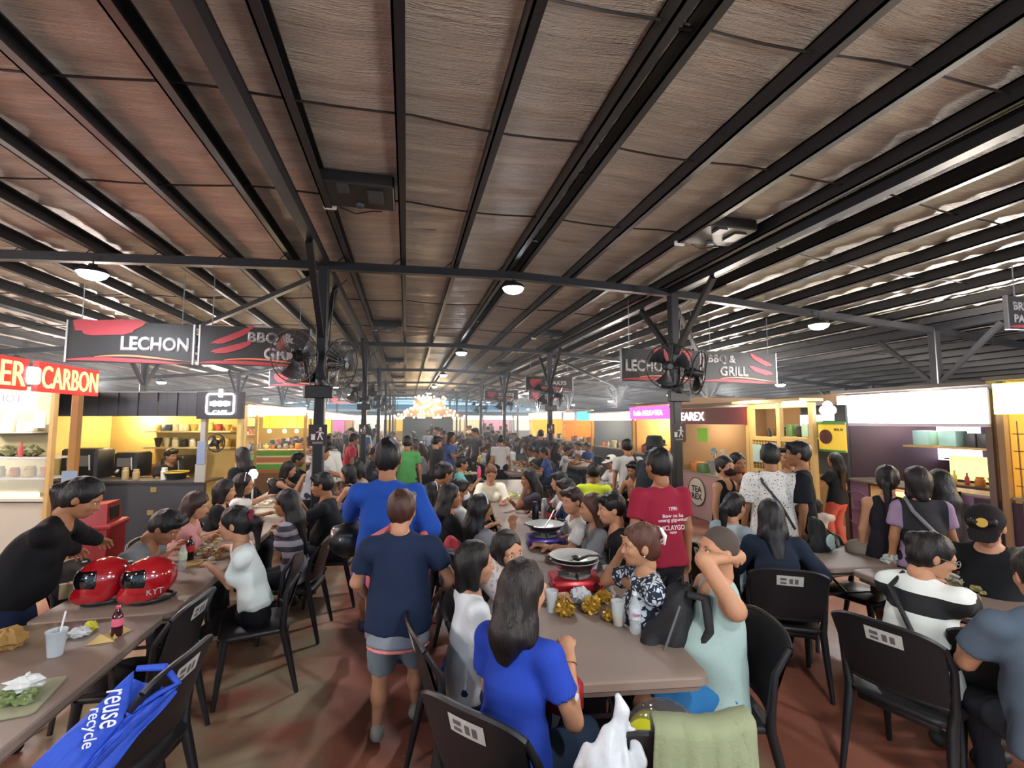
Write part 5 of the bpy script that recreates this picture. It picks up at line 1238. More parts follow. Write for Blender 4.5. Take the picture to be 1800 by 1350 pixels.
for st_, f_, hh_ in (('reuse', .22, .05), ('recycle', .42, .05)):
    p = A_ + (A2 - A_) * .5 + (B_ - A_) * f_ - O_ + nn_ * .046
    R_ = Matrix((( ww_.x, uu_.x, nn_.x, p.x), (ww_.y, uu_.y, nn_.y, p.y), (ww_.z, uu_.z, nn_.z, p.z), (0, 0, 0, 1)))
    text('lettering', st_, MW, t, R_, hh_, (A2 - A_).length * .75, .004)

# --- green jacket, plastic bag, yellow helmet on the front chair
w = at(1160, 1352, .55); hd_ = math.radians(76) - PI / 2; GJ = mat('olive_cloth', '7d8566', .85, bump=.4, bscale=60)
t = thing('jacket', w.x, w.y, 0, hd_, 'olive green jacket draped over the front chair back', 'jacket')
def drape(u, v):
    x = -.10 + .34 * u + .008 * math.sin(9 * v); th = v * 2 - 1
    top = .895 + .004 * math.sin(9 * u); y = -.297 + .042 * (x / .22) ** 2
    f = (.010 * math.sin(24 * u + 3 * v) + .006 * math.sin(47 * u)) * min(1, .15 + 1.6 * max(0, v - .3))
    if v < .28: return (x, y + .045 + f, top - (.28 - v) * .6)
    if v < .38: a = (v - .28) / .1 * PI; return (x, y + .045 * math.cos(a) + f, top + .012 * math.sin(a))
    return (x * (1 + .18 * (v - .38)), y - .045 - .03 * (v - .38) + f * (1 + 2 * (v - .38)), top - (v - .38) * (.95 + .15 * math.sin(5 * u)))
m_ = MB(); m_.grid(drape, 34, 30); jb = m_.build('jacket_body', GJ, t, 70); md = jb.modifiers.new('solid', 'SOLIDIFY'); md.thickness = .008
link_mesh('sleeve', np_mesh('sleeve', [surf([cap((.17, -.30, .86), (.225, -.33, .62), .035, .05, .03, ((0, 1, 0), 1.8)), cap((.225, -.33, .62), (.22, -.33, .38), .05, .042, .03, ((0, 1, 0), 1.8))], .009, folds(.007, 8, 1.4)) + (0,)], [GJ]), t)
t = thing('plastic_bag', w.x, w.y, 0, hd_, 'white plastic carrier bag tied to the front chair', 'bag')
PB = mat('bag_white', 'c8ccd2', .35, alpha=.85, bump=.5, bscale=25)
FB = ((.3, .95, 0), 1.8)
bag = [ell((-.19, -.27, .925), (.024, .02, .022), None, .01), cap((-.19, -.27, .935), (-.21, -.26, .96), .012, .006, .01), cap((-.195, -.27, .92), (-.275, -.295, .72), .016, .085, .03, FB), cap((-.185, -.27, .92), (-.150, -.29, .78), .012, .022, .015, FB), cap((-.150, -.29, .78), (-.22, -.30, .64), .022, .06, .03, FB), cap((-.275, -.295, .72), (-.29, -.31, .34), .085, .115, .04, FB)]
link_mesh('bag_body', np_mesh('bag_body', [surf(bag, .007, folds(.004, 3, 2.0, (1, 1, .3))) + (0,)], [PB]), t)
t = thing('helmet', w.x, w.y, .455, hd_, 'bright yellow helmet with smoky visor on the front chair seat', 'helmet')
YE = mat('helmet_yellow', 'c9cf2a', .2, coat=.8)
link_mesh('shell', np_mesh('shell', [surf([ell((-.02, .0, .15), (.12, .14, .15), None, .02), ell((-.02, 0, .0), (.09, .11, .08), None, .01, True)], .009, None, [((0, 0, .02), (0, 0, -1))]) + (0,)], [YE]), t)
link_mesh('visor', np_mesh('visor', [surf([ell((.03, .03, .175), (.16, .15, .15), None, .01), ell((.03, .03, .17), (.15, .14, .14), None, .003, True), ell((0, -.18, .12), (.3, .16, .3), None, .01, True)], .009) + (0,)], [mat('visor_smoke', '5a5652', .08, alpha=.45)]), t)
m_ = MB(); m_.tube([(-.13, .02, .20), (-.07, -.10, .26), (.03, -.125, .27), (.10, -.02, .24)], .006, 6); m_.build('helmet_stripe', M_BLACK, t, 60)
# --- backpack on the lap of the mint shirt, red bag, blue shopping bag
i = CASTINFO['tank']; J = i['J']
bp = i['pos']; t = thing('backpack', bp[0] + .05, bp[1] - .02, 0, i['rz'], 'black backpack held on the lap of the mint sleeveless shirt', 'bag')
BK = mat('backpack_black', '17181b', .75, bump=.4, bscale=90)
pk = [cap((.02, .30, .66), (.04, .23, .92), .115, .10, .05, ((0, .96, .28), 1.3)), cap((.03, .37, .64), (.04, .33, .78), .075, .07, .04), cap((.06, .21, .95), (.02, .19, 1.0), .05, .04, .04)]
link_mesh('bag_body', np_mesh('bag_body', [surf(pk, .010, folds(.007, 9, 1.3)) + (0,)], [BK]), t)
m_ = MB(); m_.tube([(-.05, .20, 1.0), (-.10, .13, 1.0), (-.12, .12, .85), (-.09, .2, .66)], [.02, .026, .024, .02], 8); m_.build('shoulder_strap', BK, t, 60)
link_mesh('front_pocket', np_mesh('front_pocket', [surf([cap((-.03, .43, .62), (-.01, .39, .74), .07, .06, .03)], .010, folds(.004, 2)) + (0,)], [BK]), t)
m_ = MB(); m_.tube([(.10, .16, 1.0), (.15, .10, .95), (.16, .12, .80), (.12, .22, .66)], [.018, .022, .022, .016], 8); m_.build('shoulder_strap', BK, t, 60)
m_ = MB(); m_.tube([(.0, .21, 1.03), (.03, .20, 1.07), (.07, .21, 1.03)], .008, 6); m_.build('top_loop', BK, t, 60)
m_ = MB(); m_.tube([(-.10, .26, .96), (-.12, .33, .80), (-.11, .40, .62)], .006, 6); m_.tube([(.11, .22, .98), (.14, .30, .82), (.13, .36, .64)], .008, 6); m_.build('zip', mat('zip_grey', '55575a', .4), t, 60)
i = CASTINFO['blue']; t = thing('handbag', i['pos'][0], i['pos'][1], 0, i['rz'], 'small dark red bag on the lap of the royal blue tee', 'bag')
m_ = MB(); m_.bbox((.06, .26, .70), (.24, .12, .16), .03); m_.build('bag_body', mat('bag_red', '8e1c26', .4, bump=.2), t, 60); m_ = MB(); m_.tube([(-.04, .22, .77), (-.03, .18, .85), (.12, .18, .85), (.14, .22, .77)], .007, 6); m_.build('bag_strap', mat('bag_red', '8e1c26', .4), t, 60)
i = CASTINFO['jacket']; J = i['J']; hw = J['wr', -1]
t = thing('helmet_bag', i['pos'][0], i['pos'][1], 0, i['rz'], 'round black helmet bag hanging from the hand in blue sleeves', 'bag')
link_mesh('bag_body', np_mesh('bag_body', [surf([ell((hw[0] - .02, hw[1] + .04, hw[2] - .19), (.155, .13, .135), None, .02), cap((hw[0] - .12, hw[1] + .04, hw[2] - .12), (hw[0] + .08, hw[1] + .04, hw[2] - .12), .04, .04, .03)], .012) + (0,)], [mat('helmet_bag', '111114', .35, coat=.3)]), t)
m_ = MB(); m_.tube([(hw[0] - .09, hw[1] + .04, hw[2] - .10), (hw[0] - .02, hw[1] + .03, hw[2] - .03), (hw[0] + .05, hw[1] + .04, hw[2] - .10)], .009, 6); m_.build('bag_handle', M_BLACK, t, 60)
m_ = MB(); m_.bbox((hw[0] - .02, hw[1] - .085, hw[2] - .13), (.10, .006, .02), .002); m_.build('brand_patch', mat('patch_dark', '3c3c42', .5), t)
i = CASTINFO['boy']; t = thing('sling_bag', i['pos'][0], i['pos'][1], 0, i['rz'], 'coral pink bag carried in front of the navy tee', 'bag')
PKB = mat('bag_coral', 'b8504f', .6, bump=.2)
m_ = MB(); m_.bbox((-.10, .26, .80), (.26, .10, .50), .03); m_.build('bag_body', PKB, t, 60); m_ = MB(); m_.tube([(-.16, .24, 1.0), (-.17, .20, 1.18), (-.10, .18, 1.24), (-.05, .2, 1.1), (-.05, .24, 1.0)], [.02, .045, .045, .03, .02], 8); m_.tube([(.12, .24, .9), (.15, .17, 1.12), (.12, .16, 1.22)], [.03, .04, .02], 8); m_.build('bag_flap', PKB, t, 60)
i = CASTINFO['bagirl']; t = thing('backpack', i['pos'][0], i['pos'][1], 0, i['rz'], 'red and grey backpack behind the very long straight hair', 'bag')
link_mesh('bag_body', np_mesh('bag_body', [surf([cap((.0, -.24, .66), (0, -.22, .86), .12, .10, .05, ((0, 1, 0), 1.5))], .013, folds(.006, 4)) + (0,)], [mat('pack_red', 'a01f2a', .7)]), t)
link_mesh('front_pocket', np_mesh('front_pocket', [surf([cap((.07, -.30, .64), (.09, -.28, .84), .06, .05, .03)], .014) + (0,)], [mat('pack_grey', '3c4149', .7)]), t)
w = at(815, 1188, .42); t = thing('shopping_bag', w.x, w.y, .36, .3, 'shiny blue plastic bag on the chair behind the white tee', 'bag')
m_ = MB(); crumple(m_, (0, 0, .12), .13, 44, (1, .8, .9), 10, .4); m_.build('bag_body', mat('plastic_blue', '2b5fd0', .25, coat=.5), t)
# lettering and badges on shirts
i = CASTINFO['maroon']; J = i['J']; s = i['s']
def back_text(i, st, h, up, wd, m):
    J = i['J']; p = J['neck'] - J['u2'] * up
    return text('shirt_lettering', st, m, i['root'], T(p[0], p[1] - .155 * i['s'] / 1.05, p[2]) @ RX(PI / 2 - .03), h, wd, .004)
MWt = mat('ink_shirt', 'd9ccd0', .7)
back_text(i, 'TYPIN', .026, .115, .07, MWt); back_text(i, 'Ikaw na ba\nunang gigunita?', .062, .185, .24, MWt); back_text(i, '#CLAYGO', .038, .255, .19, MWt); back_text(i, 'app', .018, .29, .06, MWt)
i = CASTINFO['jacket']; p = i['J']['neck']; text('jacket_lettering', 'mizuno', mat('ink_pale_blue', '8fa8d8', .6), i['root'], T(p[0], p[1] - .150, p[2] - .10) @ RX(PI / 2 - .05), .02, .085, .004) if False else None
# --- right row: cap, bag, pan, tumbler, wrappings
w = at(1510, 970, TZ); t = thing('baseball_cap', w.x, w.y, TZ, math.radians(200), 'beige baseball cap lying on the right row table', 'cap')
BC = cloth('8f8276'); link_mesh('crown', np_mesh('crown', [surf([ell((0, 0, .02), (.095, .105, .09), None, .01), ell((0, 0, -.03), (.2, .2, .032), None, .003, True)], .009) + (0,)], [BC]), t)
m_ = MB(); m_.grid(lambda u, v: ((u - .5) * .15, .085 + .085 * v * math.sin(PI * (u * .8 + .1)), .014 - .008 * v + .008 * math.sin(PI * u)), 10, 4); o = m_.build('brim', BC, t, 60); o.modifiers.new('s', 'SOLIDIFY').thickness = .005
w = at(1443, 968, TZ); t = thing('tote_bag', w.x, w.y, TZ, .2, 'black bag with a pale print slumped on the right row table', 'bag')
link_mesh('bag_body', np_mesh('bag_body', [surf([cap((0, 0, .05), (.0, .02, .17), .11, .09, .05, ((0, 1, 0), 1.6)), cap((-.02, .02, .2), (-.05, .02, .27), .05, .03, .05)], .010, folds(.008, 12, 1.5)) + (0,)], [mat('bag_black', '141417', .7)]), t)
link_mesh('pale_print', np_mesh('pale_print', [surf([ell((.02, -.075, .10), (.06, .012, .06), None, .01), ell((.05, -.07, .05), (.045, .012, .035), None, .01)], .007) + (0,)], [mat('print_mint', 'b5cdcb', .6)]), t)
m_ = MB(); m_.tube([(.05, 0, .2), (.12, -.03, .14), (.15, -.05, .02)], .012, 6); m_.build('bag_strap', M_BLACK, t, 60)
w = at(1412, 955, TZ); t = thing('paper_pouch', w.x, w.y, TZ, 0, 'small tan paper pouch left of the black bag', 'pouch'); m_ = MB(); crumple(m_, (0, 0, .055), .055, 91, (1, .6, 1), 8, .4); m_.build('pouch', mat('kraft_tan', 'a98b6a', .8), t); m_ = MB(); m_.lathe([(.006, .09), (.006, .14), (0, .14)], 8); m_.build('red_tie', mat('tie_red', 'b0303a', .5), t)
w = at(1750, 1030, TZ); t = thing('paella_pan', w.x, w.y, TZ, .2, 'wide shallow steel pan with white handles on the right row', 'pan')
m_ = MB(); m_.lathe([(0, 0), (.19, .002), (.225, .045), (.232, .047), (.228, .05), (.188, .008), (0, .006)], 36); m_.build('pan_bowl', M_STEELP, t, 40)
for a in (2.6, 5.7):
    m_ = MB(); m_.tube([(math.cos(a + d) * f, math.sin(a + d) * f, .046 + e) for d, f, e in ((-.2, .225, 0), (-.17, .285, .03), (.17, .285, .03), (.2, .225, 0))], .007, 8); m_.build('handle', M_WHITEP, t, 60)
m_ = MB(); m_.tube([(.05, .0, .02), (.12, .02, .05), (.22, .05, .09)], [.02, .008, .008], 8); m_.build('spoon', M_PANOUT, t, 60)
heap(1693, 1028, 8, ('9a8f5a', 'b5ab92', '5a5a44'), 'banana leaf and paper scraps beside the wide pan', .15)
w = at(1700, 1002, TZ); t = thing('steel_tumbler', w.x, w.y, TZ, 0, 'shiny steel tumbler in front of the striped tee', 'tumbler'); m_ = MB(); m_.lathe([(.034, 0), (.042, .15), (.044, .152), (.04, .152), (.03, .01), (0, .01)], 24); m_.build('tumbler_body', mat('bright_steel', 'd0d0d0', .1, 1), t, 50)
w = at(1568, 992, TZ); m_ = MB(); crumple(m_, (0, 0, .04), .055, 61, (1.2, .8, .8), 9, .7); tag(m_.build('plastic_film', mat('film_mint', 'b5bdb4', .4, alpha=.85), None, None, (w.x, w.y, TZ)), 'crumpled pale plastic bag behind the striped tee', 'plastic film')

# red return bin and dark bins
w = at(170, 940, .5); t = thing('return_bin', w.x, w.y - .2, 0, .15, 'red plastic return bin with sloping lid beside the kiosk', 'bin')
RB = mat('bin_red', '8e1f26', .45)
m_ = MB(); m_.bbox((0, 0, .33), (.62, .5, .66), .03); m_.build('bin_body', RB, t); m_ = MB(); m_.bbox((0, 0, .66), (.68, .54, .06), .02); m_.build('rim', RB, t)
m_ = MB(); m_.add([(-.30, -.2, .69), (.26, -.2, .69), (.26, .22, .69), (-.30, .22, .69), (.0, -.16, .90), (.24, -.16, .92), (.24, .2, .92), (.0, .2, .90)], [(0, 1, 5, 4), (1, 2, 6, 5), (2, 3, 7, 6), (3, 0, 4, 7), (4, 5, 6, 7)]); m_.build('lid', RB, t)
m_ = MB(); m_.box((.252, .02, .79), (.012, .26, .16)); m_.build('slot', M_BLACK, t)
for i_, (qx, qy) in enumerate(((1062, 905), (1098, 912))):
    w = at(qx, qy, .35); t = thing('wheeled_bin', w.x, w.y, 0, .1, ['left', 'right'][i_] + ' dark blue rubbish bin beside the maroon tee', 'bin')
    m_ = MB(); m_.prism(rrect(.42, .42, .05), .04, .78, ch=.02); m_.build('bin_body', mat('bin_navy', '1f2833', .5), t, 40); m_ = MB(); m_.prism(rrect(.48, .48, .05), .78, .83, ch=.01); m_.build('lid', mat('bin_lid', '27333f', .45), t, 40)
    m_ = MB(); crumple(m_, (0, 0, .85), .10, 5 + i_, (1, .9, .4), 8, .6); m_.build('rubbish', mat('rubbish', '8d8f92', .6), t)
w = at(1092, 862, .62); t = thing('yellow_chair', w.x, w.y, 0, -.2, 'yellow moulded chair behind the dark blue bins', 'chair'); YC = mat('chair_yellow', 'd09a2a', .5)
m_ = MB(); m_.grid(lambda u, v: ((u - .5) * .44, -.2 - .06 * math.cos((u - .5) * 2.6), .46 + .42 * v * (1 - .25 * abs(2 * u - 1) ** 3)), 10, 5); m_.build('backrest', YC, t, 60).modifiers.new('s', 'SOLIDIFY').thickness = .015
m_ = MB(); m_.prism(rrect(.42, .42, .06), .42, .45); m_.build('seat', YC, t); 
for q in (-1, 1):
    for p in (-1, 1): m_ = MB(); m_.tube([(q * .18, p * .18, .43), (q * .21, p * .21, .01)], .016, 6); m_.build('leg', YC, t)
# ------------------------------------------------------------------ hanging signs
M_SIGN = mat('sign_black', '101114', .6); M_SIGNF = mat('sign_frame', '8a8c90', .4, .6); M_LET = mat('sign_letter', '9a989a', .6); M_RED = mat('sign_red', '962c36', .6); M_OR = mat('sign_orange', 'c9714e', .6)
def wave(mb, x0, x1, z0, amp, th, ph, y):
    n = 24; v = []
    for k in range(n + 1):
        u = k / n; x = x0 + (x1 - x0) * u; zz = z0 + amp * math.sin(u * 4.2 + ph) * (1 - u * .3); t = th * math.sin(PI * min(1, u * 1.1 + .02)) ** .6 + .002
        v += [(x, y, zz), (x, y, zz + t)]
    mb.add(v + [(a, y - .004, c) for a, b, c in v], [(2 * k, 2 * k + 2, 2 * k + 3, 2 * k + 1) for k in range(n)] + [(2 * n + 2 + 2 * k, 2 * n + 2 + 2 * k + 2, 2 * n + 2 + 2 * k + 3, 2 * n + 2 + 2 * k + 1) for k in range(n)])
def blob(mb, cx, cz, w, h, seed, y, ang=0):
    rg = np.random.RandomState(seed); n = 28; v = []
    for k in range(n):
        a = 2 * PI * k / n; r = 1 + .14 * math.sin(3 * a + rg.uniform(-.1, .1)) + rg.uniform(-.09, .09)
        e = (abs(math.cos(a)) ** .6 * math.copysign(1, math.cos(a)) * w / 2 * r, abs(math.sin(a)) ** .6 * math.copysign(1, math.sin(a)) * h / 2 * r)
        v.append((cx + e[0] * math.cos(ang) - e[1] * math.sin(ang), y, cz + e[0] * math.sin(ang) + e[1] * math.cos(ang)))
    mb.add(v + [(a, y + .006, c) for a, b, c in v], [tuple(range(n)), tuple(range(2 * n - 1, n - 1, -1))] + [(k, n + k, n + (k + 1) % n, (k + 1) % n) for k in range(n)])
def hang_panel(x, y, z, w, h, label, txts, art, group='hanging food signs'):
    t = empty('hanging_sign', (x, y, z), 0, label, 'sign', group)
    m_ = MB(); m_.box((0, 0, 0), (w, .03, h)); m_.build('panel', M_SIGN, t)
    for sx in (-1, 1): m_ = MB(); m_.box((sx * (w / 2 + .008), 0, 0), (.022, .04, h + .01)); m_.build('edge_frame', M_SIGNF, t)
    for sx in (-1, 1):
        m_ = MB(); X = x + sx * w * .4; m_.tube([(sx * w * .4, 0, h / 2), (sx * w * .4, 0, zb(X) + .05 - z)], .006, 5); m_.build('hanger_rod', M_SIGNF, t)
    m_ = MB(); wave(m_, -w / 2, w / 2, -h / 2 + .01, .012, .05, 1.0, -.017); m_.build('red_wave', M_RED, t)
    m_ = MB(); wave(m_, -w * .28, w / 2, -h / 2 + .06, .03, .022, .3, -.020); m_.build('orange_wave', M_OR, t)
    for st, cx, cz, hh, ww in txts: text('lettering', st, M_LET, t, T(cx, -.0155, cz) @ RX(PI / 2), hh, ww, .008, bold=.035)
    for k_, (cx, cz, bw, bh, sd, an) in enumerate(art):
        m_ = MB(); blob(m_, cx, cz, bw, bh, sd, -.024, an); m_.build('painted_meat', M_RED if k_ == 0 or art is not LART else mat('sign_leaf', '2d4a34', .6), t)
    return t
LART = [(-.10, .20, .62, .20, 4, .08)]
SK = [(-.30, .14, .55, .085, 5, .45), (-.30, -.03, .5, .085, 6, .3)]
SKR = [(.42, .14, .45, .085, 7, -.42), (.42, -.05, .45, .085, 8, -.25)]
SH, SWD = .56, 1.5
z_s = 3.0
hang_panel(-3.70, 7.4, 2.97, SWD, SH, 'LECHON hanging sign left of the left aisle post', [('LECHON', .29, -.01, .20, .83)], [(-.28, .21, .80, .21, 4, .06)])
hang_panel(-2.14, 7.4, 2.97, SWD - .05, SH, 'BBQ & GRILL hanging sign behind the left aisle post', [('BBQ &', .20, .12, .18, .62), ('GRILL', .40, -.10, .18, .58)], SK)
hang_panel(4.30, 7.4, 2.86, SWD, SH, 'LECHON hanging sign behind the right aisle post', [('LECHON', -.25, -.01, .21, .86)], [(.22, .16, .72, .27, 9, -.06)])
hang_panel(5.87, 7.4, 2.86, SWD, SH, 'BBQ & GRILL hanging sign right of the right aisle post', [('BBQ &', -.38, .14, .17, .56), ('GRILL', -.14, -.07, .18, .58)], SKR)
hang_panel(7.65, 4.1, 3.18, 1.5, .40, 'dark hanging sign cut off by the right picture edge', [('BREAD', -.45, .08, .10, .45), ('PASTRY', -.42, -.07, .10, .5)], [(.35, .03, .4, .2, 3, 0)])
for x, y, st, lab in ((-2.9, 13.9, 'STATION', 'small hanging sign under the second left beam'), (4.3, 14.0, 'SHAKES', 'small hanging SHAKES sign behind the right aisle post'), (-3.4, 20.6, 'DRINKS', 'small hanging sign far along the left row'), (-3.4, 27.1, 'SNACKS', 'smaller hanging sign farther along the left row'), (4.1, 20.6, 'SNACKS', 'hanging sign far along the right row, left of pair'), (6.1, 20.6, 'FRIES', 'hanging sign far along the right row, right of pair')):
    hang_panel(x, y, 3.05, 1.5, .42, lab, [(st, .2, .03, .13, .7)], [(-.45, .03, .35, .25, 3, 0)])

# ------------------------------------------------------------------ wall fans on the posts
def fan_proto():
    r = empty('wall_fan')           # blows towards -Y, origin at the hub
    m_ = MB()
    for rr0 in (.33,): m_.tube([(rr0 * math.cos(a), -.02, rr0 * math.sin(a)) for a in np.linspace(0, 2 * PI, 37)], .009, 6, False)
    for rr0, yy in ((.25, -.055), (.17, -.072), (.09, -.08)): m_.tube([(rr0 * math.cos(a), yy, rr0 * math.sin(a)) for a in np.linspace(0, 2 * PI, 25)], .0025, 4, False)
    for k in range(36):
        a = 2 * PI * k / 36; c, s = math.cos(a), math.sin(a)
        m_.tube([(.05 * c, -.085, .05 * s), (.2 * c, -.07, .2 * s), (.33 * c, -.02, .33 * s)], .0022, 3, False)
        if k % 2 == 0: m_.tube([(.33 * c, -.02, .33 * s), (.2 * c, .06, .2 * s), (.06 * c, .07, .06 * s)], .0025, 3, False)
    m_.build('cage', M_BLACK, r, 60)
    for k in range(3):
        a0 = k * 2 * PI / 3 + .3; m_ = MB()
        def bl(u, v): a = a0 + (v - .5) * .9 * (.6 + .6 * u); q = .05 + .24 * u; return (q * math.cos(a), .0 + .05 * (v - .5), q * math.sin(a))
        m_.grid(bl, 6, 5); m_.grid(lambda u, v: bl(1 - u, v), 6, 5); m_.build('blade', mat('fan_blade', '17181b', .35), r, 60)
    m_ = MB(); m_.lathe([(0, -.095), (.045, -.09), (.055, -.06), (.06, .0), (.075, .04), (.075, .15), (.04, .18), (0, .18)], 20, RX(-PI / 2) @ Matrix.Diagonal((1, 1, 1, 1))); m_.build('motor', M_BLACK, r, 50)
    m_ = MB(); m_.tube([(0, .14, 0), (0, .19, -.10), (0, .22, -.25)], [.022, .02, .028], 8); m_.bbox((0, .24, -.28), (.16, .10, .12), .01); m_.build('bracket', M_BLACK, r, 50)
    m_ = MB(); m_.lathe([(.04, 0), (.04, .004), (0, .006)], 16, T(0, -.094, 0) @ RX(PI / 2)); m_.build('hub_badge', mat('badge_silver', '5a5c60', .5, .3), r, 50)
    return r
FAN = fan_proto(); nf = 0
for iy, y in enumerate(ROWS[2:6]):
    for x, side in ((-1.1, 'left'), (4.0, 'right')):
        for q, lab in ((-1, 'left'), (1, 'right')):
            o = FAN if nf == 0 else copy_tree(FAN); nf += 1
            o.location = (x + q * .26, y - .28 + (.1 if q > 0 else 0), 2.62 + .08 * (q < 0)); o.rotation_euler = (math.radians(8), 0, math.radians(-24 if q < 0 else 62) if side == 'left' else math.radians(-20 if q < 0 else 75))
            tag(o, 'black caged wall fan, %s of the pair, %s post of the %s line' % (lab, ['nearest', 'second', 'third', 'fourth'][iy], side), 'fan', 'black wall fans on the posts')
# junction boxes and litter signs on the aisle posts
def litter_sign(x, y, z, label):
    t = empty('litter_sign', (x, y, z), 0, label, 'sign', 'litter signs on the posts')
    m_ = MB(); m_.box((0, 0, 0), (.22, .012, .27)); m_.build('plate', mat('plate_maroon', '2c1d22', .5), t)
    W = mat('pictogram_white', 'd8d4d2', .5); m_ = MB()
    m_.lathe([(.016, 0), (.016, .004)], 12, T(.03, -.007, .085) @ RX(PI / 2)); m_.bar((.03, -.008, .065), (.025, -.008, .0), .03, .004, (0, 1, 0)); m_.bar((.03, -.008, .05), (-.02, -.008, .035), .012, .004, (0, 1, 0)); m_.bar((.03, -.008, .05), (.07, -.008, .02), .012, .004, (0, 1, 0))
    m_.bar((.02, -.008, .0), (.0, -.008, -.06), .014, .004, (0, 1, 0)); m_.bar((.03, -.008, .0), (.06, -.008, -.06), .014, .004, (0, 1, 0)); m_.build('walking_figure', W, t)
    m_ = MB(); m_.box((-.055, -.008, -.03), (.045, .004, .06)); m_.box((-.055, -.008, .008), (.055, .004, .01)); m_.build('bin_pictogram', W, t)
    text('lettering', 'CLAYGO', W, t, T(0, -.007, -.095) @ RX(PI / 2), .022, .12, .003)
for x, y, n_ in ((-1.1, 6.5, 'nearest left'), (4.0, 6.5, 'nearest right'), (-1.1, 13, 'second left'), (4.0, 13, 'second right')):
    litter_sign(x, y - .075, 1.72 if y < 10 else 1.68, 'maroon litter sign with walking figure on the %s aisle post' % n_)
    t = empty('socket_box', (x, y - .10, 2.27), 0, 'black socket box on the %s aisle post under the fans' % n_, 'socket box', 'socket boxes on the posts'); m_ = MB(); m_.bbox((0, 0, 0), (.34, .09, .16), .01); m_.build('box', M_BLACK, t)
    m_ = MB(); m_.tube([(-.1, 0, .08), (-.13, .0, .3), (-.05, .03, .5)], .008, 5); m_.tube([(.08, .1, .08), (.1, .12, .9), (.14, .1, 1.35), (.3, .05, 1.5)], .009, 5); m_.build('cable', M_BLACK, t, 60)
# black units mounted between the purlins
for k in range(6):
    for xa, xb, side in ((-.83, -.13, 'left'), (3.05, 3.70, 'right')):
        y = 4.52 + 6.5 * k
        if y > 40: continue
        xm = (xa + xb) / 2; t = empty('ceiling_unit', (xm, y, zb(xm) - .02), 0, 'black ceiling unit between purlins, %s of the %s line' % (nthw[k], side), 'ceiling unit', 'black ceiling units between the purlins')
        m_ = MB(); m_.bbox((0, 0, .08), (xb - xa - .04, .50, .12), .015); m_.build('housing', M_BLACK, t)
        m_ = MB(); m_.box((-.12, -.18, .005), (.10, .14, .03)); m_.box((.16, -.05, .008), (.14, .22, .02)); m_.lathe([(.035, 0), (.04, .03), (0, .03)], 12, T(0, .16, -.01)); m_.build('grille', mat('unit_grey', '303338', .4), t)
        m_ = MB(); m_.tube([(-.2, .22, .0), (-.05, .27, -.03), (.1, .25, .0), (.2, .28, .02)], .007, 5); m_.build('cable', M_BLACK, t)
        m_ = MB(); m_.bbox((-.30, .30, .03), (.12, .03, .05), .004); m_.build('terminal_box', M_WHITEP, t)

# ------------------------------------------------------------------ stalls
def glow(name, col, e): return mat('glow_' + name, col, .5, emit=e, emit_col=col)
M_WOODF = mat('pine_frame', 'b08d55', .6, var=.1, bscale=8); M_CREAM = mat('cream_wall', 'd8c79a', .7); M_CHAR = mat('charcoal_panel', '39393e', .6, bump=.1); M_DKW = mat('dark_wood', '4a3a33', .6)
BOXC = ['c9b060', 'a04040', 'd9d2b0', '5a7a4a', '8a8a88', 'c47a3a', '3a4a6a', 'e0dccf', '2c2a2a', 'b8522e']
_sh = {}
def jar_mesh(kind, c):
    k = (kind, c)
    if k not in _sh:
        m_ = MB()
        if kind == 'box': m_.bbox((0, 0, .5), (1, 1, 1), .04)
        elif kind == 'bottle': m_.lathe([(.36, 0), (.4, .05), (.4, .55), (.16, .75), (.16, 1), (0, 1)], 10)
        elif kind == 'jar': m_.lathe([(.42, 0), (.45, .05), (.45, .72), (.34, .8), (.38, .82), (.38, 1), (0, 1)], 12)
        else: m_.lathe([(.25, 0), (.5, .9), (.52, 1), (.4, 1), (0, .8)], 12)
        _sh[k] = m_.mesh({'box': 'carton', 'bottle': 'bottle', 'jar': 'jar', 'tub': 'tub'}[kind], mat('good_' + c, c, .5), 50)
    return _sh[k]
def goods(frame, x0, x1, y, z, n, hmin, hmax, where, kinds=('box', 'bottle', 'jar', 'tub'), cols=BOXC, seed=1, w=None):
    """a row of separate goods on a shelf; frame = (x, y, rz) of the stall"""
    rg = random.Random(seed); fx, fy, fr = frame; c_, s_ = math.cos(fr), math.sin(fr)
    for k in range(n):
        lx = x0 + (x1 - x0) * (k + .5) / n; kd = rg.choice(kinds); c = rg.choice(cols); h = rg.uniform(hmin, hmax); ww = (w or min((x1 - x0) / n * .8, h * 1.1)) * (.55 if kd == 'bottle' else 1)
        nm = {'box': 'carton', 'bottle': 'bottle', 'jar': 'jar', 'tub': 'tub'}[kd]
        o = link_mesh(nm, jar_mesh(kd, c), None, (fx + c_ * lx - s_ * y, fy + s_ * lx + c_ * y, z), fr); o.scale = (ww, ww, h)
        tag(o, '%s %s on %s' % (COLN.get(c, 'coloured'), nm, where), nm, nm + 's on ' + where)
COLN = {'c9b060': 'tan', 'a04040': 'dull red', 'd9d2b0': 'cream', '5a7a4a': 'green', '8a8a88': 'grey', 'c47a3a': 'orange', '3a4a6a': 'navy', 'e0dccf': 'white', '2c2a2a': 'black', 'b8522e': 'rust', '9fc4ba': 'mint', '3c3a3c': 'charcoal', 'a8a278': 'olive', 'd8c24a': 'yellow'}
def part(t, name, m, *boxes, **kw):
    m_ = MB()
    for c, d in boxes: m_.box(c, d)
    return m_.build(name, m, t, kw.get('smooth'))
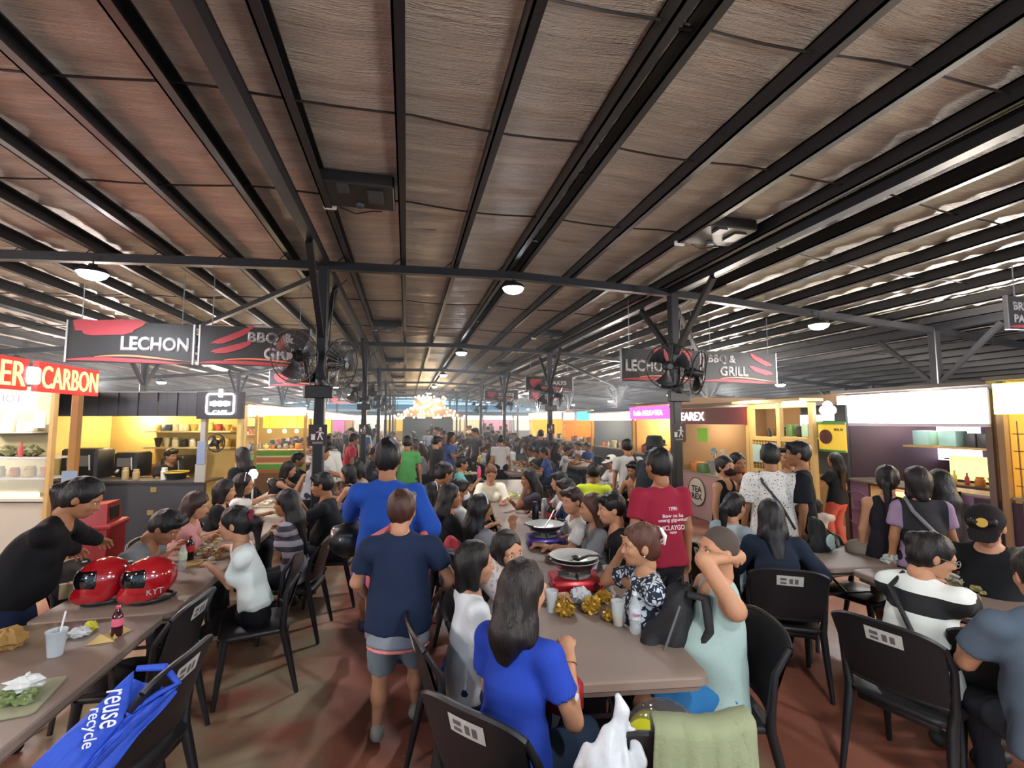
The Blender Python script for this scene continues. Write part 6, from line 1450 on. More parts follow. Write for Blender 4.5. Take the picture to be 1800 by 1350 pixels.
# --- coffee kiosk (dark counter, corrugated fascia), seen square on
DK = 7.0; fwh = Vector((math.sin(YAW), math.cos(YAW), 0)); o_ = fwh * DK + _rt * ((250 - 900) / F_PX * DK); rz_k = -YAW
t = empty('coffee_kiosk', (o_.x, o_.y, 0), rz_k, 'coffee kiosk with charcoal counter and warm lit shelves', 'stall')
part(t, 'counter_front', M_CHAR, ((-.25, .03, .50), (2.45, .06, 1.0)))
part(t, 'counter_top', mat('counter_dark', '4a4644', .35), ((-.25, .2, 1.015), (2.5, .46, .03)))
m_ = MB(); m_.bar((1.44, .02, 1.1), (.80, 1.2, 1.1), .05, 2.2); m_.build('side_wall', mat('warm_wall', 'd9bd73', .7), t)
part(t, 'side_wall', mat('warm_wall', 'd9bd73', .7), ((-1.47, .62, 1.1), (.05, 1.2, 2.2)))
part(t, 'back_wall', mat('warm_wall', 'd9bd73', .7), ((-.33, 1.22, 1.1), (2.3, .05, 2.2)))
part(t, 'kiosk_ceiling', M_CREAM, ((-.2, .6, 2.2), (2.5, 1.2, .03)))
for k in range(16):                                        # corrugated fascia, rib by rib
    part(t, 'fascia_rib', M_CHAR, ((-1.40 + k * .145, -.02 - .012 * (k % 2), 2.145), (.135, .04, .35)))
part(t, 'fascia_trim', mat('trim_grey', '8d9094', .4), ((-.32, -.04, 2.325), (2.35, .03, .012)))
part(t, 'logo_panel', mat('logo_box_dark', '23242a', .5), ((1.19, -.03, 2.13), (.68, .05, .40)))
W_ = glow('logo_white', 'ffffff', 6)
m_ = MB(); pts = rrect(.40, .29, .04, 3, 1.20, 2.15); m_.tube([(x, -.07, z) for x, z in pts] + [(pts[0][0], -.07, pts[0][1])], .013, 6); m_.box((1.20, -.07, 2.31), (.05, .02, .12)); m_.build('neon_frame', W_, t, 60)
part(t, 'neon_bar', W_, *[((1.07 + .042 * k_, -.07, 2.155), (.03, .02, .06 + .015 * (k_ % 2))) for k_ in range(7)]); text('neon_lettering', 'CAFE', W_, t, T(1.20, -.07, 2.03) @ RX(PI / 2), .05, .2, .01)
for x in (-1.45, .93):
    m_ = MB(); m_.box((x, .02, 1.5), (.07, .07, 1.0)); m_.build('kiosk_post', mat('post_metal', '9c9890', .5), t)
part(t, 'notice', mat('notice_blue', '7d8ba3', .6), ((.93, -.03, 1.43), (.12, .01, .34)))
part(t, 'notice', mat('notice_white', 'a09c92', .6), ((.93, -.03, 1.14), (.15, .01, .26)))
for z in (1.72, 1.45): part(t, 'shelf', mat('shelf_pale', 'c9b98e', .6), ((.05, 1.07, z), (1.45, .26, .025)))
fk = (o_.x, o_.y, rz_k)
goods(fk, -.60, .72, 1.07, 1.733, 9, .10, .16, 'the upper shelf of the coffee kiosk', ('jar', 'box', 'tub'), ['d9d2b0', 'a04040', 'c9b060', '3a4a6a', 'd9d2b0'], 4)
goods(fk, -.60, .72, 1.07, 1.463, 9, .10, .17, 'the lower shelf of the coffee kiosk', ('jar', 'box', 'tub'), ['d9d2b0', 'c9b060', '2c2a2a', 'e0dccf'], 5)
goods(fk, -1.2, -.3, .95, 1.0, 5, .12, .3, 'the back bench of the coffee kiosk', ('jar', 'bottle', 'box'), BOXC, 6)
for i_, (lx, w_, h_, z_, lab) in enumerate(((-1.05, .55, .45, 1.03, 'black espresso machine at the left of the kiosk counter'), (-.55, .36, .38, 1.03, 'black coffee grinder unit beside the espresso machine'), (.0, .38, .30, 1.18, 'small black oven on the kiosk counter'))):
    c_, s_ = math.cos(rz_k), math.sin(rz_k); ly = .35 + .25 * i_
    q = empty('coffee_machine' if i_ < 2 else 'oven', (o_.x + c_ * lx - s_ * ly, o_.y + s_ * lx + c_ * ly, z_ if i_ < 2 else 1.03), rz_k, lab, 'appliance')
    m_ = MB(); m_.bbox((0, 0, h_ / 2), (w_, .36, h_), .03); m_.build('housing', M_BLACK, q, 40)
    m_ = MB(); m_.box((0, -.185, h_ * .6), (w_ * .6, .01, h_ * .35)); m_.build('front_panel', mat('panel_grey', '6d6a64', .3), q)
    m_ = MB(); m_.tube([(-w_ * .2, -.2, h_ * .3), (-w_ * .2, -.24, h_ * .2)], .02, 8); m_.tube([(w_ * .35, -.19, h_ * .3), (w_ * .35, -.21, h_ * .8)], .01, 6); m_.build('spout', M_STEELP, q)
for lx, c in ((-.28, 'b49a6a'), (-.12, 'b49a6a'), (.30, 'e0dccf')):
    goods(fk, lx - .06, lx + .06, .12, 1.03, 1, .14, .18, 'the front edge of the kiosk counter', ('jar',), [c], int(lx * 100) + 90, .10)
c_, s_ = math.cos(rz_k), math.sin(rz_k)
q = empty('cup_stack', (o_.x + c_ * .42 - s_ * .2, o_.y + s_ * .42 + c_ * .2, 1.03), rz_k + .2, 'yellow rimmed black bowl of cups on the kiosk counter', 'bowl'); m_ = MB(); m_.lathe([(.12, 0), (.16, .10), (.14, .10), (0, .02)], 20); m_.build('bowl', M_BLACK, q, 40); m_ = MB(); m_.tube([(.16 * math.cos(a), .16 * math.sin(a), .105) for a in np.linspace(0, 2 * PI, 25)], .012, 6); m_.build('rim', mat('rim_yellow', 'c9a82a', .4), q, 60)
m_ = MB()
for lx, lz in ((.6, .9), (.57, .57)): m_.box((lx - .35, -.005, lz), (.09, .012, .07))
m_.build('wall_socket', mat('socket_gold', '8f7a45', .5), t)
light('POINT', 'kiosk_light', (o_.x + c_ * -.75 - s_ * .95, o_.y + s_ * -.75 + c_ * .95, 2.0), 30, (1, .80, .45), .12)
light('POINT', 'kiosk_light', (o_.x + c_ * .4 - s_ * .6, o_.y + s_ * .4 + c_ * .6, 2.12), 18, (1, .80, .48), .1)
q = empty('desk_fan', (o_.x + c_ * .75 - s_ * .6, o_.y + s_ * .75 + c_ * .6, 1.55), rz_k, 'dark round fan fixed inside the coffee kiosk', 'fan'); m_ = MB(); m_.tube([(.14 * math.cos(a), 0, .14 * math.sin(a)) for a in np.linspace(0, 2 * PI, 25)], .01, 6); m_.lathe([(0, -.03), (.05, -.02), (.05, .06), (0, .07)], 14, RX(PI / 2)); m_.build('cage', M_BLACK, q, 60); m_ = MB()
for k in range(4): m_.bar((0, 0, 0), (.12 * math.cos(k * PI / 2 + .4), .0, .12 * math.sin(k * PI / 2 + .4)), .05, .01, (0, 1, 0))
m_.build('blade', mat('fan_blade', '17181b', .35), q)
# --- far-left grill stall, glass case and white sign
D1 = 6.1; o1 = fwh * D1 + _rt * ((30 - 900) / F_PX * D1)
t = empty('grill_stall', (o1.x, o1.y, 0), rz_k, 'grill stall with glass display at the left picture edge', 'stall')
part(t, 'counter_front', mat('counter_white', 'a8a294', .5), ((-.5, .02, .45), (2.0, .04, .82)))
part(t, 'counter_top', M_STEELP, ((-.5, .2, .9), (2.0, .45, .04)))
part(t, 'lit_strip', glow('case_warm', 'ffdf9a', 7), ((-.5, -.01, .965), (1.75, .03, .05)))
part(t, 'back_wall', mat('greenish_wall', '8f8768', .7), ((-.95, .8, 1.2), (1.3, .04, 2.4)))
m_ = MB(); m_.bar((.47, .02, 1.2), (-.30, .8, 1.2), .04, 2.4); m_.build('side_wall', mat('greenish_wall', '8f8768', .7), t)
part(t, 'frame_post', M_WOODF, ((.49, .0, 1.15), (.05, .06, 2.3)))
part(t, 'sign_lightbox', glow('sign_white', 'fff6f4', 5), ((-.55, -.04, 2.15), (1.6, .08, .24)))
text('sign_lettering', 'HOT', mat('sign_purple', '8a6a80', .5), t, T(0, -.09, 2.19) @ RX(PI / 2), .10, .32, .006)
part(t, 'display_glass', M_GLASS, ((-.5, .0, 1.2), (1.9, .006, .42)))
part(t, 'shelf', M_STEELP, ((-.5, .22, 1.16), (1.9, .4, .015)), ((-.5, .22, 1.42), (1.9, .42, .015)))
for k in range(4): part(t, 'price_sheet', M_WHITEP, ((-.85 + .36 * k, .03 + .05 * (k % 2), 1.92), (.16, .006, .22)))
m_ = MB(); [crumple(m_, (-1.2 + k * .10, .26 + .05 * (k % 3), 1.5), .09, k, (1, 1, .7), 7, .6) for k in range(13)]; tag(m_.build('vegetable_heap', mat('veg_heap', '6a6a44', .8, var=.4, bscale=12), t), kind='stuff')
f1 = (o1.x, o1.y, rz_k)
goods(f1, -1.3, .35, .2, 1.175, 8, .10, .16, 'the glass case of the grill stall', ('tub', 'jar'), ['c9b060', 'd9d2b0', 'c47a3a'], 8)
goods(f1, -.95, -.4, .66, 1.753, 4, .12, .2, 'the back shelf of the grill stall', ('box', 'jar'), ['d9d2b0', 'e0dccf'], 9)
goods(f1, -.1, .05, .12, 1.43, 1, .2, .22, 'the top of the grill stall case', ('bottle',), ['a04040'], 10)
part(t, 'shelf', M_STEELP, ((-.7, .66, 1.74), (.75, .22, .02)))
light('POINT', 'grill_light', (o1.x - .75, o1.y + .45, 2.0), 16, (1, .88, .66), .12)
# neon CARBON sign over the yellow post
t = empty('neon_sign', (-3.5, 5.0, 2.33), 0, 'red neon sign reading CARBON with a white square', 'sign')
NR = glow('neon_red', 'e01818', 1.6); NY = glow('neon_yellow', 'ffc06a', 2.2)
ya, yb = atX(62, 660, -3.5).y, atX(170, 660, -3.5).y; y1 = atX(42, 660, -3.5).y
part(t, 'red_panel', NR, ((0, (ya + yb) / 2 - 5.0, 0), (.05, yb - ya, .29)))
text('neon_lettering', 'CARBON', NY, t, facePX(.03, (ya + yb) / 2 - 5.0, 0), .22, (yb - ya) * .92, .01)
part(t, 'red_panel', NR, ((0, y1 - .35 - 5.0, 0), (.05, .72, .29)))
text('neon_lettering', 'ER', NY, t, facePX(.03, y1 - .17 - 5.0, 0), .22, .27, .01)
m_ = MB(); m_.prism(rrect((ya - y1) * 1.1, .16, .03, 3), -.03, .03, facePX(.01, (ya + y1) / 2 - 5.0, .0)); m_.build('white_square', glow('neon_white', 'ffffff', 6), t)
light('AREA', 'neon_spill', (-3.3, 5.6, 2.33), 6, (1, .2, .12), .25, (0, math.radians(-90), 0), 1.2)
t = empty('yellow_post', (-3.5, atX(137, 700, -3.5).y, 0), 0, 'mustard yellow square post under the CARBON sign', 'post'); m_ = MB(); m_.bbox((0, 0, 1.09), (.075, .075, 2.18), .006); m_.build('shaft', mat('mustard_paint', 'a8742a', .5), t); part(t, 'notice', mat('notice_blue2', '8fa3b8', .6), ((0, -.045, 1.27), (.14, .01, .2)))
# --- generic stall whose front lies along Y
def stall(px_, y0, y1_, side, label, fascia, ftop, fbot, wall, light_col, pw, frame=M_WOODF, counter=None, depth=2.2, ch=1.0, seed=1, goods_on=True, txt=None, shelves=(1.35, 1.7), interior=(), roofm=None, open_near=False):
    """side = +1 right of the hall (front faces -X), -1 left (front faces +X); local x runs along the stall front"""
    L_ = y1_ - y0; ym = (y0 + y1_) / 2
    rz = -PI / 2 if side > 0 else PI / 2               # local -Y (front) turned to -X / +X
    t = empty('food_stall', (px_, ym, 0), rz, label, 'stall', 'food stalls along the hall')
    cm = counter or M_CHAR
    part(t, 'counter_front', cm, ((0, .02, ch / 2), (L_ * .92, .04, ch - .03)))
    part(t, 'counter_top', mat('counter_top_pale', '8f8579', .4), ((0, .22, ch), (L_ * .94, .46, .03)))
    part(t, 'back_wall', wall, ((0, depth, 1.2), (L_, .05, 2.4)))
    for q in ((-1, 1) if not open_near else ((-1,) if side > 0 else (1,))): part(t, 'side_wall', wall, ((q * (L_ / 2 - .02), depth / 2 + .05, 1.2), (.04, depth - .1, 2.4)))
    for q in (-1, 1): part(t, 'corner_post', frame, ((q * (L_ / 2 - .03), .0, (ftop - .02) / 2), (.07, .07, ftop - .02)))
    part(t, 'fascia', fascia, ((0, -.06, (ftop + fbot) / 2), (L_ * .985, .07, ftop - fbot)))
    part(t, 'stall_roof', roofm or mat('stall_roof', '6a625c', .6), ((0, depth / 2, ftop + .06), (L_ + .1, depth + .3, .05)))
    if txt:
        for st, cx, cz, hh, ww, mm in txt: text('sign_lettering', st, mm, t, T(cx * L_, -.10, cz) @ RX(PI / 2), hh, ww, .01)
    fr = (px_, ym, rz)
    for k, z in enumerate(shelves):
        part(t, 'shelf', frame, ((0, depth - .2, z), (L_ * .85, .3, .025)))
        if goods_on: goods(fr, -L_ * .42, L_ * .42, depth - .2, z + .013, int(L_ / .3), .12, .24, 'the %s shelf of the %s' % (['lower', 'upper'][k % 2], label.split(',')[0].split(' with')[0]), seed=seed + k)
    if goods_on: goods(fr, -L_ * .42, L_ * .42, .25, ch + .015, int(L_ / .28), .10, .26, 'the counter of the ' + label.split(',')[0].split(' with')[0], seed=seed + 7)
    if pw:
        c_, s_ = math.cos(rz), math.sin(rz)
        for q in ((-.25, .25) if L_ > 2 else (0,)):
            lx = q * L_; light('POINT', 'stall_light', (px_ + c_ * lx - s_ * depth * .5, ym + s_ * lx + c_ * depth * .5, fbot - .02), pw, light_col, .12)
            m_ = MB(); m_.lathe([(0, -.05), (.035, -.04), (.045, 0), (.03, .03), (.015, .05), (0, .05)], 12, T(lx, depth * .5, fbot + .08)); m_.build('bulb', glow('bulb_warm', 'ffe2a8', 9), t, 60)
    return t, fr, L_
INKP = mat('ink_plum', '4a2f48', .6); INKW = glow('letters_white', 'ffffff', 4)
yA = atX(1742, 700, 6.9).y; yB = atX(1478, 700, 6.9).y
t, fr, L_ = stall(6.9, yA, yB, 1, 'cake stall with a blank white lightbox, right side', glow('lightbox_white', 'ffffff', 4.5), 2.30, 1.87, mat('plum_wall', '4a3848', .7), (1, .86, .7), 16, frame=mat('post_taupe', '5c4a44', .5), counter=mat('lilac_panel', '8d6f8d', .6), ch=.98, seed=20, goods_on=False, shelves=(1.28, 1.62))
def local(fr, lx, ly, z): c_, s_ = math.cos(fr[2]), math.sin(fr[2]); return Vector((fr[0] + c_ * lx - s_ * ly, fr[1] + s_ * lx + c_ * ly, z))
part(t, 'lightbox_edge', mat('lb_edge', 'c9bfca', .5), ((0, -.06, 1.845), (L_, .09, .04)))
# lit display case
cs = empty('display_case', local(fr, .15, .12, 0), fr[2], 'warm lit glass display case of the cake stall', 'display case')
for z in (.25, .52, .79): part(cs, 'shelf', glow('case_light', 'ffc85a', 2.4), ((.0, -.30, z), (.9, .30, .02)))
part(cs, 'case_frame', M_DKW, ((-.46, -.3, .5), (.03, .34, 1.0)), ((.46, -.3, .5), (.03, .34, 1.0)), ((0, -.3, .99), (.95, .36, .03)), ((0, -.14, .5), (.9, .02, .96)))
part(cs, 'case_glass', M_GLASS, ((0, -.46, .5), (.88, .006, .9)))
wc = local(fr, .15, -.18, 0)
for z in (.27, .54, .81): goods((wc.x, wc.y, fr[2]), -.4, .4, 0, z - .01, 6, .07, .11, 'a shelf of the lit display case', ('tub', 'box'), ['d9d2b0', 'c9b060', 'c47a3a'], int(z * 100))
light('AREA', 'case_light', wc + Vector((0, 0, .93)), 7, (1, .75, .4), .3, (0, 0, 0), .7)
part(t, 'round_logo', mat('logo_plum', '6a4a68', .6), ((-.85, -.005, .5), (.02, .01, .02)))
m_ = MB(); m_.tube([(-.82 + .25 * math.cos(a), -.01, .55 + .25 * math.sin(a)) for a in np.linspace(0, 2 * PI, 33)], .008, 5); m_.build('round_logo', mat('logo_plum', '6a4a68', .6), t, 60); part(t, 'logo_bar', mat('logo_plum', '6a4a68', .6), ((-.82, -.008, .62), (.12, .006, .10))); text('sign_lettering', 'SWEETS', mat('logo_plum', '6a4a68', .6), t, T(-.82, -.006, .5) @ RX(PI / 2), .06, .3, .004)
text('sign_lettering', 'CUSTOM', mat('ink_lilac', '8f7a92', .6), t, T(.95, -.006, .62) @ RX(PI / 2), .055, .3, .004)
part(t, 'dark_panel', mat('plum_panel', '3b2437', .6), ((1.0, -.002, .5), (.48, .012, .9)))
fr2 = fr
goods(fr2, -.75, .0, 1.1, 1.52, 2, .22, .24, 'the middle shelf of the cake stall', ('box',), ['9fc4ba'], 3, .24); goods(fr2, .0, .30, 1.1, 1.52, 2, .2, .22, 'the middle shelf end of the cake stall', ('box',), ['3c3a3c'], 4, .13); goods(fr2, .32, 1.0, 1.1, 1.52, 2, .2, .22, 'the top shelf, lower layer of the cake stall', ('box',), ['a8a278'], 5, .32)
goods(fr2, .36, .95, 1.1, 1.73, 2, .2, .22, 'the top of the olive stack of the cake stall', ('box',), ['a8a278'], 6, .26)
part(t, 'shelf', M_WOODF, ((.15, 1.1, 1.505), (1.9, .35, .03)))
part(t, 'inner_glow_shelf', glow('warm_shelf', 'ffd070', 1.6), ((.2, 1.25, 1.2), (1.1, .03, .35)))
goods(fr2, -.3, .8, .9, 1.0, 7, .12, .2, 'the inner counter of the cake stall', ('bottle', 'tub', 'jar'), ['d8c24a', 'c47a3a', 'a04040', 'e0dccf'], 7)
part(t, 'inner_counter', M_DKW, ((.2, .9, .98), (1.8, .4, .04)))
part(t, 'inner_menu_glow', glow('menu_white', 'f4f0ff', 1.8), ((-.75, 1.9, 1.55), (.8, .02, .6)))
# neighbour with the lime sign at the picture edge
t, fr, L_ = stall(6.9, yA - 2.6, yA - .06, 1, 'stall with a lime yellow lightbox, right picture edge', glow('lime_box', 'dcec8a', 2.2), 2.34, 1.98, mat('yellow_wall', 'c9a04a', .7), (1, .72, .3), 40, frame=mat('post_wood', '8f6d4c', .6), counter=mat('yellow_counter', 'b08a3a', .6), seed=33, goods_on=False)
for k in range(9): part(t, 'grid_wire', mat('wire_tan', '7d6436', .5), ((-1.1 + .27 * k, .0, 1.1), (.012, .012, 1.6)))
for k in range(8): part(t, 'grid_wire', mat('wire_tan', '7d6436', .5), ((0, .0, .35 + .2 * k), (2.3, .012, .012)))
goods(fr, .7, 1.2, .3, 1.3, 3, .15, .25, 'the near ledge of the lime sign stall', ('box',), ['e0dccf', '2c2a2a', '8a8a88'], 34)
# lattice stall
yC = atX(1428, 740, 5.6).y; yD = atX(1322, 740, 5.6).y
t = empty('lattice_stall', (5.6, (yC + yD) / 2, 0), -PI / 2, 'stall front of pale wood frames with square lattice', 'stall'); LW = yD - yC
LWM = mat('lattice_wood', 'b8995f', .6)
part(t, 'frame_rail', LWM, ((0, 0, 2.13), (LW, .06, .07)), ((0, 0, 1.62), (LW, .06, .06)), ((0, 0, 1.10), (LW, .06, .06)), ((0, 0, .05), (LW, .06, .08)))
for x in (-LW / 2, 0, LW / 2): part(t, 'frame_post', LWM, ((x, 0, 1.08), (.07, .07, 2.16)))
for k in range(int(LW / .06)): part(t, 'lattice_slat', LWM, ((-LW / 2 + .06 * (k + .5), -.01, .83), (.014, .014, 1.56)))
for k in range(26): part(t, 'lattice_slat', LWM, ((0, .0, .08 + .06 * (k + .5)), (LW, .014, .014)))
part(t, 'lattice_backing', mat('mat_cane', '8a744c', .8), ((0, .06, .82), (LW, .01, 1.5)))
part(t, 'awning_board', mat('awning_cream', 'cbb98a', .5), ((0, -.1, 2.2), (LW + .2, .4, .04)))
part(t, 'back_wall', mat('dim_wall', '40464c', .7), ((-.12 * LW, .95, 1.6), (LW * .7, .04, 1.1)))
part(t, 'poster', mat('poster_teal', '9fb8b4', .6), ((-.45, -.045, 1.38), (.20, .01, .28)))
frl = (5.6, (yC + yD) / 2, -PI / 2); goods(frl, -LW * .45, LW * .2, .5, 1.65, 5, .12, .25, 'the ledge inside the lattice stall', ('box', 'jar'), ['e0dccf', '9fc4ba', '2c2a2a', '5a7a4a'], 41)
part(t, 'shelf', LWM, ((-LW * .12, .5, 1.64), (LW * .7, .3, .02)))
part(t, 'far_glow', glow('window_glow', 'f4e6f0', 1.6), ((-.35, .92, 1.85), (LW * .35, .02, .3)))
light('POINT', 'lattice_light', (5.2, (yC + yD) / 2 + .3, 2.1), 22, (1, .86, .6), .08)
m_ = MB(); m_.tube([(LW * .30, -.25, 2.14), (LW * .62, -.25, 2.14)], .035, 8); m_.build('tube_lamp', glow('tube_white', 'fff8e8', 8), t, 60)
# chef-hat neon and yellow menu board between lattice and cake stall
w = atX(1456, 722, 5.7); t = empty('neon_hat', (w.x, w.y, 0), -PI / 2, 'white glowing chef hat sign above the menu board', 'sign')
HG = glow('hat_white', 'ffffff', 4); m_ = MB(); m_.lathe([(.075, 0), (.075, .02)], 20, T(0, 0, 2.10) @ RX(PI / 2)); m_.lathe([(.055, 0), (.055, .02)], 16, T(-.075, 0, 2.05) @ RX(PI / 2)); m_.lathe([(.055, 0), (.055, .02)], 16, T(.075, 0, 2.05) @ RX(PI / 2)); m_.box((0, -.01, 1.96), (.17, .02, .11)); m_.build('hat', HG, t, 40)
w = atX(1463, 768, 5.7); t = empty('menu_board', (w.x, w.y, w.z), -PI / 2, 'yellow menu board with a dark round picture and green corners', 'sign')
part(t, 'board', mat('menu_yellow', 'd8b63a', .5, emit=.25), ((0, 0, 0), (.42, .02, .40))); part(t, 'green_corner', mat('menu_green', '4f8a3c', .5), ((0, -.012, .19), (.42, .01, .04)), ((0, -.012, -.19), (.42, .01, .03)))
m_ = MB(); m_.lathe([(.10, 0), (.10, .01), (0, .01)], 20, T(-.09, -.012, 0) @ RX(PI / 2)); m_.build('round_picture', mat('menu_brown', '5a3030', .5), t, 40); text('lettering', 'MEAL IN', M_BLACK, t, T(.11, -.012, .10) @ RX(PI / 2), .035, .13, .003); part(t, 'bracket', M_BLACK, ((-.12, .03, .17), (.5, .02, .03)), ((0, .03, .30), (.02, .02, .26)))
# TEA REX stall
yE = atX(1318, 740, 5.6).y; yF = atX(1190, 740, 5.6).y
t, fr, L_ = stall(5.6, yE, yF, 1, 'TEA REX drinks stall with a pink counter', mat('rex_board', '5c2028', .5), 2.14, 1.84, mat('rex_wall', '8a6a4a', .7), (1, .85, .6), 26, frame=LWM, counter=mat('rex_pink', 'b08a84', .6), ch=.86, seed=50, open_near=True, shelves=(1.2, 1.55), txt=[('TEAREX', -.22, 1.99, .16, .95, INKW)])
m_ = MB(); m_.lathe([(.27, 0), (.27, .012), (0, .012)], 30, T(-L_ * .20, -.005, .52) @ RX(PI / 2)); m_.build('round_logo', mat('logo_cream', 'cbbfae', .6), t, 40); m_ = MB(); m_.tube([(-L_ * .20 + .27 * math.cos(a), -.018, .52 + .27 * math.sin(a)) for a in np.linspace(0, 2 * PI, 33)], .008, 5); m_.build('logo_ring', M_BLACK, t, 60)
text('sign_lettering', 'TEA\nREX', M_BLACK, t, T(-L_ * .20, -.018, .50) @ RX(PI / 2), .26, .34, .004, bold=.02)
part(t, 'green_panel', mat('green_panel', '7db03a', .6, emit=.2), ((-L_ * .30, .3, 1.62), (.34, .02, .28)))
# pinwheels
for k, (lx, c) in enumerate(((-.02, '5aa8c8'), (.25, 'd8d4c4'))):
    w = local(fr, lx, .12, 1.3); q = empty('pinwheel', w, fr[2], ['blue', 'white'][k] + ' pinwheel on the TEA REX stall front', 'pinwheel'); m_ = MB()
    for j in range(6): a = j * PI / 3; m_.add([(0, 0, 0), (.10 * math.cos(a), -.01, .10 * math.sin(a)), (.10 * math.cos(a + .6), -.03, .10 * math.sin(a + .6))], [(0, 1, 2), (2, 1, 0)])
    m_.build('vanes', mat('vane_' + c, c, .5), q); m_ = MB(); m_.tube([(0, .01, 0), (0, .01, -.42)], .006, 6); m_.build('stick', M_WHITEP, q)
# pink-sign stall and others up the right side
y2 = atX(1182, 730, 6.3).y; y3 = atX(1112, 730, 6.3).y
stall(6.3, y2, y3, 1, 'stall with a glowing pink lightbox sign', glow('pink_box', 'e2409a', 2.2), 2.28, 1.95, mat('warm_stall_wall', 'c9a868', .7), (1, .82, .5), 42, seed=60, txt=[('hello MILK+TEA', 0, 2.11, .13, 1.5, INKW)], ch=1.0)
y4 = atX(1040, 730, 6.6).y
stall(6.6, y3 + .3, y4, 1, 'stall with a long white glowing fascia, right side', glow('white_box2', 'fff8e6', 3.2), 2.16, 1.92, mat('navy_wall', '4a5468', .7), (1, .80, .5), 60, seed=70)
y5 = atX(990, 730, 7.0).y
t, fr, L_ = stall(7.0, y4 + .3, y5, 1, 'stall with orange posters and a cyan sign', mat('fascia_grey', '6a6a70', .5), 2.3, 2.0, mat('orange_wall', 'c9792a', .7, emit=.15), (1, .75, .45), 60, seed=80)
part(t, 'cyan_lightbox', glow('cyan_box', '38b8d0', 1.6), ((.9, -.15, 2.1), (1.4, .06, .35))); part(t, 'white_lightbox', glow('white_box3', 'ffffff', 3), ((-.9, -.15, 2.1), (1.2, .06, .3)))
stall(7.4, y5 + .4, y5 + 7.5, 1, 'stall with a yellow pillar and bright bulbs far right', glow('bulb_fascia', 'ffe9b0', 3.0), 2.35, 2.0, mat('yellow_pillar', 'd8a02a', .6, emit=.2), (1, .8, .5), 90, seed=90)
# up the left side
a0 = atX(432, 730, -4.2).y; a1_ = atX(548, 730, -4.2).y
t, fr, L_ = stall(-4.2, a0, a1_, -1, 'stall with green and orange striped counter', glow('white_box4', 'fffdf0', 3.0), 2.33, 2.02, mat('yellow_wall2', 'c9a84a', .7), (1, .8, .45), 70, seed=100, counter=mat('orange_counter', 'b0703a', .6), ch=1.0)
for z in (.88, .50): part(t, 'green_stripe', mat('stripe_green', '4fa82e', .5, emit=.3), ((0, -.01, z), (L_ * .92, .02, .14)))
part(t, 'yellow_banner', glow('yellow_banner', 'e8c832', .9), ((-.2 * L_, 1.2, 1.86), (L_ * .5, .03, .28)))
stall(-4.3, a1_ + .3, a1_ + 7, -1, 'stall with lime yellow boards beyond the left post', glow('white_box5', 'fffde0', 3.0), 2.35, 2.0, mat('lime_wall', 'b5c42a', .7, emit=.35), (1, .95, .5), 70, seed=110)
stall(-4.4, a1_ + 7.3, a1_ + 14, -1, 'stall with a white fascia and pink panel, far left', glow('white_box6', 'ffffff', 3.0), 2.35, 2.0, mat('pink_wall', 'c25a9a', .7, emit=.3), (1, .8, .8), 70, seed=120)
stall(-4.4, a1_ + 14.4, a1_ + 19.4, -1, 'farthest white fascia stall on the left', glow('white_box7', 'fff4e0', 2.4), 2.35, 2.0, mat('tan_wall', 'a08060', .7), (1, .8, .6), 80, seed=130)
q = empty('striped_counter', (-2.93, 12.25, 0), -.12, 'food counter painted with green and orange stripes, left of the left posts', 'counter')
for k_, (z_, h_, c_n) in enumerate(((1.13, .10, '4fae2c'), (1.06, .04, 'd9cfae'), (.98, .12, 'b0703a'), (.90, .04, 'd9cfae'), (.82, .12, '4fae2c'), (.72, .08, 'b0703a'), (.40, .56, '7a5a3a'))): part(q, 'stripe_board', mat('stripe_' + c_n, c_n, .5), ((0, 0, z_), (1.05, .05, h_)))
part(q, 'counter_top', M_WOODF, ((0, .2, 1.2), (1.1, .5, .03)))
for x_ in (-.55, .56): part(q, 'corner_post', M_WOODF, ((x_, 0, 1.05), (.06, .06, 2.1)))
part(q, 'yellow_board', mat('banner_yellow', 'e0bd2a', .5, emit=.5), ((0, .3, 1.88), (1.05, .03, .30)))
part(q, 'fascia', glow('fascia_cream', 'fff6d8', 2.6), ((0, -.05, 2.13), (1.15, .08, .18)))
for x_ in (-.3, .05, .33):
    m_ = MB(); m_.lathe([(0, -.05), (.04, -.03), (.04, .02), (0, .05)], 12, T(x_, .1, 1.66)); m_.build('bulb', glow('bulb_warm', 'ffe2a8', 9), q, 60); m_ = MB(); m_.tube([(x_, .1, 1.7), (x_, .1, 2.1)], .006, 5); m_.build('cord', M_BLACK, q)
goods((-2.93, 12.45, -.12), -.45, .45, 0, 1.22, 6, .08, .16, 'the striped food counter', ('tub', 'box', 'jar'), ['c47a3a', 'c9b060', '8a8a88'], 77)
light('POINT', 'counter_light', (-2.9, 12.1, 1.75), 14, (1, .8, .45), .08)
# pendant bulb near the kiosk and clip lamp
w = at(445, 833, 1.25); t = empty('bulb_lamp', (w.x, w.y, 0), 0, 'bare white bulb lamp glowing behind the hairband', 'lamp'); m_ = MB(); m_.lathe([(0, -.06), (.04, -.05), (.055, 0), (.03, .05), (0, .06)], 16, T(0, 0, 1.25)); m_.build('bulb', glow('bulb_cold', 'ffffff', 12), t, 60); m_ = MB(); m_.tube([(0, 0, .01), (0, 0, 1.19)], .012, 6); m_.lathe([(.1, 0), (.1, .02), (0, .02)], 14); m_.build('stand', M_STEELP, t)
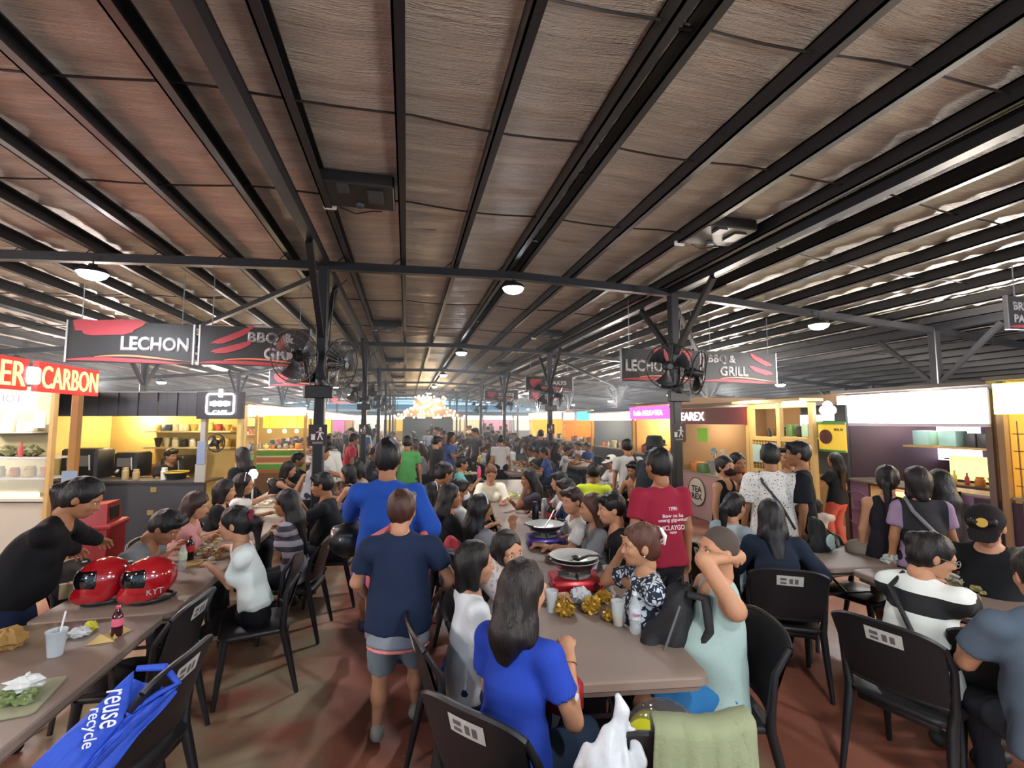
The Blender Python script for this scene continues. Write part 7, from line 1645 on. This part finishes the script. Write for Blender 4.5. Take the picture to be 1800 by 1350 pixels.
# ------------------------------------------------------------------ far end of the hall, stage with string lights
t = empty('light_canopy', (1.35, 31.5, 0), 0, 'stage canopy covered with warm string light bulbs', 'stage')
CX = 0
wl, wr = atY(692, 730, 31.5), atY(815, 730, 31.5); t.location.x = (wl.x + wr.x) / 2; W2 = (wr.x - wl.x) / 2
m_ = MB(); M_CAN = mat('canopy_brown', '6e5648', .8)
m_.add([(-W2, -1.5, 2.15), (W2, -1.5, 2.15), (W2, 1.5, 2.15), (-W2, 1.5, 2.15), (-W2 * .45, -.6, 2.75), (W2 * .45, -.6, 2.75), (W2 * .45, .6, 2.75), (-W2 * .45, .6, 2.75), (-W2 * .42, -.5, 3.35), (W2 * .42, -.5, 3.35), (W2 * .42, .5, 3.35), (-W2 * .42, .5, 3.35)],
       [(0, 1, 5, 4), (1, 2, 6, 5), (2, 3, 7, 6), (3, 0, 4, 7), (4, 5, 9, 8), (5, 6, 10, 9), (6, 7, 11, 10), (7, 4, 8, 11), (8, 9, 10, 11)]); m_.build('canopy_roof', M_CAN, t)
for sx in (-1, 1):
    for sy in (-1.4, 1.4): part(t, 'canopy_post', mat('post_pale', '9a8a7a', .6), ((sx * (W2 - .08), sy, 1.07), (.10, .10, 2.14)))
part(t, 'backdrop', mat('backdrop_dark', '3a4248', .7), ((0, 1.45, 1.3), (W2 * 1.5, .05, 1.7)))
part(t, 'stage_floor', M_DKW, ((0, 0, .2), (W2 * 2 - .3, 2.6, .4)))
GB = glow('string_bulb', 'ffd9a0', 14)
b_ = MB(); b_.lathe([(0, -.055), (.045, -.035), (.055, 0), (.04, .04), (0, .05)], 8); bm_ = b_.mesh('string_bulb', GB, 60); rg = random.Random(5)
for k in range(150):
    u = rg.uniform(-1, 1); 
    if k < 60: v = rg.random(); p = (u * W2 * (1 - .55 * v), -1.5 + .9 * v - .06, 2.2 + .6 * v)
    elif k < 110: v = rg.random(); p = (u * W2 * .44, -.66, 2.75 + .65 * v)
    elif k < 130: p = (u * W2, -1.56, 2.12)
    else: p = (W2 * .42 * u, -.55 + .1 * rg.random(), 3.4 + .12 * rg.random())
    link_mesh('string_bulb', bm_, t, p)
light('POINT', 'string_light_spill', (t.location.x, 29.2, 2.5), 160, (1, .8, .55), .6)
for k in range(4):
    w = atY(735 + 17 * k, 762, 26.5 + .5 * k); q = empty('cloth_table', (w.x, w.y, 0), 0, ['left-hand', 'second', 'third', 'right-hand'][k] + ' table with pale blue cloth before the stage', 'table', 'blue clothed tables before the stage'); m_ = MB(); m_.prism(rrect(.7, .7, .1), 0, .75); m_.build('tablecloth', mat('cloth_paleblue', '8fb4d8', .7), q)
# row of stalls closing the far end, and the blue building with its terrace beyond
FN = [('orange', 'c98a3a', 'warm orange stall in the far row'), ('cream', 'd8c9a0', 'cream stall in the far row'), ('pink', 'c98a9a', 'pinkish stall in the far row'), ('white', 'dcdcd8', 'white stall in the far row'), ('yellow', 'd8b23a', 'yellow stall in the far row')]
for k in range(14):
    x = -12 + 2.9 * k; n_, c, lab = FN[k % 5]
    q = empty('food_stall', (x, 43.5, 0), 0, lab + ', number %s from the left' % ['one', 'two', 'three', 'four', 'five', 'six', 'seven', 'eight', 'nine', 'ten', 'eleven', 'twelve', 'thirteen', 'fourteen'][k], 'stall', 'far row of stalls')
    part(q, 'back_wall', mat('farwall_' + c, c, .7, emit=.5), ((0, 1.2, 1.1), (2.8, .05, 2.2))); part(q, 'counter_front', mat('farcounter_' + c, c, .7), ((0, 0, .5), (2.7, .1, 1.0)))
    part(q, 'fascia', glow('far_fascia_%d' % (k % 3), ('fff0d0', 'ffffff', 'ffd0a0')[k % 3], 2.2), ((0, -.1, 2.2), (2.7, .08, .35)))
    for sx in (-1, 1): part(q, 'corner_post', M_DKW, ((sx * 1.36, 0, 1.2), (.08, .08, 2.4)))
q = empty('terrace_building', (4, 52, 0), 0, 'long pale blue building with an upper terrace beyond the hall', 'building')
BLU = mat('building_blue', '5aa5b8', .7); part(q, 'wall', BLU, ((0, 4, 1.9), (90, .4, 3.8)));
part(q, 'terrace_floor', mat('terrace_white', 'b8c8d0', .6), ((0, 1.5, 3.0), (70, 5, .25)))
part(q, 'terrace_rail', mat('rail_dark', '3a5a68', .5), ((0, -.9, 3.9), (70, .05, .05)), ((0, -.9, 3.5), (70, .04, .04)))
for k in range(36): part(q, 'rail_post', mat('rail_dark', '3a5a68', .5), ((-35 + 2 * k, -.9, 3.5), (.06, .06, .9)))
for k in range(12): part(q, 'window', mat('far_window', '35606e', .3), ((-30 + 5.2 * k, 3.75, 2.6), (2.2, .1, 1.0)))
m_ = MB(); m_.add([(-22, -1, 5.2), (-8, -1, 6.6), (-8, 6, 6.6), (-22, 6, 5.2)], [(0, 1, 2, 3), (3, 2, 1, 0)]); m_.build('lean_to_roof', mat('roof_teal', '6a9aa8', .6), q)
# dark side screens behind the stalls keep the sides of the hall enclosed
DW = mat('side_screen', '2b2f36', .8)
m_ = MB(); m_.box((-13.5, 20, 1.2), (.1, 60, 2.4)); tag(m_.build('wall_left', DW), 'dark side screen behind the left stalls', kind='structure')
m_ = MB(); m_.box((13.8, 20, 1.2), (.1, 60, 2.4)); tag(m_.build('wall_right', DW), 'dark side screen behind the right stalls', kind='structure')

# ------------------------------------------------------------------ the crowd further up the hall
CM = {}
SV = [('sit', 'long', 'tee', 'long', ('table', 'table')), ('sit', 'short', 'tee', 'long', ('table', 'eat')), ('sit', 'short', 'tee', 'long', ('eat', 'table')), ('sit', 'long', 'tee', 'long', ('chin', 'table')), ('sit', 'bun', 'tee', 'long', ('table', 'phone')), ('sit', 'short', 'long', 'long', ('lap', 'table')),
      ('stand', 'short', 'tee', 'long', ('side', 'side')), ('stand', 'long', 'tee', 'long', ('side', 'phone')), ('stand', 'short', 'tee', 'shorts', ('side', 'side'))]
for k, (kd, hr, sl, bt, ar) in enumerate(SV): CM[k] = crowd_mesh(kd, hr, sl, bt, ar, k)
CC = [('1c1d20', 'black'), ('1c1d20', 'black'), ('17181b', 'black'), ('1c1d20', 'black'), ('2a2c33', 'charcoal'), ('23262c', 'dark'), ('b4b4b0', 'pale'), ('23262c', 'dark'), ('2a2c33', 'charcoal'), ('d0cfca', 'white'), ('c2c2c0', 'pale'), ('8d9096', 'grey'), ('8a2a36', 'red'), ('2f4a86', 'blue'), ('b9ab98', 'beige'), ('3d6a52', 'green'), ('c9a03a', 'yellow'), ('c98a9a', 'pink'), ('5a4038', 'brown')]
rg = random.Random(11); n_sit = 0; n_std = 0
ZN = ['in the middle distance', 'far up the hall', 'near the stage']
def crowd(k, x, y, head, where=''):
    global n_sit, n_std
    if y > 29.3 and abs(x - 1.35) < 2.7: return
    hx, cn = rg.choice(CC); o = link_mesh('person', CM[k], None, (x, y, 0), math.radians(head) - PI / 2); o.color = lin(hx) + (1,); s_ = rg.uniform(.94, 1.06); o.scale = (s_, s_, s_)
    zn = ZN[0 if y < 17 else 1 if y < 26 else 2]; st = SV[k][0] == 'sit'
    side = 'left of the left posts' if x < -1.2 else 'between the post lines' if x < 3.9 else 'right of the right posts'
    lab = '%s person in a %s top %s, %s' % ('seated' if st else 'standing', cn, zn, side)
    tag(o, lab, 'person', '%s people in %s tops %s %s' % ('seated' if st else 'standing', cn, zn, side))
    if st:
        n_sit += 1
        if y < 20: chair(x, y, math.radians(head) - PI / 2, 'black plastic chair under a %s topped diner %s' % (cn, where or zn), 'black plastic chairs in the middle distance')
    else: n_std += 1
rows_ = [(-3.0, 14.2, 33), (-.2, 11.3, 33), (2.6, 10.2, 33), (4.55, 11.4, 24), (5.0, 24.5, 33)]
for ri, (xr, ya_, yb_) in enumerate(rows_):
    y = ya_; k = 0
    while y < yb_:
        if y < 27: table(xr, y + .9, 0, 'brown folding table %s in the crowd, row %s from the left' % (['in the middle distance', 'far up the hall'][y > 17], ['one', 'two', 'three', 'four', 'five'][ri]), 'brown folding tables up the hall')
        for j in range(3):
            for q in (-1, 1):
                if rg.random() < (.86 if y < 20 else .55): crowd(rg.randrange(6), xr + q * (.58 + rg.uniform(0, .12)), y + .3 + j * .6 + rg.uniform(-.08, .08), (0 if q < 0 else 180) + rg.uniform(-28, 28), 'on the %s side of crowd row %s' % ('left' if q < 0 else 'right', ['one', 'two', 'three', 'four', 'five'][ri]))
        if y < 24 and rg.random() < .8:
            m_ = MB(); [crumple(m_, (rg.uniform(-.2, .2), rg.uniform(-.7, .7), .03), rg.uniform(.02, .05), rg.randint(0, 99), (1, 1, .7), 5, .6) for _ in range(9)]
            tag(tag(m_.build('table_food', mat('food_mix_%d' % (k % 3), ('b5a04a', 'c8c0b0', '7a8a3a')[k % 3], .6), None, None, (xr, y + .9, TZ)), kind='stuff'), 'scattered food packs on a table of row %s in the crowd' % ['one', 'two', 'three', 'four', 'five'][ri], 'food')
        y += 1.86; k += 1
for i_ in range(40):
    y = rg.uniform(15, 40); x = rg.choice([-1.65, 1.15, 3.6, -1.5, 1.3]) + rg.uniform(-.25, .25)
    if y > 28: x = rg.uniform(-3.5, 7)
    crowd(rg.choice([6, 7, 8]), x, y, rg.choice([90, -90, 60, 120, 0, 180]) + rg.uniform(-20, 20))
for qx, qy, k, hd_, c in ((880, 770, 6, 90, 0), (838, 765, 6, 200, 4), (950, 766, 6, 60, 3), (765, 775, 6, 30, 6), (790, 772, 7, 330, 1)):
    w = at(qx, qy, 1.50); crowd(k, w.x, w.y, hd_)
print('crowd', n_sit, n_std)
